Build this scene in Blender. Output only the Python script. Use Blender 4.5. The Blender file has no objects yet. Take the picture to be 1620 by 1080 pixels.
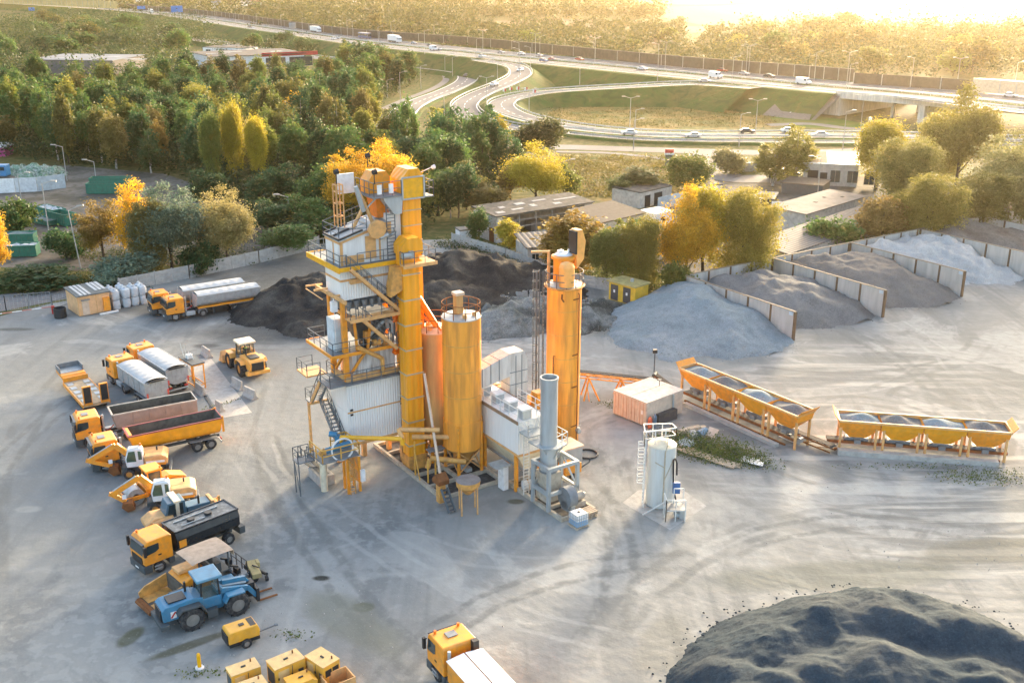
import bpy, math, random
import numpy as np
from mathutils import Vector, Matrix
R = math.radians
rng = random.Random(7)
nr = np.random.RandomState(11)
S = bpy.context.scene
C = S.collection
# ---------------------------------------------------------------- camera
CAM_H = 43.0
PITCH = math.atan(580 / 1667.0)
cam = bpy.data.cameras.new('camera')
cam.lens = 1667 / 1620 * 36
cam.sensor_width = 36
cam.clip_start = 1
cam.clip_end = 9000
co = bpy.data.objects.new('camera', cam)
co.location = (0, 0, CAM_H)
co.rotation_euler = (math.pi / 2 - PITCH, 0, 0)
C.objects.link(co)
S.camera = co
# ---------------------------------------------------------------- light
SUN_AZ, SUN_EL = R(25), R(9)
w = bpy.data.worlds.new("World")
S.world = w
w.use_nodes = True
nt = w.node_tree
bg = nt.nodes['Background']
sky = nt.nodes.new('ShaderNodeTexSky')
sky.sky_type = 'NISHITA'
sky.sun_disc = False
sky.sun_elevation = SUN_EL
sky.sun_rotation = SUN_AZ
sky.air_density = 0.7
sky.dust_density = 4.0
sky.ozone_density = 0.3
nt.links.new(sky.outputs[0], bg.inputs[0])
bg.inputs[1].default_value = 0.15
sl = bpy.data.lights.new('sun', 'SUN')
sl.energy = 2.0
sl.angle = R(8)
sl.color = (1.0, 0.82, 0.58)
so = bpy.data.objects.new('sun', sl)
sd = Vector((math.sin(SUN_AZ) * math.cos(SUN_EL), math.cos(SUN_AZ) * math.cos(SUN_EL), math.sin(SUN_EL)))
so.rotation_euler = sd.to_track_quat('Z', 'Y').to_euler()
so.location = (60, 150, 120)
C.objects.link(so)
S.view_settings.view_transform = 'Standard'
S.view_settings.look = 'None'
S.view_settings.gamma = 1
S.view_settings.exposure = 2.72
S.render.engine = 'CYCLES'
S.cycles.use_denoising = True
S.cycles.max_bounces = 6
S.cycles.diffuse_bounces = 3
S.cycles.glossy_bounces = 2
S.cycles.transmission_bounces = 2
S.cycles.volume_bounces = 0
S.cycles.caustics_reflective = False
S.cycles.caustics_refractive = False
# ---------------------------------------------------------------- photo geometry
cs_, sn_ = math.cos(PITCH), math.sin(PITCH)
def P(px, py, z=0.0):
    x = (px - 810) / 1667; u = -(py - 540) / 1667
    rx, ry, rz = x, cs_ + u * sn_, -sn_ + u * cs_
    t = (z - CAM_H) / rz
    return Vector((rx * t, ry * t, z))
def pix(v):
    d = v[1] * cs_ + (CAM_H - v[2]) * sn_; k = v[1] * sn_ - (CAM_H - v[2]) * cs_
    return 810 + 1667 * v[0] / d, 540 - 1667 * k / d
def zat(px, py, g):          # height above ground point g of a pixel on its vertical
    u = -(py - 540) / 1667
    return CAM_H + (-sn_ + u * cs_) * g[1] / (cs_ + u * sn_)
PA = R(33.4)                 # the mixing plant's own axes
PO = (-9.0, 88.3)
def W(x, y, z=0.0):
    return Vector((PO[0] + x * math.cos(PA) - y * math.sin(PA), PO[1] + x * math.sin(PA) + y * math.cos(PA), z))
# ---------------------------------------------------------------- materials
MATS = {}
def M(name, col, rough=.6, metal=0., var=.15, scale=1.5, dirt=0., dcol=(.16, .13, .10), streak=False, bump=0., bscale=12., corr=0., cdir=(1, 1, 0), objcol=False, spec=.5, thr=.5, stripe=0.):
    if name in MATS: return MATS[name]
    m = bpy.data.materials.new(name); m.use_nodes = True
    t = m.node_tree; N = t.nodes; Lk = t.links.new
    b = N['Principled BSDF']
    b.inputs['Roughness'].default_value = rough
    b.inputs['Metallic'].default_value = metal
    b.inputs['Specular IOR Level'].default_value = min(spec, .12) if rough >= .7 else spec
    tc = N.new('ShaderNodeTexCoord'); oi = N.new('ShaderNodeObjectInfo')
    wv = N.new('ShaderNodeMath'); wv.operation = 'MULTIPLY'; wv.inputs[1].default_value = 40; Lk(oi.outputs['Random'], wv.inputs[0])
    def noise(sc, det=4, mp=None):
        n = N.new('ShaderNodeTexNoise'); n.noise_dimensions = '4D'
        n.inputs['Scale'].default_value = sc; n.inputs['Detail'].default_value = det
        Lk(wv.outputs[0], n.inputs['W'])
        if mp:
            q = N.new('ShaderNodeMapping'); q.inputs['Scale'].default_value = mp; Lk(tc.outputs['Object'], q.inputs[0]); Lk(q.outputs[0], n.inputs['Vector'])
        else: Lk(tc.outputs['Object'], n.inputs['Vector'])
        return n
    n1 = noise(scale, 5, (1, 1, .22) if streak else None)
    mr = N.new('ShaderNodeMapRange'); mr.inputs[1].default_value = .3; mr.inputs[2].default_value = .7
    mr.inputs[3].default_value = 1 - var; mr.inputs[4].default_value = 1 + var; Lk(n1.outputs['Fac'], mr.inputs[0])
    mx = N.new('ShaderNodeMix'); mx.data_type = 'RGBA'; mx.blend_type = 'MULTIPLY'; mx.inputs[0].default_value = 1
    if objcol: Lk(oi.outputs['Color'], mx.inputs[6])
    else: mx.inputs[6].default_value = (*col, 1)
    Lk(mr.outputs[0], mx.inputs[7]); out = mx.outputs[2]
    if dirt > 0:
        n2 = noise(scale * 1.7 + .3, 8, (1.3, 1.3, .16) if streak else None)
        m2 = N.new('ShaderNodeMapRange'); m2.inputs[1].default_value = thr - .06; m2.inputs[2].default_value = thr + .22
        m2.inputs[3].default_value = 0; m2.inputs[4].default_value = dirt; Lk(n2.outputs['Fac'], m2.inputs[0])
        x2 = N.new('ShaderNodeMix'); x2.data_type = 'RGBA'; x2.inputs[7].default_value = (*dcol, 1)
        Lk(m2.outputs[0], x2.inputs[0]); Lk(out, x2.inputs[6]); out = x2.outputs[2]
    Lk(out, b.inputs['Base Color'])
    hsrc = None
    if corr > 0:
        dt = N.new('ShaderNodeVectorMath'); dt.operation = 'DOT_PRODUCT'; dt.inputs[1].default_value = cdir; Lk(tc.outputs['Object'], dt.inputs[0])
        ml = N.new('ShaderNodeMath'); ml.operation = 'MULTIPLY'; ml.inputs[1].default_value = 2 * math.pi / corr; Lk(dt.outputs['Value'], ml.inputs[0])
        sn = N.new('ShaderNodeMath'); sn.operation = 'SINE'; Lk(ml.outputs[0], sn.inputs[0])
        bp = N.new('ShaderNodeBump'); bp.inputs['Strength'].default_value = .9; bp.inputs['Distance'].default_value = .02
        Lk(sn.outputs[0], bp.inputs['Height'])
        if stripe:  # valleys coloured darker: groove dirt, plus painted shade the faint bump lacks
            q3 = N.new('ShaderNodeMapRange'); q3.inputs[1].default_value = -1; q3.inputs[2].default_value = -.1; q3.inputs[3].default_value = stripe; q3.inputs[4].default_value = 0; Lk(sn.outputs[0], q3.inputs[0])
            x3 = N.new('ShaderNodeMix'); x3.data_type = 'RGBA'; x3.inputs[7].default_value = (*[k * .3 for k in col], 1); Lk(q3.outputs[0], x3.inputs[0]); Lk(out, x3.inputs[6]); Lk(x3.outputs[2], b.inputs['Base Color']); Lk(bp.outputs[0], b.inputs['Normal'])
    elif bump > 0:
        n3 = noise(bscale, 6); bp = N.new('ShaderNodeBump'); bp.inputs['Strength'].default_value = .8; bp.inputs['Distance'].default_value = bump
        Lk(n3.outputs['Fac'], bp.inputs['Height']); Lk(bp.outputs[0], b.inputs['Normal'])
    MATS[name] = m
    return m
OR = (.84, .31, .02)
orange = M('orange_paint', OR, .45, dirt=.5, dcol=(.40, .22, .09), var=.12)
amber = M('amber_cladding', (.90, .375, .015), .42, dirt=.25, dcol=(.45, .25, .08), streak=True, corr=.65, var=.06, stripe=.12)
silo_or = M('silo_paint', (.90, .36, .045), .33, dirt=.75, dcol=(.46, .175, .04), streak=True, var=.16, scale=.9, thr=.46)
rusty_silo = M('rusted_silo_paint', (.64, .36, .12), .5, dirt=.7, dcol=(.48, .25, .09), streak=True, var=.25, scale=1.3, thr=.44)
cone_or = M('worn_orange', (.66, .33, .08), .6, dirt=.7, dcol=(.25, .14, .07), var=.2)
pale_or = M('faded_orange', (.70, .38, .14), .6, dirt=.5, dcol=(.30, .19, .10), var=.15)
salmon = M('salmon_paint', (.64, .51, .39), .6, dirt=.35, dcol=(.42, .28, .18), corr=.28)
salmon_w = M('salmon_panel', (.66, .50, .36), .6, dirt=.25, dcol=(.42, .25, .16))
hutor = M('hut_orange', (.72, .42, .20), .6, dirt=.25, dcol=(.45, .28, .16), corr=.5)
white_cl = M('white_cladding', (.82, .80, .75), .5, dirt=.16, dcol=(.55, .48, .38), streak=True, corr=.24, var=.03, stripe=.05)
white_p = M('white_paint', (.80, .79, .76), .5, dirt=.35, dcol=(.42, .36, .28), var=.08)
stained = M('stained_white', (.68, .65, .60), .6, dirt=.85, dcol=(.20, .13, .08), streak=True, var=.12, scale=2.2)
cream = M('cream_paint', (.70, .62, .45), .55, dirt=.3, dcol=(.35, .26, .15))
galv = M('galvanised_steel', (.42, .45, .45), .5, .35, dirt=.3, dcol=(.22, .22, .20), streak=True)
grey_st = M('grey_steel', (.20, .22, .23), .6, .2, dirt=.3, dcol=(.12, .09, .07))
dk_st = M('dark_steel', (.07, .085, .09), .6, .2, dirt=.3, dcol=(.12, .08, .05))
rail_m = M('rail_paint', (.11, .13, .14), .6, .1)
rail_w = M('rail_white', (.66, .65, .60), .55)
rail_y = M('rail_yellow', (.72, .38, .06), .5, dirt=.3)
rust = M('rust', (.22, .09, .035), .85, dirt=.5, dcol=(.10, .05, .03), var=.25)
rubber = M('tyre_rubber', (.035, .035, .037), .85, dirt=.55, dcol=(.17, .16, .14), scale=3)
rim_g = M('rim_grey', (.25, .24, .22), .6, .2, dirt=.5, dcol=(.2, .17, .13))
rim_o = M('rim_orange', (.62, .28, .05), .6, dirt=.5)
black = M('black_plastic', (.018, .019, .02), .5, dirt=.2, dcol=(.08, .075, .07))
gloss_bk = M('black_gloss', (.012, .016, .02), .25, dirt=.3, dcol=(.06, .06, .055))
glass = M('window_glass', (.03, .05, .055), .12, var=.3, spec=.8)
glass_g = M('green_glass', (.05, .10, .07), .12, var=.3, spec=.8)
blue_p = M('blue_paint', (.045, .20, .33), .45, dirt=.4, dcol=(.13, .19, .23))
blue_d = M('deep_blue', (.02, .10, .28), .5, dirt=.3)
green_sk = M('green_skip_paint', (.015, .16, .10), .6, dirt=.4, dcol=(.06, .08, .06))
conc = M('concrete', (.42, .40, .36), .9, dirt=.4, dcol=(.24, .22, .19), bump=.02)
conc_w = M('bay_wall_concrete', (.46, .44, .40), .9, dirt=.5, dcol=(.30, .28, .24), streak=True, scale=.8)
tarp = M('tipper_cover', (.46, .47, .46), .7, dirt=.4, dcol=(.36, .35, .32), bump=.03, bscale=3)
tip_g = M('tipper_grey', (.36, .38, .38), .5, .2, dirt=.5, dcol=(.24, .22, .19))
tip_in = M('tipper_inside', (.13, .12, .10), .8, dirt=.6, dcol=(.05, .045, .04))
brownbody = M('dusty_brown_body', (.28, .245, .215), .7, dirt=.6, dcol=(.25, .2, .17))
bagm = M('woven_bag', (.52, .55, .56), .8, dirt=.3, dcol=(.36, .38, .38), bump=.05, bscale=4)
clean_or = M('plain_orange', (.84, .40, .10), .45, dirt=.15, dcol=(.5, .3, .12))
wood = M('weathered_board', (.50, .40, .29), .85, dirt=.4, dcol=(.28, .2, .13))
lit_o = M('beacon_orange', (.85, .2, .02), .4)
redp = M('red_paint', (.5, .04, .03), .5)
beige_can = M('canopy_canvas', (.52, .39, .28), .85, dirt=.5, dcol=(.35, .25, .17), bump=.03, bscale=3)
carp = M('car_paint', (1, 1, 1), .3, objcol=True, var=.06)
asph = M('asphalt_roof', (.07, .066, .06), .9, dirt=.5, dcol=(.22, .2, .17), scale=.5)
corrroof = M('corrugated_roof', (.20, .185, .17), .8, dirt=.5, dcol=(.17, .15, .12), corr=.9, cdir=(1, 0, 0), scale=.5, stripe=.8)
plaster = M('old_plaster', (.50, .47, .41), .9, dirt=.6, dcol=(.28, .24, .2), scale=.8)
blockw = M('block_wall', (.52, .50, .46), .9, dirt=.6, dcol=(.25, .23, .2), scale=.9)
# ---------------------------------------------------------------- mesh helper
class B:
    def __init__(s): s.v = []; s.f = []; s.sm = []; s.mi = []; s.m = 0
    def add(s, vs, fs, sm=False):
        o = len(s.v); s.v += [tuple(v) for v in vs]
        for f in fs: s.f.append([i + o for i in f]); s.sm.append(sm); s.mi.append(s.m)
        return s
    def box(s, x0, x1, y0, y1, z0, z1):
        return s.add([(x, y, z) for z in (z0, z1) for y in (y0, y1) for x in (x0, x1)],
                     [(0, 2, 3, 1), (4, 5, 7, 6), (0, 1, 5, 4), (2, 6, 7, 3), (0, 4, 6, 2), (1, 3, 7, 5)])
    def bar(s, a, b, w, h=None, up=(0, 0, 1)):
        a = Vector(a); b = Vector(b); h = h or w; d = (b - a)
        if d.length < 1e-6: return s
        d.normalize(); u = Vector(up)
        if abs(d.dot(u)) > .98: u = Vector((1, 0, 0)) if abs(d.x) < .9 else Vector((0, 1, 0))
        r = d.cross(u).normalized(); u = r.cross(d).normalized()
        r *= w / 2; u *= h / 2
        return s.add([a - r - u, a + r - u, a + r + u, a - r + u, b - r - u, b + r - u, b + r + u, b - r + u],
                     [(0, 1, 2, 3), (4, 7, 6, 5), (0, 4, 5, 1), (1, 5, 6, 2), (2, 6, 7, 3), (3, 7, 4, 0)])
    def cyl(s, a, b, r0, r1=None, n=14, caps=True):
        a = Vector(a); b = Vector(b); r1 = r0 if r1 is None else r1
        d = (b - a).normalized(); u = Vector((0, 0, 1)) if abs(d.z) < .9 else Vector((1, 0, 0))
        e = d.cross(u).normalized(); g = e.cross(d)
        ring = lambda c, r: [c + (e * math.cos(2 * math.pi * i / n) + g * math.sin(2 * math.pi * i / n)) * r for i in range(n)]
        A, Bv = ring(a, r0), ring(b, r1)
        s.add(A + Bv, [(i, i + n, (i + 1) % n + n, (i + 1) % n) for i in range(n)], True)
        if caps:
            if r0 > 1e-4: s.add(A, [tuple(range(n))])
            if r1 > 1e-4: s.add(Bv, [tuple(range(n - 1, -1, -1))])
        return s
    def tube(s, pts, r, n=6):
        for a, b in zip(pts, pts[1:]): s.cyl(a, b, r, r, n)
        return s
    def rev(s, prof, c=(0, 0), n=24, cap=True):
        vs = []
        for r, z in prof:
            for i in range(n): vs.append((c[0] + r * math.cos(2 * math.pi * i / n), c[1] + r * math.sin(2 * math.pi * i / n), z))
        k = len(prof)
        for j in range(k - 1):
            s.add(vs[j * n:(j + 2) * n], [(i, (i + 1) % n, (i + 1) % n + n, i + n) for i in range(n)], True)
        if cap:
            s.add(vs[:n], [tuple(range(n - 1, -1, -1))]); s.add(vs[-n:], [tuple(range(n))])
        return s
    def prism(s, poly, axis, a, b):
        mk = {'x': lambda p, t: (t, p[0], p[1]), 'y': lambda p, t: (p[0], t, p[1]), 'z': lambda p, t: (p[0], p[1], t)}[axis]
        n = len(poly); vs = [mk(p, a) for p in poly] + [mk(p, b) for p in poly]
        return s.add(vs, [tuple(range(n - 1, -1, -1)), tuple(range(n, 2 * n))] + [(i, (i + 1) % n, (i + 1) % n + n, i + n) for i in range(n)])
    def frustum(s, lo, hi, z0, z1):   # (x0,x1,y0,y1) rectangles
        f = lambda q, z: [(q[0], q[2], z), (q[1], q[2], z), (q[1], q[3], z), (q[0], q[3], z)]
        return s.add(f(lo, z0) + f(hi, z1), [(3, 2, 1, 0), (4, 5, 6, 7), (0, 1, 5, 4), (1, 2, 6, 5), (2, 3, 7, 6), (3, 0, 4, 7)])
    def rail(s, pts, h=1.1, step=1.4, t=.055, mid=True, posts=True):
        for a, b in zip(pts, pts[1:]):
            a = Vector(a); b = Vector(b); L = (b - a).length; n = max(1, round(L / step)); z = Vector((0, 0, h))
            s.bar(a + z, b + z, t)
            if mid: s.bar(a + z * .5, b + z * .5, t * .8)
            if posts:
                for i in range(n + 1): p = a.lerp(b, i / n); s.bar(p, p + z, t)
        return s
    def stairs(s, a, b, wd, side, n=None, rail=None):   # side: horizontal unit vector across
        a = Vector(a); b = Vector(b); sv = Vector(side) * wd
        n = n or max(3, int(abs(a.z - b.z) / .25))
        for q in (0, 1): s.bar(a + sv * q, b + sv * q, .09, .28)
        for i in range(n):
            p = a.lerp(b, (i + .5) / n); s.bar(p, p + sv, .26, .04, (0, 0, 1))
        return s
def mesh_of(name, mb, mat=None, mats=None, bevel=0):
    me = bpy.data.meshes.new(name)
    me.from_pydata(mb.v, [], mb.f)
    for m in (mats or ([mat] if mat else [])): me.materials.append(m)
    me.polygons.foreach_set('use_smooth', mb.sm)
    if mats: me.polygons.foreach_set('material_index', mb.mi)
    me.update()
    return me
def link(name, me, parent=None, loc=(0, 0, 0), rot=(0, 0, 0), bevel=0):
    o = bpy.data.objects.new(name, me); C.objects.link(o)
    if parent: o.parent = parent
    o.location = loc; o.rotation_euler = rot
    if bevel:
        m = o.modifiers.new('bevel', 'BEVEL'); m.width = bevel; m.segments = 2; m.limit_method = 'ANGLE'
    return o
def part(name, mb, mat, parent, bevel=0, loc=(0, 0, 0), rot=(0, 0, 0), mats=None):
    q = parent
    while q and q.parent: q = q.parent
    off = OFF.get(q.name) if q else None
    if off: mb.v = [(x - off[0], y - off[1], z) for x, y, z in mb.v]
    return link(name, mesh_of(name, mb, mat, mats), parent, loc, rot, bevel)
OFF = {}
def tag(o, label, cat, group=None):
    o['label'] = label; o['category'] = cat
    if group: o['group'] = group
    return o
def thing(name, label, cat, loc=(0, 0, 0), rz=0, group=None, scale=1):
    o = bpy.data.objects.new(name, None); C.objects.link(o); o.empty_display_size = .5
    o.location = loc; o.rotation_euler = (0, 0, rz)
    if scale != 1: o.scale = (scale,) * 3
    return tag(o, label, cat, group)
def plant(name, label, cat, x, y, group=None):   # a thing of the mixing plant, drawn in the plant's axes
    o = thing(name, label, cat, W(x, y), PA, group); OFF[o.name] = (x, y)
    return o
def single(name, mb, mat, label, cat, loc=(0, 0, 0), rz=0, group=None, bevel=0, mats=None):
    return tag(link(name, mesh_of(name, mb, mat, mats), None, loc, (0, 0, rz), bevel), label, cat, group)
def struct(name, mb, mat, kind='structure'):
    o = link(name, mesh_of(name, mb, mat)); o['kind'] = kind
    return o
def dup(root, loc, rz=None, label=None, group=None, scale=None, color=None):
    def cp(o, par):
        c = o.copy(); C.objects.link(c)
        if par: c.parent = par
        if color and par: c.color = color
        for ch in o.children: cp(ch, c)
        return c
    r = cp(root, None); r.location = loc
    if rz is not None: r.rotation_euler = (0, 0, rz)
    if label: r['label'] = label
    if group: r['group'] = group
    if scale: r.scale = (scale,) * 3 if not hasattr(scale, '__len__') else scale
    if color: r.color = color
    return r
def ang(a, b): return math.atan2(b[1] - a[1], b[0] - a[0])
def catmull(pts, n=8):
    pts = [Vector(p) for p in pts]; q = [pts[0] * 2 - pts[1]] + pts + [pts[-1] * 2 - pts[-2]]; out = []
    for i in range(1, len(q) - 2):
        for k in range(n):
            t = k / n; a, b, c, d = q[i - 1:i + 3]
            out.append(.5 * ((2 * b) + (c - a) * t + (2 * a - 5 * b + 4 * c - d) * t * t + (3 * b - a - 3 * c + d) * t ** 3))
    return out + [pts[-1]]
# ---------------------------------------------------------------- ground
def nodes(name):
    m = bpy.data.materials.new(name); m.use_nodes = True
    return m, m.node_tree.nodes, m.node_tree.links.new, m.node_tree.nodes['Principled BSDF']
class G:      # a tiny node-graph helper for the big ground sheets
    def __init__(s, name, rough=.9):
        s.m, s.N, s.L, s.b = nodes(name); s.b.inputs['Roughness'].default_value = rough
        s.b.inputs['Specular IOR Level'].default_value = .03
        s.tc = s.N.new('ShaderNodeTexCoord').outputs['Object']
    def noise(s, sc, det=6, mp=None, rot=0, dist=0., vec=None, rough=.55):
        n = s.N.new('ShaderNodeTexNoise'); n.inputs['Scale'].default_value = sc; n.inputs['Detail'].default_value = det
        n.inputs['Distortion'].default_value = dist; n.inputs['Roughness'].default_value = rough
        v = vec or s.tc
        if mp or rot:
            q = s.N.new('ShaderNodeMapping'); q.inputs['Rotation'].default_value = (0, 0, rot); q.inputs['Scale'].default_value = mp or (1, 1, 1)
            s.L(v, q.inputs[0]); v = q.outputs[0]
        s.L(v, n.inputs['Vector']); return n.outputs['Fac']
    def ramp(s, v, a, b, lo=0., hi=1.):
        n = s.N.new('ShaderNodeMapRange'); n.interpolation_type = 'SMOOTHSTEP'
        for i, k in enumerate((a, b, lo, hi)): n.inputs[1 + i].default_value = k
        s.L(v, n.inputs[0]); return n.outputs[0]
    def math(s, op, a, b):
        n = s.N.new('ShaderNodeMath'); n.operation = op; n.use_clamp = op == 'ADD'
        for i, k in enumerate((a, b)):
            if isinstance(k, (int, float)): n.inputs[i].default_value = k
            else: s.L(k, n.inputs[i])
        return n.outputs[0]
    def mix(s, f, a, b, bt='MIX'):
        n = s.N.new('ShaderNodeMix'); n.data_type = 'RGBA'; n.blend_type = bt
        if isinstance(f, (int, float)): n.inputs[0].default_value = f
        else: s.L(f, n.inputs[0])
        for i, k in ((6, a), (7, b)):
            if isinstance(k, tuple): n.inputs[i].default_value = (*k, 1)
            else: s.L(k, n.inputs[i])
        return n.outputs[2]
    def spot(s, c, rx, ry=None, rot=0, wob=.35, soft=.5):   # soft-edged irregular patch centred on c
        q = s.N.new('ShaderNodeMapping'); q.vector_type = 'TEXTURE'
        q.inputs['Location'].default_value = (c[0], c[1], 0); q.inputs['Rotation'].default_value = (0, 0, rot); q.inputs['Scale'].default_value = (rx, ry or rx, 1)
        s.L(s.tc, q.inputs[0])
        n = s.N.new('ShaderNodeVectorMath'); n.operation = 'LENGTH'; s.L(q.outputs[0], n.inputs[0])
        d = s.math('ADD', 0, 0) if 0 else n.outputs['Value']
        e = s.N.new('ShaderNodeMath'); e.operation = 'MULTIPLY_ADD'; s.L(s.edge, e.inputs[0]); e.inputs[1].default_value = wob * 2; e.inputs[2].default_value = -wob
        f = s.N.new('ShaderNodeMath'); f.operation = 'ADD'; s.L(d, f.inputs[0]); s.L(e.outputs[0], f.inputs[1])
        return s.ramp(f.outputs[0], 1 - soft, 1, 1, 0)
    def arc(s, pa, pb, pc_, gauge=2., wd=.2):     # a pair of wheel tracks through three photo points
        a, b, c = P(*pa), P(*pb), P(*pc_)
        d = 2 * (a.x * (b.y - c.y) + b.x * (c.y - a.y) + c.x * (a.y - b.y))
        ux = ((a.x ** 2 + a.y ** 2) * (b.y - c.y) + (b.x ** 2 + b.y ** 2) * (c.y - a.y) + (c.x ** 2 + c.y ** 2) * (a.y - b.y)) / d
        uy = ((a.x ** 2 + a.y ** 2) * (c.x - b.x) + (b.x ** 2 + b.y ** 2) * (a.x - c.x) + (c.x ** 2 + c.y ** 2) * (b.x - a.x)) / d
        r = math.hypot(a.x - ux, a.y - uy)
        q = s.N.new('ShaderNodeVectorMath'); q.operation = 'DISTANCE'; s.L(s.wob, q.inputs[0]); q.inputs[1].default_value = (ux, uy, 0)
        e = s.math('ABSOLUTE', s.math('SUBTRACT', q.outputs['Value'], r), 0)
        e = s.math('ABSOLUTE', s.math('SUBTRACT', e, gauge / 2), 0)
        m = s.spot((b.x, b.y), max((a - b).length, (c - b).length) * 1.05, None, 0, .2, .45)
        return s.math('MULTIPLY', s.ramp(e, wd * .5, wd * 1.6, 1, 0), m)
    def swirl(s, c, k, sc):     # wheel tracks curving round a point
        q = s.N.new('ShaderNodeVectorMath'); q.operation = 'SUBTRACT'; s.L(s.tc, q.inputs[0]); q.inputs[1].default_value = (c[0], c[1], 0)
        g = s.N.new('ShaderNodeTexGradient'); g.gradient_type = 'RADIAL'; s.L(q.outputs[0], g.inputs[0])
        l = s.N.new('ShaderNodeVectorMath'); l.operation = 'LENGTH'; s.L(q.outputs[0], l.inputs[0])
        cb = s.N.new('ShaderNodeCombineXYZ'); s.L(s.math('MULTIPLY', l.outputs['Value'], 1.0), cb.inputs[0]); s.L(s.math('MULTIPLY', g.outputs['Fac'], k), cb.inputs[1])
        return s.noise(sc, 5, vec=cb.outputs[0], dist=.25)
    def bump(s, v, d, st=.6):
        n = s.N.new('ShaderNodeBump'); n.inputs['Distance'].default_value = d; n.inputs['Strength'].default_value = st
        s.L(v, n.inputs['Height']); s.L(n.outputs[0], s.b.inputs['Normal'])
    def done(s, c): s.L(c, s.b.inputs['Base Color']); return s.m
# open country
g = G('scrubland')
a = g.noise(.012, 8); b_ = g.noise(.07, 8); d_ = g.noise(.6, 6)
c = g.mix(g.ramp(a, .38, .62), (.06, .078, .026), (.13, .11, .042))
c = g.mix(g.ramp(b_, .45, .65, 0, .75), c, (.055, .085, .025)); c = g.mix(g.ramp(d_, .4, .75, 0, .6), c, (.26, .20, .09))
g.bump(d_, .4); terr_m = g.done(c)
g = G('straw_field'); a = g.noise(.01, 5, (1, .08, 1), R(20)); b_ = g.noise(.2, 5)
field_m = g.done(g.mix(g.ramp(b_, .3, .7, 0, .4), g.mix(g.ramp(a, .4, .6), (.17, .12, .065), (.135, .09, .05)), (.18, .14, .085)))
g = G('dry_meadow'); a = g.noise(.09, 8); b_ = g.noise(.5, 8)
c = g.mix(g.ramp(a, .4, .62), (.22, .155, .055), (.10, .115, .035)); c = g.mix(g.ramp(b_, .5, .72, 0, .8), c, (.30, .22, .09)); g.bump(b_, .6)
meadow_m = g.done(c)
g = G('mown_grass'); a = g.noise(.08, 6); b_ = g.noise(.9, 6)
grass_m = g.done(g.mix(g.ramp(b_, .4, .7, 0, .5), g.mix(g.ramp(a, .4, .65), (.075, .13, .022), (.15, .15, .045)), (.10, .14, .03)))
g = G('embankment_grass'); a = g.noise(.06, 6); b_ = g.noise(.7, 6)
c_ = g.mix(g.ramp(b_, .4, .7, 0, .6), g.mix(g.ramp(a, .42, .6), (.062, .11, .026), (.105, .115, .038)), (.085, .095, .03)); e_ = g.noise(.22, 8, dist=.8)
c_ = g.mix(g.ramp(e_, .5, .66, 0, .6), c_, (.032, .062, .02)); c_ = g.mix(g.ramp(e_, .42, .30, 0, .5), c_, (.15, .14, .05)); g.bump(g.math('ADD', b_, e_), .5); emb_m = g.done(c_)
g = G('road_asphalt', .9); g.b.inputs['Specular IOR Level'].default_value = .1; a = g.noise(.05, 5); b_ = g.noise(1.2, 6)
road_m = g.done(g.mix(g.ramp(b_, .35, .7, 0, .5), g.mix(g.ramp(a, .35, .65), (.16, .155, .15), (.20, .195, .19)), (.145, .14, .135)))
line_m = M('road_marking_paint', (.72, .71, .67), .6, dirt=.3)
g = G('scrap_yard_dirt'); a = g.noise(.12, 8); b_ = g.noise(.8, 8)
dirt_m = g.done(g.mix(g.ramp(b_, .45, .7, 0, .7), g.mix(g.ramp(a, .4, .62), (.19, .17, .145), (.11, .10, .08)), (.075, .08, .045)))
# the works yard: pale stone dust over old concrete and asphalt
g = G('yard_ground', .88)
g.edge = g.noise(.16, 8)
n1 = g.noise(.028, 9, dist=.6); n2 = g.noise(.13, 9, dist=.8); n3 = g.noise(.9, 8); n5 = g.noise(.06, 10, dist=1.2, rough=.65); n4 = g.noise(5, 5)
tr1 = g.noise(.35, 7, (1, .07, 1), -PA + R(-6), dist=.25)
tr2 = g.noise(.5, 7, (.09, 1, 1), R(-14), dist=.3)
sw1 = g.swirl((36, 97), 9, .55); sw2 = g.swirl((24, 58), 14, .7); sw3 = g.swirl((-8, 110), 8, .5)
c = g.mix(g.ramp(n1, .35, .65), (0.304, 0.29, 0.267), (0.218, 0.215, 0.208))
c = g.mix(g.ramp(n2, .42, .68, 0, .55), c, (0.198, 0.198, 0.195))
c = g.mix(g.ramp(tr1, .48, .60, 0, .6), c, (0.158, 0.158, 0.155))
c = g.mix(g.ramp(n5, .50, .56, 0, .45), c, (.40, .385, .36)); c = g.mix(g.ramp(n5, .40, .45, .4, 0), c, (.17, .17, .165))
right = g.spot((44, 90), 38, 46, 0, .2, .6)
c = g.mix(g.math('MULTIPLY', g.ramp(sw1, .47, .60, 0, .8), right), c, (0.168, 0.165, 0.155))
c = g.mix(g.math('MULTIPLY', g.ramp(tr2, .50, .62, 0, .75), right), c, (0.383, 0.363, 0.33))
c = g.mix(g.math('MULTIPLY', g.ramp(sw3, .5, .6, 0, .5), g.spot((-14, 118), 34, 20, 0, .2, .6)), c, (0.178, 0.178, 0.175))
left = g.spot((-40, 85), 34, 60, R(-8), .15, .5)
c = g.mix(g.math('MULTIPLY', left, .62), c, (0.168, 0.175, 0.178))
c = g.mix(g.math('MULTIPLY', g.ramp(n2, .46, .62, 0, .6), g.spot((-24, 74), 16, 30, R(-33), .3, .5)), c, (.12, .125, .13))
c = g.mix(g.math('MULTIPLY', g.ramp(n3, .49, .60, 0, .45), g.spot((-21, 70), 15, 30, R(-33), .3, .5)), c, (.34, .34, .33))
wb = g.N.new('ShaderNodeTexNoise'); wb.inputs['Scale'].default_value = .12; g.L(g.tc, wb.inputs['Vector'])
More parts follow.
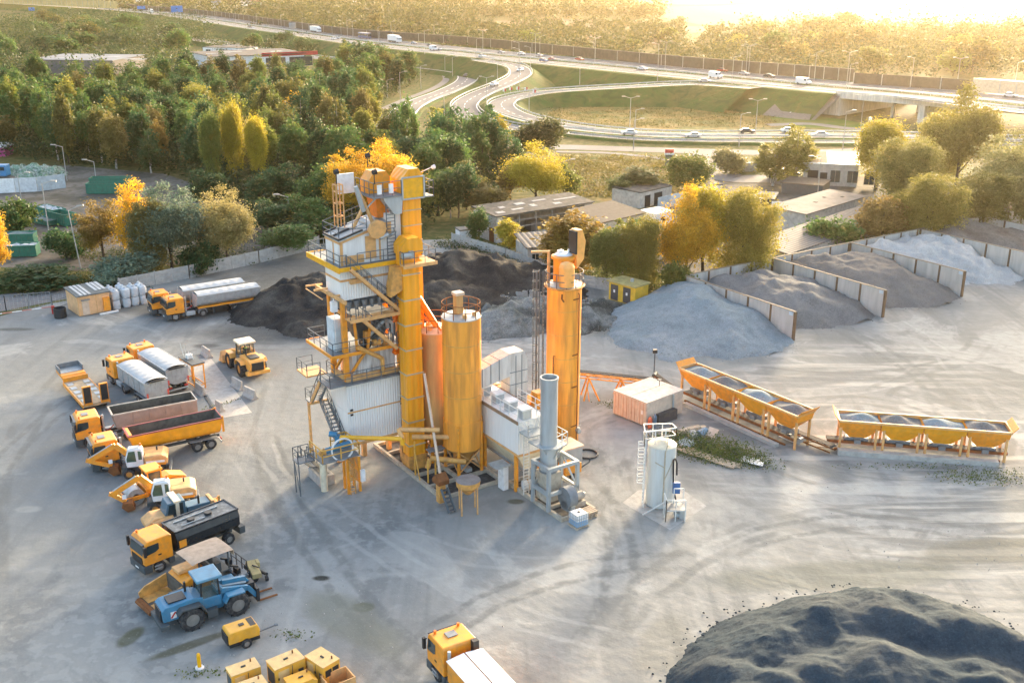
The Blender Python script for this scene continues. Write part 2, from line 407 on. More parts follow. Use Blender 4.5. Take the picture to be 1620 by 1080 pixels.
w2 = g.N.new('ShaderNodeVectorMath'); w2.operation = 'MULTIPLY_ADD'; g.L(wb.outputs['Color'], w2.inputs[0]); w2.inputs[1].default_value = (1.6, 1.6, 0); g.L(g.tc, w2.inputs[2]); g.wob = w2.outputs[0]
brk = g.ramp(n2, .36, .6); brk2 = g.ramp(n3, .3, .6)
for k_, A3 in enumerate([((1010, 560), (1250, 615), (1480, 560)), ((1060, 545), (1300, 590), (1560, 520)), ((1260, 490), (1420, 560), (1520, 680)), ((1380, 480), (1500, 560), (1600, 690)), ((1130, 890), (1330, 820), (1610, 850)), ((1000, 960), (1160, 850), (1500, 800)), ((1100, 760), (1330, 780), (1600, 760)),
                         ((480, 560), (440, 700), (560, 900)), ((430, 650), (520, 860), (680, 1040)), ((470, 640), (600, 850), (830, 960)), ((300, 560), (120, 640), (40, 900)), ((150, 560), (40, 700), (20, 1000)), ((620, 800), (800, 880), (1060, 850)), ((560, 540), (420, 545), (200, 530)), ((940, 760), (1000, 880), (900, 1060)), ((420, 1060), (470, 880), (380, 700)), ((640, 1060), (820, 930), (1150, 880)), ((1400, 640), (1560, 600), (1640, 700))]):
    t_ = g.arc(*A3, gauge=2.0 + .3 * (k_ % 2), wd=.22 + .08 * (k_ % 3))
    c = g.mix(g.math('MULTIPLY', g.math('MULTIPLY', t_, brk if k_ % 2 else brk2), .3 if k_ % 3 == 0 else .6), c, (.13, .13, .125) if k_ % 3 else (.42, .405, .38))
for pos, rx, ry, rt, colr, st in [
        (P(330, 480), 13, 10, 0, (0.05, 0.05, 0.05), .85), (P(470, 520), 16, 7, R(10), (0.06, 0.06, 0.06), .8), (P(650, 520), 18, 6, R(5), (0.09, 0.09, 0.09), .8),
        (P(1090, 560), 12, 8, 0, (0.132, 0.155, 0.165), .6), (P(1300, 520), 10, 6, 0, (0.17, 0.17, 0.165), .6), (P(1430, 480), 10, 6, 0, (0.145, 0.142, 0.132), .5),
        (P(1320, 912), 13, 2.6, R(4), (0.1, 0.105, 0.08), .5), (P(1050, 1020), 2.2, 5, R(-20), (0.12, 0.11, 0.08), .35), (P(1570, 870), 8, 2.5, R(10), (0.14, 0.13, 0.1), .6),
        (P(1560, 620), 10, 9, 0, (0.185, 0.178, 0.165), .5), (P(1300, 600), 9, 2.2, R(20), (0.15, 0.15, 0.15), .7), (P(600, 440), 32, 20, R(-8), (0.075, 0.075, 0.072), .9), (P(870, 500), 16, 9, R(-20), (0.12, 0.125, 0.11), .8), (P(965, 492), 9, 7, 0, (0.1, 0.1, 0.055), .85), (P(300, 470), 20, 6, R(20), (0.12, 0.12, 0.11), .7),
        (P(520, 640), 10, 12, 0, (0.178, 0.182, 0.182), .5), (P(575, 960), 1.0, .8, 0, (0.1, 0.1, 0.07), .9), (P(508, 914), .9, .5, 0, (0.03, 0.03, 0.025), 1),
        (P(207, 1007), .8, 1.5, R(-20), (0.08, 0.08, 0.05), .9), (P(300, 1020), 3.6, .6, R(35), (0.09, 0.085, 0.06), .9), (P(560, 985), 2.6, 7, R(45), (0.17, 0.165, 0.13), .7),
        (P(44, 805), 1.5, .8, 0, (0.277, 0.271, 0.251), .9), (P(20, 521), 3.4, .9, 0, (0.1, 0.1, 0.09), .9), (P(328, 547), 2.3, 1.2, 0, (0.08, 0.08, 0.08), .9),
        (P(348, 620), .9, 3.4, R(33), (0.14, 0.13, 0.09), .8), (P(816, 793), 1.0, .6, 0, (0.1, 0.09, 0.06), .9), (P(1100, 800), 5, 3.2, 0, (0.37, 0.35, 0.317), .6)]:
    c = g.mix(g.math('MULTIPLY', g.spot(pos, rx, ry, rt), st), c, colr)
c = g.mix(g.ramp(n3, .35, .7, 0, .28), c, (0.158, 0.155, 0.145)); c = g.mix(g.ramp(n4, .55, .8, 0, .3), c, (0.396, 0.376, 0.343))
c = g.mix(1.0, c, (1.12, 1.15, 1.12), 'MULTIPLY')
hb = g.math('ADD', g.math('MULTIPLY', n3, .6), g.math('MULTIPLY', sw1, .5)); g.bump(hb, .16, .7)
yard_m = g.done(c)
def sheet(name, pts, z, m, kind='structure'):
    mb = B(); mb.add([(p[0], p[1], z) for p in pts], [tuple(range(len(pts)))]); o = struct(name, mb, m, kind)
    return o
mb = B(); mb.add([(-2400, -60, 0), (2400, -60, 0), (2400, 4300, 0), (-2400, 4300, 0)], [(0, 1, 2, 3)]); struct('terrain', mb, terr_m)
BQ = Vector((24.0, 140.6, 0))          # the stone bays: corner, run along the plant axes
bx = lambda x, y, z=0.: Vector((BQ.x + x * math.cos(PA) - y * math.sin(PA), BQ.y + x * math.sin(PA) + y * math.cos(PA), z))
yard = [(-75, -50), (-75, 128), P(0, 500), P(80, 480), P(230, 455), P(400, 412), P(500, 385), P(720, 378), P(860, 440), P(960, 455), bx(-6, 2), bx(0, .2), bx(85, .2), bx(110, -30), (110, -50)]
sheet('yard', yard, .004, yard_m)
sheet('lane', [P(-40, 470), P(-40, 500), P(130, 468), P(230, 440), P(225, 428), P(100, 455)], .006, road_m)
sheet('scrap_yard_ground', [P(-60, 330), P(-60, 262), P(110, 262), P(260, 275), P(420, 330), P(440, 392), P(330, 415), P(150, 430), P(60, 425), P(-60, 420)], .005, dirt_m)
sheet('industrial_yard', [P(1000, 345), P(1040, 310), P(1140, 280), P(1420, 280), P(1620, 320), bx(72, 2), bx(3, 2), P(1040, 430)], .005, dirt_m)
sheet('meadow', [P(870, 244), P(1060, 250), P(1130, 262), P(1100, 300), P(960, 320), P(880, 300)], .005, meadow_m)
sheet('loop_meadow', [P(865, 180), P(900, 165), P(1080, 163), P(1200, 175), P(1250, 200), P(1080, 206), P(930, 200)], .01, meadow_m)
sheet('loop_grass', [P(1100, 166), P(1180, 168), P(1300, 185), P(1400, 200), P(1380, 208), P(1230, 200), P(1210, 178)], .014, grass_m)
for i, q in enumerate([[(760, 34), (900, 30), (1060, 36), (1080, 46), (980, 44), (860, 42)], [(930, 12), (1130, 10), (1660, -14), (1660, 46), (1300, 44), (1130, 44), (1060, 30)],
                       [(690, 50), (900, 62), (1050, 72), (1040, 60), (760, 46)], [(880, 4), (1660, -22), (1660, -16), (1100, 8)], [(1080, 42), (1220, 44), (1240, 56), (1080, 52)], [(430, 26), (520, 30), (540, 36), (440, 34)]]):
    sheet('field', [P(*p) for p in q], .05 + .03 * i, field_m)
# ---------------------------------------------------------------- roads
def ribbon(mb, cen, wl, wr, dz=0.):
    vs = []
    for i, p in enumerate(cen):
        t = (cen[min(i + 1, len(cen) - 1)] - cen[max(i - 1, 0)]); t.z = 0; t.normalize(); n = Vector((t.y, -t.x, 0))
        vs += [p - n * wl + Vector((0, 0, dz)), p + n * wr + Vector((0, 0, dz))]
    mb.add(vs, [(2 * i, 2 * i + 1, 2 * i + 3, 2 * i + 2) for i in range(len(cen) - 1)], True); return mb
marks = B()
def road(name, pts, width, skirt=True, emb=1.9, lines=True, dash=True, shoulder=1.2):
    cen = catmull([P(*p) for p in pts]); h = width / 2
    mb = ribbon(B(), cen, h, h, .012); struct(name, mb, road_m)
    if lines:
        for o in (-h + .4, h - .4): ribbon(marks, cen, -o + .14, o + .14, .02)
        if dash:
            for i in range(0, len(cen) - 1, 2): ribbon(marks, cen[i:i + 2], .12, .12, .021)
    if skirt:
        vs = []
        for i, p in enumerate(cen):
            t = (cen[min(i + 1, len(cen) - 1)] - cen[max(i - 1, 0)]); t.z = 0; t.normalize(); n = Vector((t.y, -t.x, 0)); e = shoulder + max(p.z, 0) * emb + .3
            q = lambda k, z: Vector((p.x + n.x * k, p.y + n.y * k, z))
            vs += [q(-h - e, -.25), q(-h - shoulder, p.z - .02), q(-h, p.z), q(h, p.z), q(h + shoulder, p.z - .02), q(h + e, -.25)]
        fs = [(6 * i + k, 6 * i + k + 1, 6 * i + k + 7, 6 * i + k + 6) for i in range(len(cen) - 1) for k in range(5)]
        struct(name + '_embankment', B().add(vs, fs), emb_m)
    return cen
HZ = 7.0
near = catmull([P(x, y, HZ) for x, y in [(-60, 2), (185, 17), (400, 47), (540, 68), (700, 86), (840, 100), (1060, 122), (1250, 141), (1407, 155), (1640, 182)]], 6)
def offs(line, k, dz=0.):
    out = []
    for i, p in enumerate(line):
        t = (line[min(i + 1, len(line) - 1)] - line[max(i - 1, 0)]); t.z = 0; t.normalize()
        out.append(Vector((p.x - t.y * k, p.y + t.x * k, p.z + dz)))
    return out
far = offs(near, 37)
HWW = 37
struct('motorway', B().add(near + far, [(i, i + 1, len(near) + i + 1, len(near) + i) for i in range(len(near) - 1)], True), road_m)
nb = len(catmull([(0, 0, 0)] * 9, 6)) - 3           # the embankment stops at the bridge abutment
mb = B()
ks = [(-17, -.3), (-3.5, HZ - .05), (0, HZ - .03), (HWW, HZ - .03), (HWW + 3, HZ - .05), (HWW + 17, -.3)]
cols = [[Vector((p.x, p.y, z)) for p in offs(near[:nb], k)] for k, z in ks]
for A_, B_ in zip(cols, cols[1:]):
    n = len(A_); mb.add(A_ + B_, [(i, i + 1, n + i + 1, n + i) for i in range(n - 1)], True)
struct('motorway_embankment', mb, emb_m)
for k in (1.2, 12.5, 20.5, 35.5): ribbon(marks, offs(near, k), .15, .15, .02)
for k in (4.9, 8.7, 24.5, 28.5):
    l = offs(near, k)
    for i in range(0, len(l) - 1):
        a = l[i]; b = l[i + 1]; n = max(1, int((b - a).length / 12))
        for j in range(n): ribbon(marks, [a.lerp(b, j / n), a.lerp(b, (j + .4) / n)], .12, .12, .02)
sheet_ = ribbon(B(), offs(near, 16.5), 2.2, 2.2, .015); struct('median_strip', sheet_, emb_m)
rampA = road('loop_ramp', [(1640, 222, 1), (1480, 217, 1), (1300, 214, 1), (1095, 214, 1), (980, 209, 1), (880, 197, 1.2), (815, 181, 1.8), (793, 166, 2.4), (812, 155, 3), (870, 145, 4), (1000, 137, 5.4), (1100, 133, 6.4), (1200, 139, 7.0)], 9)
rampB = road('middle_ramp', [(1640, 229, .6), (1480, 224, .6), (1300, 222, .6), (1095, 220, .6), (1000, 217, .6), (900, 208, .6), (800, 200, .6), (748, 183, 1.), (735, 166, 1.8), (757, 150, 2.8), (798, 133, 4.2), (823, 118, 5.4), (812, 104, 6.6), (760, 95, 7.0)], 9)
rampC = road('slip_road', [(560, 215, .3), (625, 190, .3), (644, 172, .3), (670, 158, .3), (705, 145, .6), (735, 130, 1), (738, 119, 1.4), (715, 112, 1.5), (640, 104, 1.6), (540, 96, 1.8), (460, 85, 2.), (330, 66, 2.4), (240, 52, 3)], 9)
path1 = road('footpath', [(600, 175, .1), (640, 158, .1), (690, 138, .1), (706, 124, .1), (690, 114, .1), (630, 106, .3)], 3, skirt=False, lines=False)
road('side_road', [(870, 233, .05), (900, 233, .05), (1000, 236, .05), (1100, 239, .05), (1250, 242, .05), (1400, 238, .05), (1640, 240, .05)], 8, skirt=False, lines=False)
road('access_road', [(1120, 238, .06), (1128, 252, .06), (1132, 270, .06), (1160, 282, .06), (1230, 284, .06), (1300, 300, .06)], 9, skirt=False, lines=False)
road('access_path', [(880, 240, .05), (960, 242, .05), (1040, 250, .05), (1080, 258, .05)], 2.5, skirt=False, lines=False)
road('loop_service_path', [(1215, 198, .05), (1280, 196, .05), (1340, 203, .05), (1390, 205, .05)], 5, skirt=False, lines=False)
struct('road_markings', marks, line_m)
# ---------------------------------------------------------------- stone heaps
def heap_mat(name, c1, c2, fleck=(.5, .5, .48), fl=.0):
    g = G(name, .95); a = g.noise(.18, 6, dist=.5); b2 = g.noise(1.1, 8); d2 = g.noise(6, 6, rough=.75); g.edge = a
    c = g.mix(g.ramp(a, .35, .65), c1, c2); c = g.mix(g.ramp(b2, .4, .7, 0, .45), c, tuple(x * .72 for x in c1)); c = g.mix(g.ramp(d2, .5, .62, 0, .5), c, tuple(x * .55 for x in c1)); c = g.mix(g.ramp(d2, .44, .36, 0, .5), c, tuple(min(.8, x * 1.5) for x in c2))
    if fl: c = g.mix(g.ramp(d2, .62, .72, 0, fl), c, fleck)
    g.bump(g.math('ADD', g.math('MULTIPLY', b2, .7), g.math('MULTIPLY', d2, .25)), .22, .7)
    return g.done(c)
def vnoise(x, y, sc, seed):
    r = np.random.RandomState(seed); n = 64; t = r.rand(n, n)
    u = x * sc; v = y * sc; i = np.floor(u).astype(int); j = np.floor(v).astype(int); fu = u - i; fv = v - j
    fu = fu * fu * (3 - 2 * fu); fv = fv * fv * (3 - 2 * fv); i %= n; j %= n; i1 = (i + 1) % n; j1 = (j + 1) % n
    return (t[i, j] * (1 - fu) + t[i1, j] * fu) * (1 - fv) + (t[i, j1] * (1 - fu) + t[i1, j1] * fu) * fv - .5
def heap(name, label, mat, cones, slope=.62, res=.4, rough=.5, k=1.6, box=None, loc=(0, 0, 0), rz=0, cat='stone heap', group=None, lump=0., seed=1):
    cx = np.array([c[0] for c in cones]); cy = np.array([c[1] for c in cones]); ch = np.array([c[2] for c in cones])
    m = ch.max() / slope + 2
    x0, x1, y0, y1 = box or (cx.min() - m, cx.max() + m, cy.min() - m, cy.max() + m)
    nx = int((x1 - x0) / res) + 2; ny = int((y1 - y0) / res) + 2
    X, Y = np.meshgrid(np.linspace(x0, x1, nx), np.linspace(y0, y1, ny), indexing='ij')
    wx = X + 1.6 * vnoise(X + 300, Y + 300, .22, seed) * 2; wy = Y + 1.6 * vnoise(X + 500, Y + 300, .22, seed + 1) * 2
    acc = np.zeros_like(X)
    for a, b, h in zip(cx, cy, ch):
        d = np.sqrt((wx - a) ** 2 + (wy - b) ** 2 + .8)
        acc += np.exp(k * (h + .9 * slope - d * slope))
    Z = np.log(acc + 1e-9) / k
    Z = Z + rough * (vnoise(X + 300, Y + 300, .5, seed + 2) + .5 * vnoise(X + 300, Y + 300, 1.3, seed + 3) + .25 * vnoise(X + 300, Y + 300, 2.9, seed + 5)) + .13 * vnoise(X + 300, Y + 300, 6.1, seed + 6)
    if lump: Z = Z + lump * np.clip(vnoise(X + 300, Y + 300, .9, seed + 4) * 2, -.4, 1) * (Z > .3)
    Z = np.where(Z < 0, np.maximum(Z, -.12), Z)
    fs = []
    on = Z > -.1
    for i in range(nx - 1):
        for j in range(ny - 1):
            if on[i, j] or on[i + 1, j] or on[i, j + 1] or on[i + 1, j + 1]:
                fs.append((i * ny + j, (i + 1) * ny + j, (i + 1) * ny + j + 1, i * ny + j + 1))
    vs = np.stack([X, Y, Z], -1).reshape(-1, 3)
    used = np.unique(np.array(fs)); idx = -np.ones(len(vs), int); idx[used] = np.arange(len(used))
    mb = B(); mb.add(vs[used].tolist(), [tuple(int(idx[q]) for q in f) for f in fs], True)
    ft = np.argwhere((Z > -.05) & (Z < .45)); r3 = np.random.RandomState(seed + 9); r3.shuffle(ft); sb = B()
    for i, j in ft[:800]:
        p = np.array([X[i, j] + r3.uniform(-1.2, 1.2), Y[i, j] + r3.uniform(-1.2, 1.2), max(0, Z[i, j])]); q = r3.uniform(.025, .10); h4 = q * r3.uniform(.6, 1.2, 5)
        if box and not (x0 + .3 < p[0] < x1 - .3 and p[1] < y1 - .3): continue
        sb.add([(p[0] - h4[0], p[1] - h4[1], p[2]), (p[0] + h4[2], p[1] - h4[0], p[2]), (p[0] + h4[1], p[1] + h4[3], p[2]), (p[0] - h4[3], p[1] + h4[2], p[2]), (p[0], p[1], p[2] + h4[4])], [(0, 1, 4), (1, 2, 4), (2, 3, 4), (3, 0, 4)])
    o = link('spilled_stones', mesh_of('spilled_stones', sb, mat), None, loc, (0, 0, rz)); o['kind'] = 'stuff'
    return single(name, mb, mat, label, cat, loc, rz, group)
hm_dark = heap_mat('dark_grit', (.040, .056, .068), (.062, .074, .082), (.4, .4, .4), .25)
hm_black = heap_mat('asphalt_millings', (.026, .027, .028), (.085, .08, .07))
hm_blue = heap_mat('blue_grey_grit', (.20, .245, .258), (.26, .295, .305))
hm_rub = heap_mat('broken_concrete', (.045, .05, .045), (.24, .255, .24), (.6, .6, .56), .85)
hm_g1 = heap_mat('grey_chippings', (.155, .155, .148), (.20, .198, .19))
hm_g2 = heap_mat('brown_grey_chippings', (.20, .185, .165), (.155, .15, .142))
hm_w = heap_mat('pale_limestone', (.48, .465, .43), (.39, .39, .37))
hm_g4 = heap_mat('dark_brown_chippings', (.115, .10, .086), (.165, .155, .14))
def pc(*l): return [(P(x, y, h).x, P(x, y, h).y, h) for x, y, h in l]
heap('grit_heap', 'big dark blue grey heap of fine grit in the bottom corner of the yard', hm_dark,
     pc((1230, 1000, 3.2), (1180, 1040, 3.0), (1300, 970, 3.7), (1370, 985, 3.2), (1420, 960, 3.9), (1500, 965, 3.9), (1570, 1000, 3.3), (1250, 1060, 4.0), (1330, 1040, 3.9), (1420, 1050, 4.5), (1490, 1040, 3.6), (1340, 1110, 4.3), (1200, 1095, 3.6), (1540, 1080, 4.1), (1630, 1030, 2.9), (1440, 1130, 4.0), (1270, 1140, 4.0), (1600, 1120, 3.4), (1690, 1070, 3)),
     .62, .2, .30, 2.4, lump=.12, seed=4)
heap('millings_heap', 'long black heap of asphalt millings behind the mixing tower', hm_black,
     pc((560, 425, 4.2), (500, 440, 3.8), (465, 462, 2.4), (620, 420, 4.2), (680, 408, 4.6), (735, 398, 5.), (790, 415, 4.2), (830, 432, 3.), (600, 460, 3.), (700, 450, 3.2), (560, 480, 2.), (500, 500, 1.4), (700, 480, 2.), (640, 500, 1.4)), .42, .5, .8, 1.2, lump=.5, seed=9)
heap('rubble_heap', 'pale heap of broken concrete rubble behind the round orange silos', hm_rub,
     pc((800, 480, 2.6), (840, 470, 2.8), (880, 480, 2.2), (770, 500, 1.6), (925, 490, 1.8), (950, 478, 1.2)), .5, .3, .7, 2., cat='rubble heap', lump=.6, seed=14)
heap('gravel_heap', 'light blue grey gravel heap outside the first concrete bay wall', hm_blue,
     [(-2.8, -4, 3.9), (-4.5, -6, 3.5), (-4.0, -9.5, 3.3), (-8, -7, 2.9), (-6, -14, 2.2), (-11.5, -9, 2.0), (-3, -13, 2.6), (-13, -14, 1.0), (-16, -12, .8), (-8, -18, .8)], .42, .35, .35, 1.6, (-24, -.25, -22, 3), BQ, PA, seed=21)
heap('chipping_heap', 'mid grey chippings heap filling the first bay from the gravel heap', hm_g1,
     [(4, -3, 3.5), (8, -5, 3.7), (12, -3, 3.7), (9, -9.5, 3.6), (12, -12, 3.4), (6, -8, 3.1), (3, -7, 2.8), (14, -7, 3.1), (11, -16, 1.6)], .5, .35, .5, 1.6, (.35, 16.75, -20, -.3), BQ, PA, seed=31)
heap('chipping_heap', 'brown and grey chippings heap in the second bay, peaked in the middle', hm_g2,
     [(21, -3, 3.6), (25, -4, 3.9), (29, -4, 3.6), (26, -9, 4.2), (29, -12, 3.6), (22, -8, 3.6), (31, -7, 3.6), (29, -16.5, 1.6)], .5, .35, .6, 1.6, (17.45, 33.85, -21, -.3), BQ, PA, seed=41)
heap('limestone_heap', 'almost white crushed limestone heap in the third bay', hm_w,
     [(38, -3, 3.6), (42, -4, 3.6), (47, -3, 3.8), (44, -8, 3.8), (47, -10, 3.6), (40, -8, 2.8), (49, -7, 3.4), (46, -15, 1.8)], .5, .35, .9, 1.6, (34.55, 50.95, -24, -.3), BQ, PA, lump=.5, seed=51)
heap('chipping_heap', 'dark brown and grey heap in the farthest bay by the brown shed roof', hm_g4,
     [(55, -3.5, 4.4), (59, -3, 5.0), (63, -4, 4.2), (58, -9, 3.6), (63, -9, 3.4), (66, -7, 3.), (60, -14, 2.2), (66, -14, 2)], .52, .4, .4, 1.6, (51.65, 68.05, -22, -.3), BQ, PA, seed=61)
# ---------------------------------------------------------------- concrete bay walls
def bay_wall(label, L, npan, loc, rz, endplate=True):
    t = thing('bay_wall', label, 'concrete wall', loc, rz, 'concrete bay walls')
    s = L / npan
    p = part('panel', B().box(.15, s - .15, -.09, .09, .02, 1.84).box(.15, s - .15, -.09, .09, 1.86, 3.69), conc_w, t)
    for i in range(1, npan):
        q = p.copy(); C.objects.link(q); q.parent = t; q.location = (i * s, 0, 0)
    part('cap_beam', B().box(-.1, L + .1, -.13, .13, 3.7, 3.8), M('cap_brown', (.30, .24, .17), .8, dirt=.4), t)
    p = part('post', B().box(-.12, .12, -.18, .18, 0, 3.71), M('post_rust', (.17, .105, .06), .85, dirt=.4), t)
    for i in range(1, npan + 1):
        q = p.copy(); C.objects.link(q); q.parent = t; q.location = (i * s, 0, 0)
    part('sign_plate', B().box(L - .8, L - .2, -.24, -.215, 3.2, 3.62), M('plate_grey', (.45, .55, .60), .5), t)
    return t
for k, nm in enumerate(['concrete bay wall beside the blue grey gravel heap', 'concrete wall between the grey heap and the brown grey heap', 'concrete wall between the brown grey heap and the white limestone', 'concrete wall between the limestone and the dark brown heap', 'last concrete cross wall in front of the brown shed roof']):
    bay_wall(nm, 19.8, 5, bx(17.1 * k, -.15), PA - math.pi / 2)
bay_wall('long concrete back wall running behind all the stone bays', 84.0, 20, bx(.2, .1), PA)
# ---------------------------------------------------------------- asphalt mixing plant (drawn in the plant's axes)
def copies(o, locs):
    for l in locs:
        c = o.copy(); C.objects.link(c); c.parent = o.parent; c.location = Vector(o.location) + Vector(l)
        for ch in o.children:
            d = ch.copy(); C.objects.link(d); d.parent = c
t = plant('mixing_tower', 'tall white and orange asphalt mixing tower with outside stairs and decks', 'mixing tower', -2.7, 3.3)
lg = part('leg', B().box(-5.6, -5.2, 1.7, 2.1, 0, 2.95), pale_or, t)
copies(lg, [(5.2, 0, 0), (0, 2.9, 0), (5.2, 2.9, 0), (2.6, 2.9, 0)])
mb = B().box(-5.67, .3, 1.6, 5.1, 3.0, 6.1).box(-5.67, .3, 1.6, 5.1, 6.13, 8.88)
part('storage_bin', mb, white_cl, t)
part('bottom_beam', B().box(-5.72, .35, 1.5, 1.59, 2.85, 3.12), pale_or, t); part('side_beam', B().box(-5.78, -5.68, 1.6, 5.1, 2.85, 3.1), pale_or, t)
part('seam_band', B().box(-5.69, .32, 1.57, 1.598, 6.05, 6.18), pale_or, t)
for x, z in ((-5.3, 6.25), (-.3, 6.25), (-5.3, 5.8), (-.3, 5.8)): part('warning_mark', B().box(x - .14, x + .14, 1.555, 1.568, z, z + .2), black, t)
mb = B().box(-5.95, .35, 1.0, 5.3, 8.9, 9.02).box(-7.4, -5.96, 1.2, 3.4, 8.9, 9.02)
part('lower_deck', mb, grey_st, t)
mb = B().rail([(-5.3, 1.05, 9.02), (.3, 1.05, 9.02)]).rail([(-7.35, 3.35, 9.02), (-7.35, 1.25, 9.02), (-5.4, 1.05, 9.02)]).rail([(-5.9, 3.5, 9.02), (-5.9, 5.2, 9.02), (.3, 5.2, 9.02)])
mb.rail([(-6.6, 5.0, 9.02), (-7.9, 5.0, 9.02), (-7.9, 7.3, 9.02), (-6.4, 7.3, 9.02)])
part('lower_railing', mb, rail_m, t)
part('side_landing', B().box(-7.95, -5.97, 5.0, 7.3, 8.86, 9.0), pale_or, t)
part('mixer_housing', B().box(-4.7, -.5, 2.2, 4.8, 9.03, 11.6), stained, t)
mb = B().box(-5.6, .25, 1.6, 1.9, 9.03, 9.5).box(-5.6, -5.3, 1.9, 4.9, 9.03, 9.5)
part('mixer_base_beam', mb, pale_or, t)
col = part('column', B().box(-5.65, -5.2, 1.75, 2.15, 9.03, 16.55), orange, t)
copies(col, [(0, 2.7, 0), (5.3, 0, 0), (5.3, 2.7, 0)])
mb = B()
for a, b in (((-5.4, 1.9, 9.2), (-3.4, 1.9, 11.6)), ((-5.4, 4.6, 9.2), (-5.4, 2.2, 11.6)), ((-5.4, 2, 13.9), (-5.4, 4.7, 13.9)), ((-5.4, 2, 15.2), (-5.4, 4.7, 15.2)), ((-3.4, 1.7, 11.8), (-2.9, 1.7, 14.9)), ((-4.4, 1.7, 11.8), (-4.6, 1.7, 15.0))): mb.bar(a, b, .2)
part('brace', mb, orange, t)
part('middle_deck', B().box(-6.85, .3, 1.45, 6.95, 11.62, 11.74), grey_st, t)
mb = B().box(-6.98, -6.86, 1.35, 7.05, 11.5, 11.8).box(-6.86, .3, 1.33, 1.44, 11.5, 11.8).box(-6.86, -5.5, 6.96, 7.06, 11.5, 11.8)
part('deck_edge', mb, orange, t)
part('middle_railing', B().rail([(-5.2, 1.5, 11.75), (-6.8, 1.5, 11.75), (-6.8, 6.9, 11.75), (-5.2, 6.9, 11.75)]).rail([(-5.2, 1.5, 11.75), (-1.2, 1.5, 11.75)]).rail([(-.6, 1.5, 11.75), (.3, 1.5, 11.75)]), rail_m, t)
mb = B().box(-6.2, -5.15, 2.5, 3.9, 11.76, 14.7)
part('control_cabinet', mb, M('pale_cabinet', (.55, .62, .64), .5, dirt=.2), t, bevel=.04)
mb = B().frustum((-3.6, -1.4, 2.6, 4.4), (-4.4, -.8, 2.0, 4.7), 12.2, 14.3).box(-4.4, -.8, 2.0, 4.7, 14.3, 14.8)
part('weigh_hopper', mb, dk_st, t)
mb = B().tube([(-3.2, 1.8, 12.9), (-1.7, 1.8, 14.0), (-1.3, 2.0, 14.0), (-1.2, 2.0, 13.2)], .2, 8).tube([(-.9, 1.7, 11.9), (-.9, 1.7, 13.7), (-1.3, 2.2, 14.1)], .14, 8).cyl((-2.2, 1.6, 12.3), (-2.2, 2.6, 12.3), .34, n=12)
part('insulated_pipe', mb, galv, t)
mb = B().box(-3.5, -3.1, 1.8, 2.3, 12.6, 13.3).cyl((-2.9, 1.7, 12.2), (-2.2, 1.7, 12.2), .3).box(-1.9, -1.3, 1.6, 2.4, 11.8, 12.5)
part('mixer_drive', mb, cone_or, t)
part('mixer_motor', B().cyl((-3.3, 1.9, 12.1), (-3.3, 2.9, 12.1), .42, n=14).cyl((-3.3, 1.8, 12.1), (-3.3, 1.9, 12.1), .3, n=14).box(-3.6, -3., 2, 2.6, 11.74, 11.9), black, t)
for x in (-.9, -.55):
    o = part('valve_actuator', B().cyl((x, 1.15, 11.0), (x, 1.6, 11.0), .17).box(x - .12, x + .12, 1.3, 1.55, 11.15, 11.6), M('actuator_orange', (.85, .16, .01), .4), t)
part('actuator_motor', B().cyl((-.8, 1.3, 14.2), (-.8, 1.3, 14.6), .24).cyl((-.8, 1.3, 14.0), (-.8, 1.3, 14.2), .16).box(-1, -.6, 1.2, 1.4, 13.9, 14.), MATS['actuator_orange'], t)
part('overflow_pipe', B().tube([(-4.5, 1.3, 12.2), (-2.6, 1.3, 11.0), (-2.2, 1.3, 10.7), (-2.2, 1.3, 9.3)], .2, 8), cone_or, t)
mb = B()
for i in range(7): mb.cyl((-5 + i * .75, 1.75, 16.35), (-5 + i * .75, 1.75, 15.55), .3, .14, 10)
mb.box(-5.5, .1, 2.05, 4.4, 15.6, 16.5)
part('discharge_gate', mb, grey_st, t)
part('upper_walkway', B().box(-5.5, -.3, .45, 1.5, 14.9, 15.0).box(-5.5, -.3, .35, .44, 14.8, 15.1).box(-.9, .3, 1.0, 2.4, 14.9, 15.0), pale_or, t)
part('walkway_railing', B().rail([(-4.0, .5, 15.02), (-.9, .5, 15.02)]).rail([(-5.45, 1.4, 15.02), (-5.45, .5, 15.02), (-4.9, .5, 15.02)]).rail([(-.1, .5, 15.02), (.3, 1.0, 15.02)]), rail_m, t)
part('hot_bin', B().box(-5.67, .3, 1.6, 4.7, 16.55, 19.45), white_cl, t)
mb = B().box(-5.69, .3, 1.57, 1.6, 18.2, 18.4).box(-5.7, -5.67, 1.6, 4.7, 18.2, 18.4).box(-4.9, -3.8, 1.2, 1.56, 18.0, 18.4)
part('cladding_band', mb, pale_or, t)
part('top_deck', B().box(-6.0, .6, .9, 7.6, 19.46, 19.6), grey_st, t)
mb = B().box(-6.14, -6.01, .8, 7.7, 19.2, 19.68).box(-6.0, .6, .78, .89, 19.3, 19.66).box(-6.0, -4, 7.61, 7.72, 19.3, 19.66)
part('deck_fascia', mb, M('bright_yellow', (.82, .40, .01), .45, dirt=.2), t)
part('top_railing', B().rail([(-4.3, .95, 19.6), (.6, .95, 19.6)]).rail([(-5.3, .95, 19.6), (-5.95, .95, 19.6), (-5.95, 7.55, 19.6), (-3, 7.55, 19.6)]), rail_m, t)
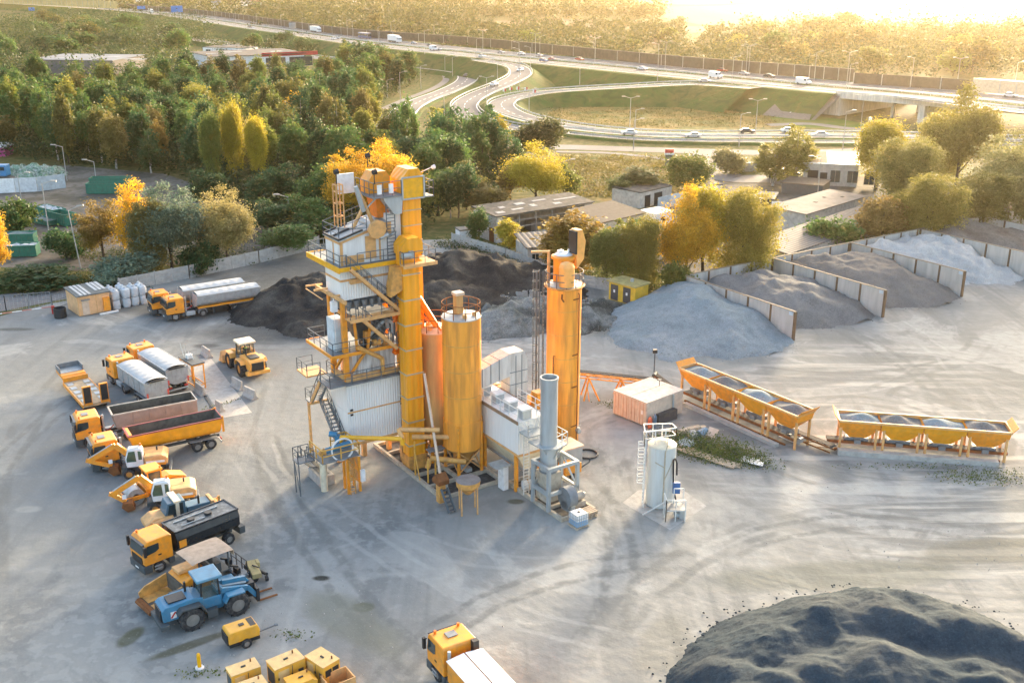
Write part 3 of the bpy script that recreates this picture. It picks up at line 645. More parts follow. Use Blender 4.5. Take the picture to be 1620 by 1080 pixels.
# screen house with sloping roof
prof = [(-5.5, 19.61), (.28, 19.61), (.28, 23.6), (-1.1, 23.6), (-1.1, 22.9), (-5.5, 21.7)]
part('screen_house', B().prism(prof, 'y', 1.65, 4.7), M('screen_white', (.74, .72, .68), .55, dirt=.35, dcol=(.42, .34, .26), streak=True), t)
mb = B().box(-5.56, -5.3, 1.6, 1.64, 19.6, 21.7).box(-5.53, -5.51, 3.0, 3.2, 19.6, 21.6).bar((-5.5, 1.6, 21.62), (-1.1, 1.6, 22.82), .1, .2).box(-3.2, -2.2, 1.58, 1.64, 19.9, 21.9).bar((-5.52, 1.6, 21.55), (-5.52, 4.7, 21.55), .1, .2).box(-1.9, -1.75, 1.58, 1.64, 19.7, 22.6).box(-5.2, -3.4, 1.55, 1.64, 19.7, 20.4).box(-1.3, -.7, 1.56, 1.64, 21.9, 22.9)
part('orange_trim', mb, pale_or, t)
part('roof_sheet', B().prism([(-5.65, 21.72), (-1.1, 22.96), (-1.1, 23.06), (-5.65, 21.82)], 'y', 1.5, 4.9), galv, t)
mb = B()
for y in (1.6, 3.2, 4.8): mb.bar((-5.6, y, 21.9), (-3.4, y, 22.5), .16)
mb.bar((-5.6, 1.6, 21.9), (-5.6, 4.8, 21.9), .16)
part('roof_frame', mb, black, t)
part('roof_railing', B().rail([(-3, 1.6, 22.55), (-5.6, 1.6, 21.85), (-5.6, 4.85, 21.85), (-1.4, 4.85, 22.95)]), rail_m, t)
d = part('vibrator_drum', B().cyl((-2.3, 1.1, 22.55), (-2.3, 4.0, 22.75), .36), galv, t)
part('drive_cover', B().cyl((-2.3, .9, 22.5), (-2.3, 1.2, 22.55), .85, n=8), pale_or, d)
mb = B().tube([(-4.6, 4.2, 22.3), (-2.4, 1.3, 22.6)], .13).tube([(-1.2, 1.4, 21.6), (-.4, 1.3, 22.0), (-.6, 1.2, 22.4)], .12)
mb.cyl((-2.0, 1.2, 21.7), (-1.2, 1.2, 21.9), .2)
part('conduit', mb, galv, t)
# feed chutes under the elevator head, jib, head platform
mb = B().frustum((-1.6, -.7, 2.2, 3.6), (-1.9, .0, 1.9, 3.8), 23.2, 25.0)
part('feed_chute', mb, M('chute_orange', (.80, .22, .01), .5, dirt=.25), t)
part('grey_chute', B().prism([(-.6, 23.6), (.1, 23.6), (.25, 25.1), (-1.6, 25.1), (-1.5, 24.8)], 'y', 1.0, 1.85), galv, t)
part('head_platform', B().box(-2.6, .2, .9, 4.6, 25.15, 25.27), grey_st, t)
part('head_railing', B().rail([(.1, .95, 25.27), (-2.5, .95, 25.27), (-2.5, 4.5, 25.27)], 1.2, .9), rail_m, t)
hb = part('damper_housing', B().prism([(-2.2, 25.28), (-.1, 25.28), (-.1, 26.6), (-.5, 27.1), (-1.6, 27.1), (-2.2, 26.3)], 'y', 2.6, 4.2), orange, t)
part('white_screen', B().box(-4.2, -2.7, 4.3, 4.5, 25.2, 26.9), white_p, t)
mb = B().rail([(-4.8, 3.6, 22.8), (-4.8, 3.6, 22.85)], 3.6, 1, .07)
for x, y in ((-4.9, 3.2), (-4.3, 3.2), (-4.9, 3.9), (-4.3, 3.9)): mb.bar((x, y, 22.5), (x, y, 26.2), .09)
for z in (23.5, 24.6, 25.6, 26.2):
    mb.bar((-4.9, 3.2, z), (-4.3, 3.2, z), .07).bar((-4.9, 3.9, z), (-4.3, 3.9, z), .07).bar((-4.9, 3.2, z), (-4.9, 3.9, z), .07).bar((-4.3, 3.2, z), (-4.3, 3.9, z), .07)
part('caged_ladder', mb, pale_or, t)
mb = B().tube([(-4.0, 2.2, 22.6), (-2.9, 2.0, 24.6), (-3.6, 2.0, 26.1)], .16).tube([(-2.9, 2.0, 24.6), (-2.3, 1.9, 23.0)], .16)
part('exhaust_pipe', mb, pale_or, t)
part('jib_arm', B().bar((-3.7, 1.9, 26.2), (-3.1, 1.9, 24.0), .35, .3).bar((-3.1, 1.9, 24.), (-1.6, 1.9, 25.2), .1), galv, t)
mb = B()
for x, z in ((-1.3, 19.7), (-.5, 19.7)): mb.bar((x, 1.2, z), (x, 1.2, 25.2), .07)
for i in range(18): mb.bar((-1.3, 1.2, 20 + i * .3), (-.5, 1.2, 20 + i * .3), .05)
part('ladder', mb, rail_m, t)
for p in ((-2.4, .95, 26.4), (-4.8, 3.3, 26.3), (-1.3, 4.4, 27.2)): part('floodlight', B().bar(p, (p[0], p[1], p[2] + .9), .07).cyl((p[0] - .15, p[1], p[2] + 1.0), (p[0] + .2, p[1], p[2] + 1.05), .2, .25, 8), black, t)
for x in (-.9, -2.0): part('switch_box', B().box(x - .2, x + .2, .85, .95, 25.5, 26.3), white_p, t)
# stairs
for (a, b, nm) in (((-5.2, .45, 19.55), (-.5, .45, 14.95), 'upper_stair'), ((-4.3, .45, 14.95), (-1.1, .45, 11.7), 'middle_stair')):
    s = part(nm, B().stairs(a, b, .85, (0, 1, 0)), pale_or, t)
    part('handrail', B().rail([a, b], 1.05, 1.3).rail([(a[0], a[1] + .85, a[2]), (b[0], b[1] + .85, b[2])], 1.05, 1.3), rail_m, s)
s = part('lower_stair', B().stairs((-7.3, 3.4, 8.9), (-7.3, 5.7, 6.2), .8, (1, 0, 0)).stairs((-6.6, 5.7, 6.2), (-6.6, 1.6, 2.5), .8, (1, 0, 0)).box(-7.5, -5.75, 5.7, 6.9, 6.05, 6.17).box(-6.8, -5.7, -.2, 1.6, 2.4, 2.5), grey_st, t)
part('handrail', B().rail([(-7.3, 3.4, 8.9), (-7.3, 5.7, 6.2), (-7.45, 5.7, 6.2), (-7.45, 6.85, 6.2), (-5.75, 6.85, 6.2)], 1.05, 1.2).rail([(-6.6, 5.7, 6.2), (-6.6, 1.6, 2.5)], 1.05, 1.2).rail([(-5.8, 5.7, 6.2), (-5.8, 1.6, 2.5)], 1.05, 1.2), rail_m, s)
part('stair_stringer', B().bar((-7.42, 3.4, 8.9), (-7.42, 5.7, 6.2), .1, .3).box(-7.6, -5.7, 5.6, 5.7, 5.95, 6.2), pale_or, s)
part('stair_post', B().box(-7.4, -7.2, 6.5, 6.7, 0, 6.05), pale_or, t)
mb = B().bar((-6.1, 6.0, 16.9), (-6.1, -.2, 16.9), .2, .28).bar((-6.9, 6.4, 16.7), (-6.9, 2.8, 16.6), .08).bar((-5.6, 4.5, 17), (-6.95, 4.5, 17), .16).bar((-5.6, 1.9, 17), (-6.1, 1.9, 17), .16).bar((-5.5, 6.0, 17.), (-7.0, 6.2, 17), .14)
j = part('hoist_beam', mb, pale_or, t)
part('hoist', B().box(-6.35, -5.85, 2.1, 2.6, 15.5, 16.4).bar((-6.1, 2.35, 16.4), (-6.1, 2.35, 16.8), .08).bar((-6.1, 2.35, 11.8), (-6.1, 2.35, 15.5), .04), white_p, t)
# elevators
t = plant('bucket_elevator', 'front amber bucket elevator rising from the ground to the top deck', 'bucket elevator', .1, .15)
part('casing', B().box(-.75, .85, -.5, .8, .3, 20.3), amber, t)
part('boot', B().box(-.85, .95, -.6, .9, .02, 1.4), cone_or, t)
for i in range(8): part('flange', B().box(-.83, .93, -.58, .88, 2.4 + i * 2.3, 2.52 + i * 2.3), M('flange_tan', (.50, .40, .24), .6), t)
part('head', B().prism([(-.85, 20.3), (1.15, 20.3), (1.15, 21.3), (.8, 21.75), (-.3, 21.75), (-.85, 21.1)], 'y', -.65, .95), amber, t)
part('head_deck', B().box(-1.1, 2.1, -1.3, -.6, 19.5, 19.62).box(1.2, 2.1, -.6, 1.2, 19.5, 19.62).box(-1.15, 2.15, -1.4, -1.31, 19.35, 19.65), pale_or, t)
part('head_railing', B().rail([(-1.05, -.6, 19.62), (-1.05, -1.25, 19.62), (2.05, -1.25, 19.62), (2.05, 1.2, 19.62)], 1.1, 1.), rail_m, t)
part('drive_motor', B().cyl((-1.0, -.9, 20.4), (-.2, -.9, 20.4), .26).box(-.3, .1, -1.1, -.68, 20.1, 20.7), galv, t)
part('discharge_spout', B().prism([(-.76, 19.3), (-.76, 17.2), (-1.9, 16.7), (-1.9, 17.4), (-1.5, 19.3)], 'y', -.3, .6), cone_or, t)
t = plant('bucket_elevator', 'rear amber bucket elevator topping the tower with a square yellow head', 'bucket elevator', 1.4, 2.2)
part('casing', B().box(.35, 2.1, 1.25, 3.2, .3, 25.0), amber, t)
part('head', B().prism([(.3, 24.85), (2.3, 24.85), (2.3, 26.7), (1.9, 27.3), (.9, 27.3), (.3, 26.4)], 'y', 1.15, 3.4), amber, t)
part('front_panel', B().box(.25, 2.25, 1.0, 1.12, 24.85, 26.6), MATS['bright_yellow'], t)
mb = B()
for a, b in (((.2, .95, 24.8), (2.3, .95, 24.8)), ((.2, .95, 26.65), (2.3, .95, 26.65)), ((.2, .95, 24.8), (.2, .95, 26.65)), ((2.3, .95, 24.8), (2.3, .95, 26.65))): mb.bar(a, b, .12)
part('panel_frame', mb, galv, t)
for i in range(4): part('flange', B().box(.3, 2.16, 1.18, 3.26, 21 + i * 1.35, 21.08 + i * 1.35), MATS['flange_tan'], t)
part('side_platform', B().box(2.32, 3.3, 1.0, 3.4, 24.75, 24.85), grey_st, t)
part('platform_railing', B().rail([(2.4, 1.0, 24.85), (3.25, 1.0, 24.85), (3.25, 3.3, 24.85), (2.4, 3.3, 24.85)], 1.3, .9), rail_m, t)
part('side_door', B().box(2.31, 2.4, 1.5, 2.7, 24.9, 26.4), salmon_w, t)
part('lamp_arm', B().bar((2.3, 2.5, 26.5), (3.9, 2.2, 27.1), .06).cyl((3.8, 2.2, 27.05), (4.1, 2.2, 27.1), .14, .2, 8), white_p, t)
t = plant('inclined_chute', 'steep orange twin screw chute leaning from the tower to the rusty silo', 'chute', 2.9, 1.2)
part('screw_tube', B().tube([(1.7, 1.0, 15.4), (3.0, .6, 13.0)], .3, 10), orange, t)
part('support_strut', B().bar((1.5, .8, 16.0), (2.9, -.4, 12.9), .2).bar((2.9, 1.4, 12.9), (1.4, 1.2, 14.8), .14), MATS['chute_orange'], t)
# silos
def ring(mb, c, r, z, t=.05, n=20):
    p = [(c[0] + r * math.cos(2 * math.pi * i / n), c[1] + r * math.sin(2 * math.pi * i / n), z) for i in range(n + 1)]
    for a, b in zip(p, p[1:]): mb.bar(a, b, t)
def ring_rail(mb, c, r, z, h=1.1, n=10, gap=0):
    for k in (.5, 1): ring(mb, c, r, z + h * k, .06)
    for i in range(n): a = 2 * math.pi * i / n; q = (c[0] + r * math.cos(a), c[1] + r * math.sin(a)); mb.bar((*q, z), (*q, z + h), .06)
sc = (3.3, -3.3)
t = plant('filler_silo', 'bright orange round filler silo on legs in front of the rusty silo', 'silo', *sc)
part('shell', B().rev([(1.72, 2.7), (1.72, 5.2), (1.78, 5.21), (1.78, 5.4), (1.72, 5.41), (1.72, 14.9)], sc, 36), silo_or, t)
part('cone', B().rev([(.45, .9), (1.1, 2.1), (1.7, 2.69)], sc, 28), cone_or, t)
for z in (7.8, 10.2, 12.6): part('weld_seam', B().rev([(1.722, z), (1.735, z + .01), (1.735, z + .05), (1.722, z + .06)], sc, 36, False), cone_or, t)
part('roof', B().rev([(1.76, 14.91), (1.76, 15.0), (.3, 15.25)], sc, 32), galv, t)
mb = B(); ring_rail(mb, sc, 1.68, 15.0, 1.25, 10); part('roof_railing', mb, rust, t)
f = part('vent_filter', B().box(2.75, 3.4, -3.5, -2.9, 15.1, 16.9), rusty_silo, t); part('filter_cap', B().box(2.65, 3.5, -3.6, -2.8, 16.9, 17.15), salmon_w, f)
mb = B()
for x, y in ((3.0, -4.4), (4.1, -4.2), (3.9, -2.4)): mb.cyl((x, y, 15.0), (x, y, 15.4), .2)
part('hatch', mb, pale_or, t)
for q, (dx, dy) in enumerate(((-1.2, -1.2), (1.2, -1.2), (-1.2, 1.2), (1.2, 1.2))):
    part('leg', B().cyl((sc[0] + dx, sc[1] + dy, 0), (sc[0] + dx, sc[1] + dy, 5.2), .16, n=10), orange, t)
mb = B()
for a, b in (((-1.2, -1.2), (1.2, -1.2)), ((-1.2, -1.2), (-1.2, 1.2)), ((1.2, -1.2), (1.2, 1.2))):
    for z0, z1 in ((.5, 2.6), (2.6, .5)): mb.bar((sc[0] + a[0], sc[1] + a[1], z0), (sc[0] + b[0], sc[1] + b[1], z1), .09)
part('cross_brace', mb, pale_or, t)
part('rotary_valve', B().cyl((*sc, .3), (*sc, .9), .38).box(sc[0] - .3, sc[0] + .3, sc[1] - 1, sc[1] - .3, .35, .7), galv, t)
sc = (3.0, 1.0)
t = plant('filler_silo', 'rusty pinkish orange silo half hidden behind the bright orange one', 'silo', *sc)
part('shell', B().rev([(1.72, 3.1), (1.72, 12.6)], sc, 36), rusty_silo, t)
part('cone', B().rev([(.4, .9), (1.7, 3.09)], sc, 28), rusty_silo, t)
part('roof', B().rev([(1.76, 12.61), (1.76, 12.7), (.3, 13.0)], sc, 32), salmon_w, t)
mb = B(); ring_rail(mb, sc, 1.68, 12.7, 1.2, 10); part('roof_railing', mb, rust, t)
part('hatch', B().cyl((2.2, .4, 12.7), (2.2, .4, 13.1), .22).cyl((3.2, -.2, 12.8), (3.2, -.2, 13.1), .18).cyl((2.6, 1.4, 12.8), (2.6, 1.4, 13.2), .2), pale_or, t)
for dx in (-1.2, 1.2):
    for dy in (-1.2, 1.2): part('leg', B().cyl((sc[0] + dx, sc[1] + dy, 0), (sc[0] + dx, sc[1] + dy, 3.6), .16, n=10), orange, t)
sc = (14.4, -3.3)
t = plant('bitumen_silo', 'tallest smooth orange silo with a chute head and side ladder', 'silo', *sc)
part('shell', B().rev([(1.6, 0), (1.6, 15.7), (1.64, 15.71), (1.64, 16.0)], sc, 40), silo_or, t)
for z in (2.3, 4.6, 6.9, 9.2, 11.5, 13.8): part('weld_seam', B().rev([(1.602, z), (1.614, z + .01), (1.614, z + .045), (1.602, z + .055)], sc, 40, False), cone_or, t)
part('roof', B().rev([(1.62, 16.01), (1.62, 16.1), (.3, 16.3)], sc, 32), galv, t)
mb = B(); ring_rail(mb, sc, 1.75, 16.05, 1.3, 12); part('roof_railing', mb, rail_m, t)
mb = B().rev([(1.7, 15.85), (1.9, 16.0), (1.9, 16.06), (1.7, 16.06)], sc, 28); part('roof_kerb', mb, cone_or, t)
part('loading_drum', B().rev([(.95, 16.2), (.95, 18.3), (1.15, 18.35), (1.15, 18.6), (.9, 18.7)], (14.7, -2.7), 24), orange, t)
part('drum_lid', B().rev([(.88, 18.72), (.7, 18.85), (.2, 18.95)], (14.7, -2.7), 18).box(14.3, 14.8, -2.6, -2.2, 18.8, 19.1).cyl((15.1, -2.9, 18.8), (15.1, -2.9, 19.2), .1), white_p, t)
part('dust_filter', B().rev([(.7, 16.2), (.72, 18.0), (.6, 18.3), (.25, 18.45)], (13.9, -4.3), 22), clean_or, t)
part('chute_head', B().prism([(15.3, 17.5), (16.1, 18.3), (16.3, 20.0), (15.9, 21.1), (15.35, 21.1), (15.3, 18.6)], 'y', -3.9, -2.9), clean_or, t)
part('chute_cover', B().box(15.12, 15.3, -3.95, -2.85, 18.9, 21.0), black, t)
mb = B().bar((13.3, -2.3, 16.1), (13.3, -2.3, 19.2), .2).bar((13.3, -2.3, 19.1), (11.9, -1.5, 19.1), .18)
part('davit', mb, pale_or, t)
mb = B()
for x, y in ((12.55, -1.55), (12.95, -1.35), (12.2, -1.9), (12.5, -1.0)): mb.bar((x, y, 2.5), (x, y, 17.2), .07)
for i in range(17):
    z = 2.7 + i * .9; q = [(12.55, -1.55, z), (12.95, -1.35, z), (12.5, -.95, z), (12.15, -1.4, z)]
    for a, b in zip(q, q[1:] + q[:1]): mb.bar(a, b, .06)
for i in range(40): mb.bar((12.75, -2.2, 1.6 + i * .36), (13.1, -1.9, 1.6 + i * .36), .05)
mb.bar((12.75, -2.2, 1), (12.75, -2.2, 17.3), .06).bar((13.1, -1.9, 1), (13.1, -1.9, 17.3), .06)
part('caged_ladder', mb, rail_m, t)
mb = B().tube([(14.9, -4.95, .6), (14.9, -4.95, 15.4), (14.9, -4.6, 15.6)], .05)
for z in (2.4, 6.4, 9.6, 15.0): mb.bar((14.9, -4.9, z), (14.2, -5.0, z), .08)
mb.tube([(12.9, -3.9, 9.5), (12.75, -4.0, 9.5), (12.75, -4.0, 3)], .06).tube([(13.2, -4.6, 15.6), (13.1, -4.7, 15.2), (13.3, -4.75, 14.9)], .08)
part('pipe', mb, rust, t)
part('valve', B().cyl((15.0, -5.1, 1.6), (15.0, -5.1, 2.2), .16).cyl((15.0, -5.3, 1.9), (15.0, -4.9, 1.9), .22).bar((14.8, -5.1, 2.4), (15.3, -5.1, 2.4), .05), galv, t)
# steel base frame
def skid(label, x0, x1, y0, y1, xs, ys, mat, h=.38):
    t = plant('base_frame', label, 'base frame', (x0 + x1) / 2, (y0 + y1) / 2)
    mb = B()
    for x in [x0] + xs + [x1]: mb.box(x - .13, x + .13, y0, y1, 0, h)
    part('long_beam', mb, mat, t); mb = B()
    xx = [x0] + xs + [x1]
    for y in [y0 + .13] + ys + [y1 - .13]:
        for a, b in zip(xx, xx[1:]): mb.box(a + .13, b - .13, y - .12, y + .12, .03, h - .04)
    part('cross_beam', mb, cone_or if mat is pale_or else mat, t)
    part('floor_plate', B().box(x0 + .14, x1 - .14, y0 + .26, y1 - .26, .008, .026), M('oily_plate', (.06, .06, .058), .7, dirt=.6, dcol=(.16, .155, .15)), t)
skid('pale steel ground frame under the mixing tower and orange silos', -1.1, 5.0, -7.2, 6.1, [2.0], [-4.6, -2.0, .8, 3.6], M('frame_paint', (.46, .40, .31), .7, dirt=.6, dcol=(.22, .2, .17)))
skid('grey steel ground frame under the metal chimney and fan', 5.3, 8.6, -16.0, -7.6, [], [-13.6, -11.4, -9.4], MATS['frame_paint'])
# bag filter house
t = plant('bag_filter', 'long white bag filter house on orange legs with four roof vents', 'filter house', 6.4, -4.8)
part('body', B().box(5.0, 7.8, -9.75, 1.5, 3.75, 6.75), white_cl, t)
part('hopper', B().frustum((6.0, 6.8, -9.3, 1.2), (5.05, 7.75, -9.7, 1.4), 1.9, 3.55), cream, t)
part('waist_beam', B().box(4.95, 7.85, -9.8, 1.55, 3.55, 3.74), pale_or, t)
part('roof', B().box(4.93, 7.87, -9.82, 1.57, 6.76, 6.86), white_p, t)
part('roof_edge', B().box(4.86, 4.93, -9.85, 1.6, 6.6, 6.9).box(7.88, 7.95, -9.85, 1.6, 6.6, 6.9), M('edge_brown', (.28, .19, .12), .7), t)
v = part('roof_vent', B().box(5.5, 6.4, -9.7, -8.9, 6.87, 7.7), galv, t); part('vent_cap', B().box(5.42, 6.48, -9.78, -8.82, 7.7, 7.85), white_p, v)
copies(v, [(0, 2.15, 0), (0, 4.3, 0), (0, 6.45, 0)])
part('roof_railing', B().rail([(7.75, -5.5, 6.87), (7.75, -9.7, 6.87), (6.9, -9.7, 6.87)]).rail([(4.98, -9.7, 6.87), (4.98, 1.4, 6.87)]), rail_w, t)
for x in (5.15, 7.65):
    for y in (-9.2, -4.0, 1.2): part('leg', B().box(x - .14, x + .14, y - .14, y + .14, 0, 3.54), orange, t)
part('screw_tube', B().cyl((6.4, -9.6, 1.6), (6.4, 1.6, 1.6), .28), galv, t)
part('access_platform', B().box(5.0, 7.0, -11.3, -9.86, 5.9, 6.0), galv, t)
part('platform_railing', B().rail([(4.95, -9.9, 6), (5.0, -11.25, 6), (5.4, -11.25, 6)]).rail([(6.95, -11.25, 6), (6.95, -9.9, 6)]), rail_w, t)
mb = B()
for x in (5.0, 5.55): mb.bar((x, -10.6, .3), (x, -10.6, 6.0), .06)
for i in range(18): mb.bar((5.0, -10.6, .6 + i * .3), (5.55, -10.6, .6 + i * .3), .05)
part('ladder', mb, rail_w, t)
t = plant('exhaust_duct', 'dusty white square exhaust duct bending down behind the filter house', 'duct', 9, -3.2)
part('vertical_duct', B().prism([(8.0, 5.5), (9.9, 5.5), (9.9, 9.9), (9.5, 10.7), (8.0, 10.7)], 'y', -3.9, -2.3), M('duct_white', (.60, .56, .50), .6, dirt=.6, dcol=(.38, .32, .26), streak=True), t)
part('horizontal_duct', B().prism([(4.4, 7.9), (7.99, 8.5), (7.99, 10.7), (4.4, 9.6)], 'y', -3.9, -2.3), MATS['duct_white'], t)
part('taper', B().frustum((8.0, 9.4, -3.6, -2.4), (8.0, 9.9, -3.9, -2.3), 1.2, 5.49), MATS['duct_white'], t)
mb = B()
for z in (6.4, 7.6, 8.8): mb.box(7.97, 9.93, -3.93, -2.27, z, z + .07)
for x in (8.6, 9.25): mb.box(x, x + .07, -3.93, -2.27, 5.6, 10.4)
for x in (5.0, 5.9, 6.8): mb.box(x, x + .07, -3.93, -2.27, 7.99 + (x - 4.4) * .17, 9.62 + (x - 4.4) * .31)
part('stiffener', mb, grey_st, t)
t = plant('drying_drum', 'orange drying drum with burner and steelwork beside the tall silo', 'drying drum', 11.4, 0)
part('drum', B().cyl((11.2, -2.2, 3.2), (11.2, 6.0, 3.5), 1.25, n=24), cone_or, t)
for y in (-.8, 3.2): part('riding_ring', B().cyl((11.2, y, 3.25), (11.2, y + .3, 3.26), 1.42, n=24), rust, t)
part('burner_hood', B().prism([(9.9, 1.4), (12.4, 1.4), (12.4, 4.8), (11.6, 5.6), (10.2, 5.2)], 'y', -3.6, -2.25), orange, t)
part('burner', B().cyl((11.2, -3.6, 3.2), (11.2, -5.0, 3.2), .5, .35).box(10.8, 11.6, -5.6, -4.7, 2.3, 3.4), orange, t)
part('feed_hood', B().box(9.9, 12.5, 6.02, 7.6, 1.6, 5.4), orange, t)
mb = B()
for x in (9.9, 12.4):
    for y in (-1.5, 2, 5.5): mb.box(x - .12, x + .12, y - .12, y + .12, 0, 2.6)
    mb.box(x - .15, x + .15, -5, 7.5, 2.6, 2.9)
part('support_frame', mb, orange, t)
part('walkway', B().box(8.9, 9.7, -7.5, 3, 3.6, 3.7), grey_st, t)
part('walkway_railing', B().rail([(9.65, -7.4, 3.7), (9.65, 3, 3.7)]).rail([(8.95, -7.4, 3.7), (9.65, -7.4, 3.7)]), rail_y, t)
part('elevator_leg', B().bar((10.6, -3.9, 1.0), (10.6, -4.6, 6.4), .6, .8).box(10.2, 11.1, -5.1, -4.1, 5.6, 6.7), orange, t)
# chimney and fan
t = plant('chimney', 'wide open topped galvanised metal chimney in a square steel frame', 'chimney', 6.1, -12.9)
part('pipe', B().rev([(.72, 3.3), (.72, 11.5), (.78, 11.5), (.78, 11.7), (.66, 11.7), (.66, 9.5), (.02, 9.4)], (6.1, -12.7), 30, False), galv, t)
part('collar', B().rev([(.76, 5.4), (.76, 5.55)], (6.1, -12.7), 28).rev([(.8, 3.2), (.8, 3.35)], (6.1, -12.7), 28), grey_st, t)
for x in (4.95, 7.9):
    for y in (-14.4, -12.1): part('frame_post', B().box(x - .14, x + .14, y - .14, y + .14, .39, 4.05), galv, t)
mb = B()
for z in (4.2, 1.9):
    mb.bar((4.8, -14.4, z), (8.05, -14.4, z), .28).bar((4.8, -12.1, z), (8.05, -12.1, z), .28).bar((4.95, -14.26, z), (4.95, -12.24, z), .28).bar((7.9, -14.26, z), (7.9, -12.24, z), .28)
mb.bar((7.9, -12.3, 4.0), (7.9, -14.2, 2.1), .14).bar((5.1, -12.1, 2.1), (7.7, -12.1, 4.0), .14)
part('frame_beam', mb, galv, t)
part('inlet_box', B().box(5.4, 6.9, -13.5, -11.9, .6, 3.2), MATS['frame_paint'], t)
part('ring_platform', B().prism([(4.9, -11.4), (7.3, -11.4), (7.4, -13.6), (6.0, -14.0), (5.0, -13.2)], 'z', 5.6, 5.7), galv, t)
part('platform_bracket', B().bar((5.2, -13.2, 5.6), (5.8, -13.1, 4.6), .1).bar((6.2, -13.9, 5.6), (6.2, -13.4, 4.5), .1).bar((7.3, -13.4, 5.6), (6.7, -13, 4.6), .1), galv, t)
part('platform_railing', B().rail([(7.3, -11.4, 5.7), (7.4, -13.6, 5.7), (6.0, -14.0, 5.7)], 1.1, .8), rail_w, t)
t = plant('exhaust_fan', 'grey exhaust fan with motor at the foot of the metal chimney', 'fan', 6.9, -15)
part('casing', B().cyl((6.2, -14.9, 1.5), (7.0, -14.9, 1.5), .95, n=20).box(6.2, 7.0, -15.4, -14.5, .4, 1.2), grey_st, t)
part('motor', B().cyl((7.25, -14.9, 1.3), (8.1, -14.9, 1.3), .38).cyl((8.1, -14.9, 1.3), (8.35, -14.9, 1.3), .3, .2).box(7.2, 8.2, -15.3, -14.5, .4, .9), M('motor_beige', (.40, .35, .28), .6, dirt=.4), t)
part('bearing_block', B().box(6.4, 6.8, -15.7, -15.42, .6, 1.2).cyl((7.02, -14.9, 1.4), (7.24, -14.9, 1.4), .18), galv, t)
t = plant('sample_hopper', 'small round rusty cone hopper on four thin legs', 'hopper', -.3, -10.1)
part('bowl', B().rev([(.25, 1.7), (1.0, 2.5), (1.05, 3.0)], (-.3, -10.1), 20), cone_or, t)
part('lid', B().rev([(1.07, 3.01), (.9, 3.06), (.1, 3.12)], (-.3, -10.1), 20), M('dull_lid', (.25, .22, .2), .7, dirt=.4), t)
for a in range(4): part('leg', B().bar((-.3 + .95 * math.cos(a * 1.57 + .4), -10.1 + .95 * math.sin(a * 1.57 + .4), 0), (-.3 + .95 * math.cos(a * 1.57 + .4), -10.1 + .95 * math.sin(a * 1.57 + .4), 2.7), .1), pale_or, t)
t = plant('filler_screw', 'small filler elevator with brown hood beside the cone hopper', 'conveyor', -1.5, -8.5)
part('casing', B().box(-2.0, -1.4, -8.2, -7.6, .39, 2.2), cone_or, t)
part('hood', B().prism([(-8.5, 2.2), (-7.3, 2.2), (-7.3, 2.5), (-7.9, 3.1), (-8.5, 2.6)], 'x', -2.2, -1.2), rust, t)
part('step_ladder', B().stairs((-1.9, -9.6, .1), (-1.9, -8.3, 1.8), .6, (1, 0, 0)), rail_m, t)
t = plant('dust_pipe', 'thin pinkish pipe leaning down in front of the rusty silo', 'pipe', 1.0, -4)
part('tube', B().tube([(.75, -1.0, 9.4), (-.45, -5.9, .6)], .13, 8), salmon_w, t)
part('end_box', B().box(-.75, -.15, -6.4, -5.8, .39, 1.0), galv, t)
t = plant('screw_conveyor', 'orange screw conveyor tube running across in front of the elevators', 'conveyor', 1, -4.2)
part('tube', B().tube([(-1.0, -1.6, 3.9), (2.2, -3.8, 3.9)], .22, 10), pale_or, t)
part('lower_tube', B().tube([(-.2, -3.4, 2.3), (2.6, -4.9, 1.8)], .26, 10).tube([(-.5, -3.4, 1.4), (-.2, -3.4, 2.3)], .24, 8), cone_or, t)
part('stand', B().bar((-1.1, -2.2, 0.39), (-1.1, -2.2, 3.7), .12).bar((-1.3, -3.4, .39), (-1.1, -2.2, 2.6), .08).bar((.2, -3.6, .39), (.2, -3.6, 2.1), .12).bar((-.9, -4.2, .39), (-.9, -4.2, 2.6), .1), rail_y, t)
part('access_deck', B().box(.0, 1.6, -3.0, -2.2, 2.6, 2.68), grey_st, t)
t = plant('valve_cabinet', 'white upright cabinet with flat canopy by an orange leg', 'cabinet', 3.9, -8.1)
part('body', B().box(4.2, 4.75, -8.6, -7.7, .02, 2.4), white_p, t, bevel=.03)
part('canopy', B().box(3.3, 4.8, -8.9, -7.5, 2.42, 2.55), galv, t)
t = plant('wrapped_bundle', 'round bundle wrapped in white sheet on the chimney frame', 'bundle', 5.9, -10.0)
part('wrap', B().cyl((5.4, -9.9, .75), (6.3, -10.1, .75), .48, n=14), M('white_sheet', (.62, .62, .60), .7, dirt=.4, bump=.06, bscale=5), t)
part('strap', B().cyl((5.8, -9.98, .75), (5.9, -10.02, .75), .5, n=14), cone_or, t)
t = plant('power_cabinet', 'grey power cabinet with pale lid behind the chimney frame', 'cabinet', 12.1, -7.2)
part('body', B().box(11.0, 13.2, -8.2, -6.2, .1, 1.9), galv, t, bevel=.03)
part('lid', B().box(10.9, 13.3, -8.3, -6.1, 1.91, 2.05), salmon_w, t)
t = plant('heater_trailer', 'small yellow trailer unit with drawbar behind the chimney frame', 'trailer', 10.6, -9.6)
part('body', B().box(9.8, 11.6, -10.2, -9.0, .55, 1.5), orange, t, bevel=.05)
part('drawbar', B().bar((11.6, -9.6, .5), (13.2, -9.3, .8), .1).bar((13.2, -9.3, .8), (13.2, -9.3, 1.2), .08), dk_st, t)
for y in (-10.25, -8.95): part('wheel', B().cyl((10.6, y - .1, .35), (10.6, y + .1, .35), .35), rubber, t)
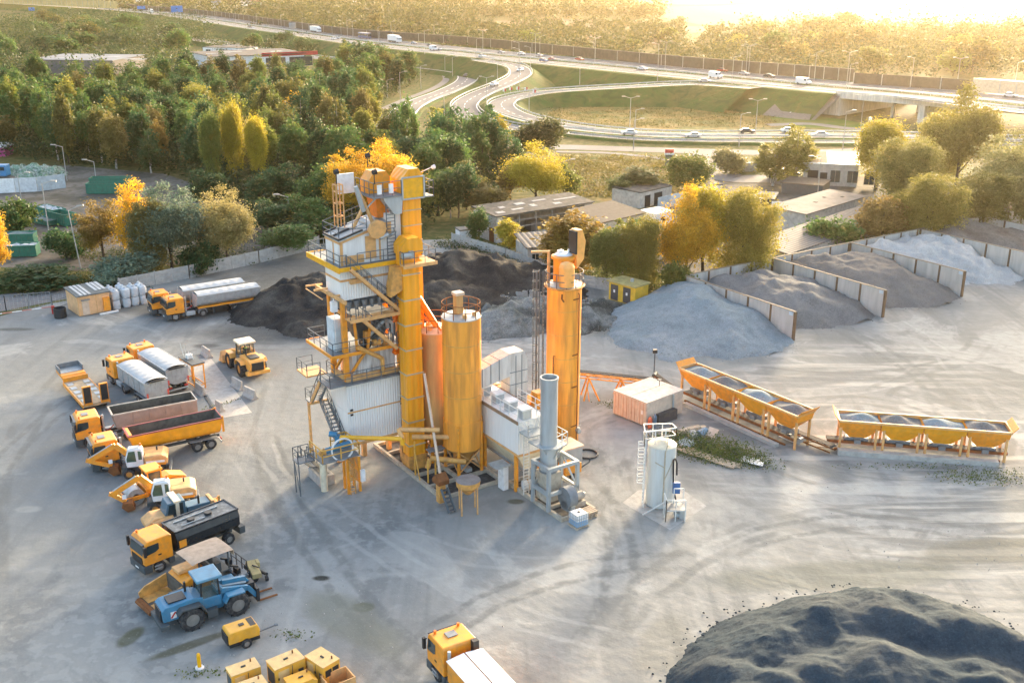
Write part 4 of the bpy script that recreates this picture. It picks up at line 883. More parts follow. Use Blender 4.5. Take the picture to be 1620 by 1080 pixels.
single('hose', B().tube([W(13.6, -5.4, 1.2), W(14.2, -5.2, .9), W(14.0, -5.8, .1)] + [W(14.9 + 1.0 * math.cos(a * .4 + 2.6), -6.7 + 1.0 * math.sin(a * .4 + 2.6), .1) for a in range(16)], .09, 8), black, 'black hose looped on the ground beside the tall silo', 'hose')
t = plant('liquid_container', 'white caged liquid container half full of blue on a pallet', 'container', 6.0, -17.2)
part('tank', B().box(5.5, 6.6, -17.7, -16.6, .65, 1.25), white_p, t, bevel=.05)
part('liquid', B().box(5.49, 6.61, -17.71, -16.59, .18, .64), M('blue_liquid', (.25, .40, .55), .3), t, bevel=.05)
mb = B()
for i in range(6):
    x = 5.47 + i * .23; mb.bar((x, -17.73, .15), (x, -17.73, 1.3), .03); y = -17.73 + i * .23; mb.bar((5.47, y, .15), (5.47, y, 1.3), .03)
for z in (.5, .9, 1.28): mb.bar((5.47, -17.73, z), (6.63, -17.73, z), .03).bar((5.47, -17.73, z), (5.47, -16.57, z), .03)
part('cage', mb, galv, t)
part('pallet', B().box(5.4, 6.7, -17.8, -16.5, .09, .16).box(5.4, 5.6, -17.8, -16.5, 0, .09).box(6.5, 6.7, -17.8, -16.5, 0, .09), wood, t)
part('filler_cap', B().cyl((6.05, -17.15, 1.25), (6.05, -17.15, 1.31), .12), black, t)
mb = B()
for k in range(4):
    for i in range(5): mb.box(7.0 + .03 * k, 8.2 + .03 * k, -16.9 + i * .24, -16.74 + i * .24, .1 + k * .16, .13 + k * .16)
    for x in (7.0, 7.55, 8.1): mb.box(x + .03 * k, x + .1 + .03 * k, -16.9, -15.78, k * .16, .1 + k * .16)
t = plant('pallet_stack', 'low stack of grey wooden pallets beside the liquid container', 'pallets', 7.6, -16.3)
part('pallet', mb, wood, t)
# loading platform for the bitumen tanker, left of the tower
t = plant('loading_platform', 'raised filling platform with yellow railing, blue arm and white ring', 'platform', -7.9, .3)
part('deck', B().box(-9.6, -6.05, -1.4, 1.4, 3.3, 3.4), grey_st, t)
part('deck_railing', B().rail([(-9.55, 1.35, 3.4), (-9.55, -1.35, 3.4), (-6.1, -1.35, 3.4)], 1.15, 1.4, .09).rail([(-6.1, -1.35, 3.4), (-6.1, 1.35, 3.4), (-7.6, 1.35, 3.4)], 1.15, 1.2, .09), rail_y, t)
for x, y in ((-7.4, -1.6), (-6.3, -1.6), (-6.3, -.4), (-7.2, -.4)): part('leg', B().box(x - .1, x + .1, y - .1, y + .1, 0, 3.3), orange, t)
part('brace', B().bar((-7.3, -1.6, 3.2), (-6.3, -1.6, 1.9), .12).bar((-7.3, -1.6, 1.9), (-6.3, -1.6, .9), .12).bar((-6.3, -1.5, 1.6), (-6.3, -.5, 2.9), .12), orange, t)
mb = B()
for x in (-7.3, -6.85): mb.bar((x, -1.85, 0), (x, -1.75, 3.3), .07)
for i in range(11): mb.bar((-7.3, -1.83, .3 + i * .27), (-6.85, -1.83, .3 + i * .27), .05)
part('ladder', mb, cone_or, t)
part('support_column', B().cyl((-8.9, .2, 0), (-8.9, .2, 3.3), .32, n=14), cream, t)
part('loading_arm', B().tube([(-9.0, -.6, 4.1), (-6.6, -.6, 4.3)], .28, 10), blue_p, t)
part('arm_joint', B().tube([(-7.4, .2, 4.3), (-7.4, .2, 5.0), (-8.0, .6, 5.1)], .26, 8), blue_p, t)
part('arm_cap', B().cyl((-9.5, -.62, 4.05), (-9.0, -.6, 4.1), .2, .34), cone_or, t)
mb = B(); n = 20; q = [(-7.6 + 1.0 * math.cos(2 * math.pi * i / n), -1.2, 4.2 + 1.0 * math.sin(2 * math.pi * i / n)) for i in range(n + 1)]
for a, b in zip(q, q[1:]): mb.bar(a, b, .12)
part('hand_wheel', mb, white_p, t)
part('supply_pipe', B().tube([(-7.2, .1, 4.2), (-7.2, .1, 4.75), (-2.8, -3.2, 4.75), (-2.8, -3.2, 4.2)], .2, 10), M('pipe_amber', (.85, .42, .02), .4, dirt=.15), t)
part('pipe_elbow', B().tube([(-2.8, -3.2, 4.75), (-2.6, -2.2, 5.2), (.6, -3.8, 5.0)], .22, 10), pale_or, t)
part('screw_housing', B().box(-6.6, -5.9, -.5, .3, .6, 3.2), pale_or, t)
part('junction_box', B().box(-6.3, -5.9, -1.95, -1.72, 1.0, 2.1), white_p, t)
part('gangway', B().box(-11.2, -9.6, .2, 1.4, 3.1, 3.2), grey_st, t)
part('gangway_railing', B().rail([(-9.7, .25, 3.2), (-11.15, .25, 3.2), (-11.15, 1.35, 3.2), (-9.7, 1.35, 3.2)], 1.1, .8), rail_m, t)
s = part('stair', B().stairs((-10.6, 1.5, 3.2), (-8.0, 4.4, 0.1), .8, (.75, -.66, 0)), grey_st, t)
part('handrail', B().rail([(-10.6, 1.5, 3.2), (-8.0, 4.4, .1)], 1.05, 1.).rail([(-10.0, .97, 3.2), (-7.4, 3.87, .1)], 1.05, 1.), rail_m, s)
mb = B()
for x, y in ((-11.1, .3), (-11.1, 1.3)): mb.bar((x, y, 0), (x, y, 3.1), .08)
mb.bar((-11.1, .3, .1), (-11.1, 1.3, 3.0), .06)
part('trestle', mb, rail_m, t)
t = plant('counterweight', 'low grey concrete block bunker under the filling platform', 'concrete block', -8.2, 2.2)
part('block', B().box(-9.0, -7.6, .9, 3.6, 0, .95), conc, t, bevel=.04)
part('inner_pit', B().box(-8.7, -7.9, 1.3, 3.2, .951, .97), dk_st, t)
# white diesel tank on its pad
c = P(1043, 796)
t = thing('bitumen_tank', 'white upright tank with ladder and hoses on a concrete pad', 'tank', (c.x, c.y, 0), 0)
part('shell', B().rev([(1.2, .1), (1.2, 5.55), (1.16, 5.6)], (0, 0), 32), M('tank_white', (.55, .58, .56), .4, .1, dirt=.35, dcol=(.42, .38, .28), streak=True, var=.1), t)
part('roof', B().rev([(1.23, 5.61), (1.16, 5.68), (.1, 6.0)], (0, 0), 28), cream, t)
part('top_railing', B().rail([(-1.5, 1.0, 5.7), (-1.6, -.7, 5.7)], 1.3, .9, .08).rail([(-1.5, 1.0, 5.7), (.9, 1.1, 5.7), (1.15, .2, 5.7)], 1.3, .7, .08).rail([(-1.6, -.7, 5.7), (1.15, .2, 5.7)], 1.3, .9, .08), rail_w, t)
mb = B()
for y in (-.7, -.1): mb.bar((-1.5, y, 0), (-1.5, y, 6.9), .08)
for i in range(20): mb.bar((-1.5, -.7, .3 + i * .33), (-1.5, -.1, .3 + i * .33), .05)
for i in range(7): mb.bar((-2.05, -.65, 2.3 + i * .6), (-1.5, -.7, 2.3 + i * .6), .06).bar((-2.05, -.65, 2.3 + i * .6), (-2.05, -.15, 2.3 + i * .6), .06).bar((-2.05, -.15, 2.3 + i * .6), (-1.5, -.1, 2.3 + i * .6), .06)
mb.bar((-2.05, -.4, 2.2), (-2.05, -.4, 6.0), .06)
part('caged_ladder', mb, rail_w, t)
part('fill_pipe', B().tube([(.1, -1.25, .6), (.1, -1.25, 5.4), (.3, -1.0, 5.9), (.4, .3, 6.2)], .06).tube([(.1, -1.27, 2.8), (.85, -.95, 4.6)], .04).tube([(.1, -1.27, 4.0), (-.7, -1.05, 4.4)], .04), M('pipe_tan', (.45, .38, .27), .6, dirt=.4), t)
part('hose', B().tube([(.85, -1.0, 4.6), (.95, -1.1, 1.9), (1.3, -1.4, .6)], .08).tube([(.85, -1.0, 4.6), (1.0, -1.05, 4.75), (1.15, -1.0, 4.3), (1.2, -.95, 3.2)], .08), black, t)
part('pump_platform', B().box(.1, 1.7, -3.2, -1.9, 1.0, 1.06), grey_st, t)
part('platform_frame', B().rail([(.1, -3.2, 0), (1.7, -3.2, 0)], 2.0, .8, .07).rail([(.1, -3.2, 0), (.1, -1.9, 0)], 2.0, .8, .07).rail([(1.7, -1.9, 0), (.9, -1.9, 0)], 2.4, .8, .07).bar((-1.7, -2.2, .1), (.1, -1.9, 1.1), .09), rail_w, t)
part('pump', B().cyl((.9, -2.5, .3), (1.5, -2.5, .3), .3).box(1.3, 1.8, -2.9, -2.3, .05, .8), galv, t)
part('meter_box', B().box(.9, 1.5, -1.3, -1.0, 1.6, 2.6), blue_d, t)
sheet('concrete_pad', [P(985, 795), P(1060, 838), P(1118, 800), P(1070, 768), P(1010, 775)], .012, conc)
# ---------------------------------------------------------------- vehicles
WH = {}
def wheel(t, x, y, r, wd, rim=rim_g, name='wheel', tread=0):
    k = (r, wd, rim.name)
    if k not in WH:
        h = wd / 2; mb = B(); n = 22; prof = [(r * .55, -h), (r * .9, -h), (r, -h * .7), (r, h * .7), (r * .9, h), (r * .55, h)]
        rings = [[(a * math.cos(2 * math.pi * i / n), b, a * math.sin(2 * math.pi * i / n)) for i in range(n)] for a, b in prof]
        for A_, B_ in zip(rings, rings[1:]): mb.add(A_ + B_, [(i, i + n, (i + 1) % n + n, (i + 1) % n) for i in range(n)], True)
        if tread:
            for i in range(n):
                a = 2 * math.pi * i / n; s_ = 1 if i % 2 else -1
                mb.bar((r * 1.01 * math.cos(a), s_ * h * .85, r * 1.01 * math.sin(a)), (r * 1.01 * math.cos(a + .12), 0, r * 1.01 * math.sin(a + .12)), .08, .08)
        rb = B().cyl((0, -h * .8, 0), (0, h * .8, 0), r * .56, n=18).cyl((0, -h * .95, 0), (0, h * .95, 0), r * .25, n=10)
        WH[k] = (mesh_of('tyre', mb, rubber), mesh_of('rim', rb, rim))
    a, b = WH[k]
    o = link(name, a, t, (x, y, r)); link('rim', b, o)
    return o
def cab(t, col=orange, x0=0., w=1.22, low=1.0, hi=3.05, L=2.3, hatch=True, glassm=glass, beacons=2):
    g = lambda x: x0 + x
    c = part('cab', B().prism([(g(0), low), (g(L), low), (g(L + .06), 1.9), (g(L - .14), hi - .2), (g(L - .34), hi), (g(.1), hi), (g(0), hi - .12)], 'y', -w, w), col, t, bevel=.07)
    part('windscreen', B().prism([(g(L + .085), 1.86), (g(L - .09), hi - .28), (g(L - .13), hi - .28), (g(L + .04), 1.86)], 'y', -w + .12, w - .12), glassm, c)
    for s in (-1, 1):
        part('side_window', B().prism([(g(L - .9), 1.95), (g(L - .1), 1.85), (g(L - .26), hi - .35), (g(L - 1.2), hi - .35), (g(L - 1.2), 2.1)], 'y', *sorted((s * (w + .005), s * (w + .03)))), glassm, c)
        part('headlight', B().box(g(L + .03), g(L + .12), *sorted((s * w * .95, s * w * .62)), .72, .9), white_p, c)
        part('mirror', B().box(g(L - .1), g(L + .1), *sorted((s * (w + .1), s * (w + .3))), 1.9, 2.7).bar((g(L - .05), s * w, 2.6), (g(L), s * (w + .2), 2.6), .05), black, c)
        part('door_handle', B().box(g(.95), g(1.2), *sorted((s * (w + .003), s * (w + .03))), 1.55, 1.65), black, c)
        if beacons > (s + 1) / 2: part('beacon', B().cyl((g(L - .5), s * w * .7, hi + .01), (g(L - .5), s * w * .7, hi + .22), .09), lit_o, c)
    part('grille', B().box(g(L + .02), g(L + .075), -w * .7, w * .7, 1.15, 1.6), black, c)
    if hatch: part('roof_hatch', B().box(g(.9), g(1.5), -.35, .35, hi + .005, hi + .06), grey_st, c)
    part('number_plate', B().box(g(L + .145), g(L + .16), -.26, .26, .55, .68), white_p, c)
    part('step', B().box(g(1.0), g(1.6), w + .01, w + .06, .45, .55).box(g(1.0), g(1.6), w + .01, w + .06, .7, .8), galv, c)
    part('bumper', B().box(g(1.75), g(L + .14), -w - .02, w + .02, .35, .98).box(g(-.1), g(.35), -w, w, .5, .98), dk_st, t, bevel=.05)
    part('sun_visor', B().bar((g(L - .1), -w + .1, hi - .22), (g(L - .1), w - .1, hi - .22), .3, .05), gloss_bk, c)
    return c
def chassis(t, x0, x1, z=.95):
    mb = B()
    for y in (-.45, .45): mb.box(x0, x1, y - .09, y + .09, z - .25, z)
    for i in range(5): x = x0 + .3 + (x1 - x0 - .6) * i / 4; mb.box(x - .06, x + .06, -.36, .36, z - .2, z - .05)
    part('chassis', mb, dk_st, t)
def tractor(t, rear_axles=1, col=orange):
    cab(t, col); chassis(t, -3.3, 1.9)
    for y in (-1.02, 1.02): wheel(t, 1.2, y, .5, .32)
    for a in range(rear_axles):
        for y in (-.95, .95): wheel(t, -2.4 + 1.3 * a, y, .5, .55)
    for s in (-1, 1):
        part('mudguard', B().prism([(-3.0, .55), (-2.9, .95), (-2.6, 1.12), (-2.2, 1.12), (-1.9, .95), (-1.8, .55), (-1.86, .55), (-2.0, .9), (-2.25, 1.06), (-2.55, 1.06), (-2.82, .9), (-2.94, .55)], 'y', *sorted((s * .7, s * 1.26))), grey_st, t)
        part('fuel_tank', B().box(-1.4, -.2, *sorted((s * .62, s * 1.18)), .45, .95), galv, t, bevel=.06)
    part('air_cleaner', B().box(-.45, -.1, -.95, -.5, .98, 2.3), black, t); part('exhaust', B().cyl((-.3, .8, 1.0), (-.3, .8, 3.0), .1), galv, t); part('brake_hose', B().tube([(-.1, .3, 1.6), (-.7, .25, 1.1), (-1.3, .3, 1.5)], .03).tube([(-.1, .1, 1.6), (-.7, .1, 1.0), (-1.3, .1, 1.5)], .03), redp, t)
    part('coupling_plate', B().cyl((-2.4, 0, 1.0), (-2.4, 0, 1.12), .5), dk_st, t)
def tipbody(t, x0, x1, col, inside, half=True, z0=1.15, z1=2.75, w=1.25, slope_f=.0, slope_r=.0, cover=None, ribs=5, rimcol=None):
    if half: oy = [(w * math.cos(a), z0 + .75 + .75 * math.sin(a)) for a in np.linspace(0, -math.pi, 11)]
    else: oy = [(w, z0 + .35), (w * .8, z0), (-w * .8, z0), (-w, z0 + .35)]
    outer = [(w, z1)] + oy + [(-w, z1)]
    k = (w - .07) / w
    inner = [(y * k, z + (.07 if z < z1 else 0)) for y, z in outer]
    n = len(outer)
    def sec(mb, pts, flip):
        A_ = [(x0 + slope_r * (1 - (z1 - z) / (z1 - z0)) * -1, y, z) for y, z in pts]; B_ = [(x1 + slope_f * (z - z0) / (z1 - z0), y, z) for y, z in pts]
        fs = [(i, i + 1, n + i + 1, n + i) for i in range(n - 1)]
        mb.add(A_ + B_, fs if flip else [f[::-1] for f in fs], half); return A_, B_
    mb = B(); A1, B1 = sec(mb, outer, True)
    mb.add(B1, [tuple(range(n))]); mb.add(A1, [tuple(range(n - 1, -1, -1))])
    b = part('tipper_body', mb, col, t)
    mi = B(); A2, B2 = sec(mi, inner, False)
    mv = lambda pts, d: [(x + d, y, z) for x, y, z in pts]
    mi.add(mv(B2, -.06), [tuple(range(n - 1, -1, -1))]); mi.add(mv(A2, .06), [tuple(range(n))])
    part('body_lining', mi, inside, b)
    mr = B()
    for s in (-1, 1): mr.bar((A1[0][0], s * w, z1), (B1[0][0], s * w, z1), .12, .12)
    mr.bar((A1[0][0], -w, z1), (A1[0][0], w, z1), .1, .1).bar((B1[0][0], -w, z1), (B1[0][0], w, z1), .16, .12)
    part('top_rim', mr, rimcol or col, b)
    if not half or ribs:
        for i in range(1, ribs):
            x = x0 + (x1 - x0) * i / ribs
            if not half:
                for s in (-1, 1): part('body_rib', B().box(x - .05, x + .05, *sorted((s * w, s * (w + .06))), z0 + .4, z1), col, b)
        for i in range(-1, 2): part('body_rib', B().box(A1[0][0] - .06, A1[0][0] - .005, i * .55 - .05, i * .55 + .05, z0 + .3, z1 - .1), col, b)
    if cover:
        m = 28; vs = []
        for i in range(m + 1):
            x = A1[0][0] + .1 + (B1[0][0] - A1[0][0] - .1) * i / m
            for j in range(9):
                a = j / 8; y = -w - .06 + (2 * w + .12) * a; z = z1 + .06 + .22 * math.sin(math.pi * a) + .045 * math.cos(i * math.pi / 2) * math.sin(math.pi * a)
                vs.append((x, y, z - (.12 if a in (0, 1) else 0)))
        c = part('rolling_cover', B().add(vs, [(i * 9 + j, i * 9 + 9 + j, i * 9 + 10 + j, i * 9 + j + 1) for i in range(m) for j in range(8)], True), cover, b)
    return b
def semi_trailer(t, axles, x_last, wz=.5, gap=1.3):
    for a in range(axles):
        for y in (-.98, .98): wheel(t, x_last + a * gap, y, wz, .5)
    chassis(t, x_last - 1.0, -1.9, 1.15)
    part('landing_leg', B().box(-4.1, -3.9, -.7, -.5, .1, 1.0), dk_st, t); part('landing_leg', B().box(-4.1, -3.9, .5, .7, .1, 1.0), dk_st, t)
    [part('tail_light', B().box(x_last - 1.06, x_last - 1.0, y - .2, y + .2, .75, .95), redp, t) for y in (-.9, .9)]
    part('rear_bumper', B().box(x_last - 1.05, x_last - .95, -1.15, 1.15, .5, .65), galv, t)
    mb = B()
    for s in (-1, 1): mb.box(x_last - .7, x_last + (axles - 1) * gap + .7, *sorted((s * .7, s * 1.24)), 1.06, 1.12)
    part('trailer_mudguard', mb, grey_st, t)
def place(front, rear, dx):   # ground pixels of the front wheel and another point along the same side, dx = local x of the front point
    a = P(*front); b = P(*rear); r = ang(b, a)
    return a, r
def truck_at(name, label, cat, px, r, lx, ly, group=None):   # local point (lx, ly) of the thing stands on ground pixel px
    a = P(*px); c, s = math.cos(r), math.sin(r)
    return thing(name, label, cat, (a.x - lx * c + ly * s, a.y - lx * s - ly * c, 0), r, group)
GT = 'orange tipper lorries parked in the yard'
# two covered tippers at the back wall
def covered_semi(name, label, px, r, lx, ly):
    t = truck_at(name, label, 'tipper truck', px, r, lx, ly, GT)
    tractor(t); semi_trailer(t, 3, -9.4)
    b = tipbody(t, -10.2, -1.6, tip_g, tip_in, True, 1.25, 2.85, cover=tarp, slope_f=-.3, slope_r=.25)
    part('side_frame', B().box(-9.9, -1.9, -1.1, 1.1, 1.16, 1.34), orange, t)
    mb = B()
    for x in np.linspace(-9.8, -2, 14): mb.box(x - .02, x + .02, -1.3, -1.27, 2.5, 2.86)
    part('cover_strap', mb, black, b)
    part('ladder', B().bar((-1.4, -.9, 1.2), (-1.4, -.9, 2.8), .05).bar((-1.4, -.6, 1.2), (-1.4, -.6, 2.8), .05), galv, t)
    return t
ra = ang(P(378.9, 491), P(278.9, 507.8))
covered_semi('tipper_truck', 'front of two covered tipper lorries with orange cabs beside the bulk bags', (278.9, 507.8), ra, 1.2, 1.1)
covered_semi('tipper_truck', 'rear of two covered tipper lorries, standing close to the back fence', (256, 499), ra, 1.2, 1.1)
# two tippers seen from behind at the weighbridge
def solo_tipper(label, px, r, half):
    t = truck_at('tipper_truck', label, 'tipper truck', px, r, -8.7, 0, GT)
    tractor(t); semi_trailer(t, 2, -7.6)
    b = tipbody(t, -8.7, -1.3, tip_g, tip_in, half, 1.2, 2.95, cover=tarp, slope_r=-.1)
    [part('reflector', B().box(-8.86, -8.82, y - .09, y + .09, 1.3, 1.9), M('reflector_red', (.6, .10, .07), .5), b) for y in (-1.11, 1.11)]
    part('load_gap', B().prism([(-1.0, 2.98), (1.0, 2.98), (.6, 3.16), (-.6, 3.16)], 'x', -8.86, -8.75), black, b)
    return t
r2 = ang(P(255, 640), P(190, 592))
solo_tipper('square bodied tipper with pale cover seen from behind, nearer the low loader', (252, 645), R(131), False)
solo_tipper('round bodied tipper with pale cover seen from behind, beside the weighbridge stand', (284, 623), R(131), True)
# open tippers in the left row
r3 = R(-149)
t = truck_at('tipper_truck', 'orange cab lorry with open grey and brown tipper body', 'tipper truck', (124, 712), R(-150.5), 2.3, 1.2, GT)
tractor(t); semi_trailer(t, 2, -8.3)
tipbody(t, -9.2, -1.5, brownbody, tip_in, False, 1.2, 2.9, slope_f=.35, rimcol=conc)
t = truck_at('tipper_truck', 'orange cab lorry with bright orange open half round tipper body', 'tipper truck', (170, 746), r3, 1.2, 1.1, GT)
tractor(t); semi_trailer(t, 2, -8.4, .52)
b = tipbody(t, -9.3, -1.5, M('tipper_orange', (.80, .32, .008), .4, dirt=.2, dcol=(.5, .26, .08)), tip_in, True, 1.25, 3.0, slope_f=.5, slope_r=.35, ribs=0, rimcol=M('maroon_rim', (.25, .06, .06), .6))
part('tailgate_frame', B().box(-9.75, -9.55, -1.3, -1.2, 1.6, 3.2).box(-9.75, -9.55, 1.2, 1.3, 1.6, 3.2).bar((-9.6, -1.25, 3.1), (-8.9, -1.25, 2.9), .1), orange, b)
part('front_plate', B().box(-1.35, -1.05, -1.0, 1.0, 2.5, 3.05), orange, b)
# low loader
t = truck_at('low_loader', 'orange low loader trailer with two raised loading ramps', 'trailer', (112, 603), R(126), 0, 0)
part('gooseneck', B().prism([(.6, 1.2), (.6, 1.5), (-1.9, 1.5), (-2.6, 1.0), (-2.6, .7), (-1.9, 1.1)], 'y', -1.25, 1.25), orange, t)
part('neck_box', B().box(-1.2, .65, -1.25, -1.17, 1.51, 2.1).box(-1.2, .65, 1.17, 1.25, 1.51, 2.1).box(.57, .65, -1.16, 1.16, 1.51, 2.1), grey_st, t)
part('neck_floor', B().box(-1.2, .56, -1.16, 1.16, 1.51, 1.55), galv, t)
part('bed', B().box(-10.5, -2.61, -1.3, 1.3, .65, .95), M('bed_planks', (.50, .38, .24), .8, dirt=.5), t)
part('bed_rim', B().box(-10.5, -2.6, -1.4, -1.31, .6, .97).box(-10.5, -2.6, 1.31, 1.4, .6, .97).box(-2.62, -2.5, -1.3, 1.3, .96, 1.45), orange, t)
mb = B()
for i in range(5):
    for y in (-.85, .85): mb.box(-4.0 - i * 1.4, -3.2 - i * 1.4, y - .3, y + .3, .955, 1.0)
part('grating', mb, galv, t)
for y in (-.85, .85):
    rp = part('loading_ramp', B().box(-10.75, -10.5, y - .42, y + .42, .9, 3.0), orange, t)
    part('ramp_tread', B().box(-10.8, -10.76, y - .34, y + .34, 1.2, 2.9).box(-10.49, -10.45, y - .34, y + .34, 1.2, 2.9), black, rp)
for i in range(4):
    for y in (-1.05, 1.05): wheel(t, -6.2 - i * 1.05, y, .38, .3)
# yellow wheel loader, driver inside
def loader(t, col, cabcol, rim, roofcol, visor=True, forks=False, scale=1.):
    q = lambda *a: [x * scale for x in a]
    def bx2(mb, x0, x1, y0, y1, z0, z1): return mb.box(*q(x0, x1, y0, y1, z0, z1))
    for x in (1.55, -1.55):
        for y in (-1.05, 1.05): wheel(t, x * scale, y * scale, .82 * scale, .62 * scale, rim, tread=1)
    h = part('hood', B().prism([tuple(q(*p)) for p in [(-3.3, .95), (-.6, .95), (-.6, 1.95), (-1.2, 2.1), (-3.1, 2.0), (-3.35, 1.8)]], 'y', -.82 * scale, .82 * scale), col, t, bevel=.06)
    part('radiator_grille', bx2(B(), -3.42, -3.3, -.62, .62, 1.0, 1.8), black, h)
    part('hood_vent', bx2(bx2(B(), -2.8, -1.6, -.5, .5, 2.06, 2.14), -2.2, -1.9, -.83, .83, 1.3, 1.7), black, h)
    part('counterweight', bx2(B(), -3.6, -3.0, -1.2, 1.2, .6, .95), col if not forks else dk_st, t, bevel=.05)
    for s in (-1, 1):
        part('rear_fender', B().prism([tuple(q(*p)) for p in [(-2.5, 1.5), (-2.2, 1.78), (-.9, 1.78), (-.55, 1.2), (-.55, 1.05), (-.95, 1.68), (-2.15, 1.68), (-2.4, 1.45)]], 'y', *sorted((s * .75 * scale, s * 1.4 * scale))), col if not forks else dk_st, t)
        part('front_fender', B().prism([tuple(q(*p)) for p in [(.65, 1.3), (.9, 1.75), (2.1, 1.75), (2.1, 1.65), (1.0, 1.65), (.75, 1.25)]], 'y', *sorted((s * .75 * scale, s * 1.36 * scale))), col, t)
        part('lift_arm', B().bar(q(.7, s * .55, 1.9), q(2.5, s * .55, 1.5), .22 * scale, .38 * scale).bar(q(2.5, s * .55, 1.55), q(3.1, s * .55, .7), .22 * scale, .3 * scale), col, t)
        part('step', bx2(B(), -.5, .2, s * 1.0 - .2, s * 1.0 + .2, .5, 1.05), dk_st, t)
    part('front_frame', bx2(bx2(B(), .3, 2.2, -.55, .55, .6, 1.5), .4, .9, -.6, .6, 1.5, 2.0), col, t, bevel=.05)
    part('lift_cylinder', B().tube([q(.8, 0, 1.9), q(2.6, 0, 1.6)], .1 * scale), galv, t)
    part('lower_cab', bx2(B(), -.75, .65, -.78, .78, 1.0, 1.75), cabcol, t, bevel=.05)
    mb = B()
    for x in (-.7, .55):
        for y in (-.72, .72): mb.bar(q(x, y, 1.75), q(x * .9, y * .95, 3.05), .1 * scale)
    for x in (-.63, .5): mb.bar(q(x, -.68, 3.0), q(x, .68, 3.0), .08 * scale)
    for y in (-.68, .68): mb.bar(q(-.63, y, 3.0), q(.5, y, 3.0), .08 * scale)
    c = part('cab_frame', mb, cabcol if not forks else black, t)
    mb = B().frustum(tuple(q(-.66, .51, -.7, .7)), tuple(q(-.6, .46, -.66, .66)), 1.76 * scale, 3.0 * scale)
    gm = bpy.data.materials.get('clear_cab_glass')
    if not gm:
        gm = M('clear_cab_glass', (.05, .09, .08), .08, spec=.8); gm.node_tree.nodes['Principled BSDF'].inputs['Alpha'].default_value = .45
    part('cab_glass', mb, gm, c)
    part('cab_roof', bx2(B(), -.95, .8, -.88, .88, 3.05, 3.25), roofcol, t, bevel=.06)
    part('exhaust', B().cyl(q(-1.4, .4, 2.05), q(-1.4, .4, 2.8), .08 * scale), black, t)
    if forks:
        part('fork_carriage', bx2(bx2(B(), 3.05, 3.25, -.8, .8, .3, 1.3), 2.6, 3.1, -.35, .35, .6, 1.6), black, t)
        for s in (-1, 1): part('fork', bx2(B(), 3.26, 4.6, s * .5 - .07, s * .5 + .07, .12, .2), rust, t)
        part('tilt_linkage', B().bar(q(1.0, .1, 2.1), q(2.6, .1, 1.9), .25 * scale, .3 * scale).bar(q(2.5, .1, 1.95), q(3.1, .1, 1.1), .2 * scale), blue_p, t)
    else:
        part('bucket', B().prism([tuple(q(*p)) for p in [(2.9, .95), (2.8, .4), (3.0, .12), (4.1, .1), (4.1, .16), (3.08, .22), (2.92, .45), (3.0, .9), (3.35, 1.35), (3.28, 1.4)]], 'y', -1.4 * scale, 1.4 * scale).prism([tuple(q(*p)) for p in [(2.9, .95), (2.8, .4), (3.0, .12), (4.1, .1), (3.35, 1.35)]], 'y', -1.45 * scale, -1.4 * scale).prism([tuple(q(*p)) for p in [(2.9, .95), (2.8, .4), (3.0, .12), (4.1, .1), (3.35, 1.35)]], 'y', 1.4 * scale, 1.45 * scale), pale_or, t)
        part('tilt_linkage', B().bar(q(.9, 0, 2.0), q(2.1, 0, 2.0), .2 * scale, .3 * scale).bar(q(2.1, 0, 2.1), q(2.9, 0, 1.0), .18 * scale, .25 * scale), cone_or, t)
    return c
a = P(382.8, 595)
rl = R(-55.7 + 180)
t = truck_at('wheel_loader', 'yellow wheel loader with pale cab roof and a driver inside', 'wheel loader', (382.8, 595), rl, -1.55 * 1.12, 1.2)
loader(t, M('loader_yellow', (.74, .36, .07), .45, dirt=.35, dcol=(.42, .27, .13)), M('loader_cabframe', (.10, .10, .09), .5), rim_o, cream, scale=1.12)
# the driver
def driver(loc, rz):
    bm = bpy.data.meshes.new('person')
    J = [((0, 0, 0), .15), ((0, 0, .25), .15), ((0, 0, .48), .17), ((.0, 0, .60), .07), ((.02, 0, .72), .10), ((.03, 0, .84), .09),
         ((0, .2, .5), .065), ((.1, .25, .28), .05), ((.32, .18, .24), .04), ((0, -.2, .5), .065), ((.1, -.25, .28), .05), ((.32, -.18, .24), .04),
         ((.02, .1, -.02), .10), ((.42, .13, .02), .08), ((.46, .13, -.38), .055), ((.58, .13, -.42), .05), ((.02, -.1, -.02), .10), ((.42, -.13, .02), .08), ((.46, -.13, -.38), .055), ((.58, -.13, -.42), .05)]
    E = [(0, 1), (1, 2), (2, 3), (3, 4), (4, 5), (2, 6), (6, 7), (7, 8), (2, 9), (9, 10), (10, 11), (0, 12), (12, 13), (13, 14), (14, 15), (0, 16), (16, 17), (17, 18), (18, 19)]
    bm.from_pydata([j[0] for j in J], E, [])
    bm.materials.append(M('work_trousers', (.05, .06, .09), .8))
    o = bpy.data.objects.new('person', bm); C.objects.link(o); o.location = loc; o.rotation_euler = (0, 0, rz)
    sk = o.modifiers.new('skin', 'SKIN'); o.modifiers.new('sub', 'SUBSURF').levels = 1
    for v, j in zip(bm.skin_vertices[0].data if bm.skin_vertices else [], J): v.radius = (j[1], j[1])
    tag(o, 'driver in a bright yellow safety vest sitting in the loader cab', 'person')
    part('safety_vest', B().rev([(.17, .05), (.19, .3), (.2, .48), (.12, .58)], (0, 0), 12), M('hi_vis', (.45, .75, .02), .6), o)
    part('head', B().rev([(.05, .6), (.09, .68), (.105, .76), (.085, .83)], (.02, 0), 10).box(.11, .14, -.015, .015, .72, .75), M('skin', (.45, .26, .18), .6), o)
    part('helmet', B().rev([(.13, .82), (.115, .88), (.07, .93), (.01, .95)], (.02, 0), 12), white_p, o)
    return o
lc = t.location
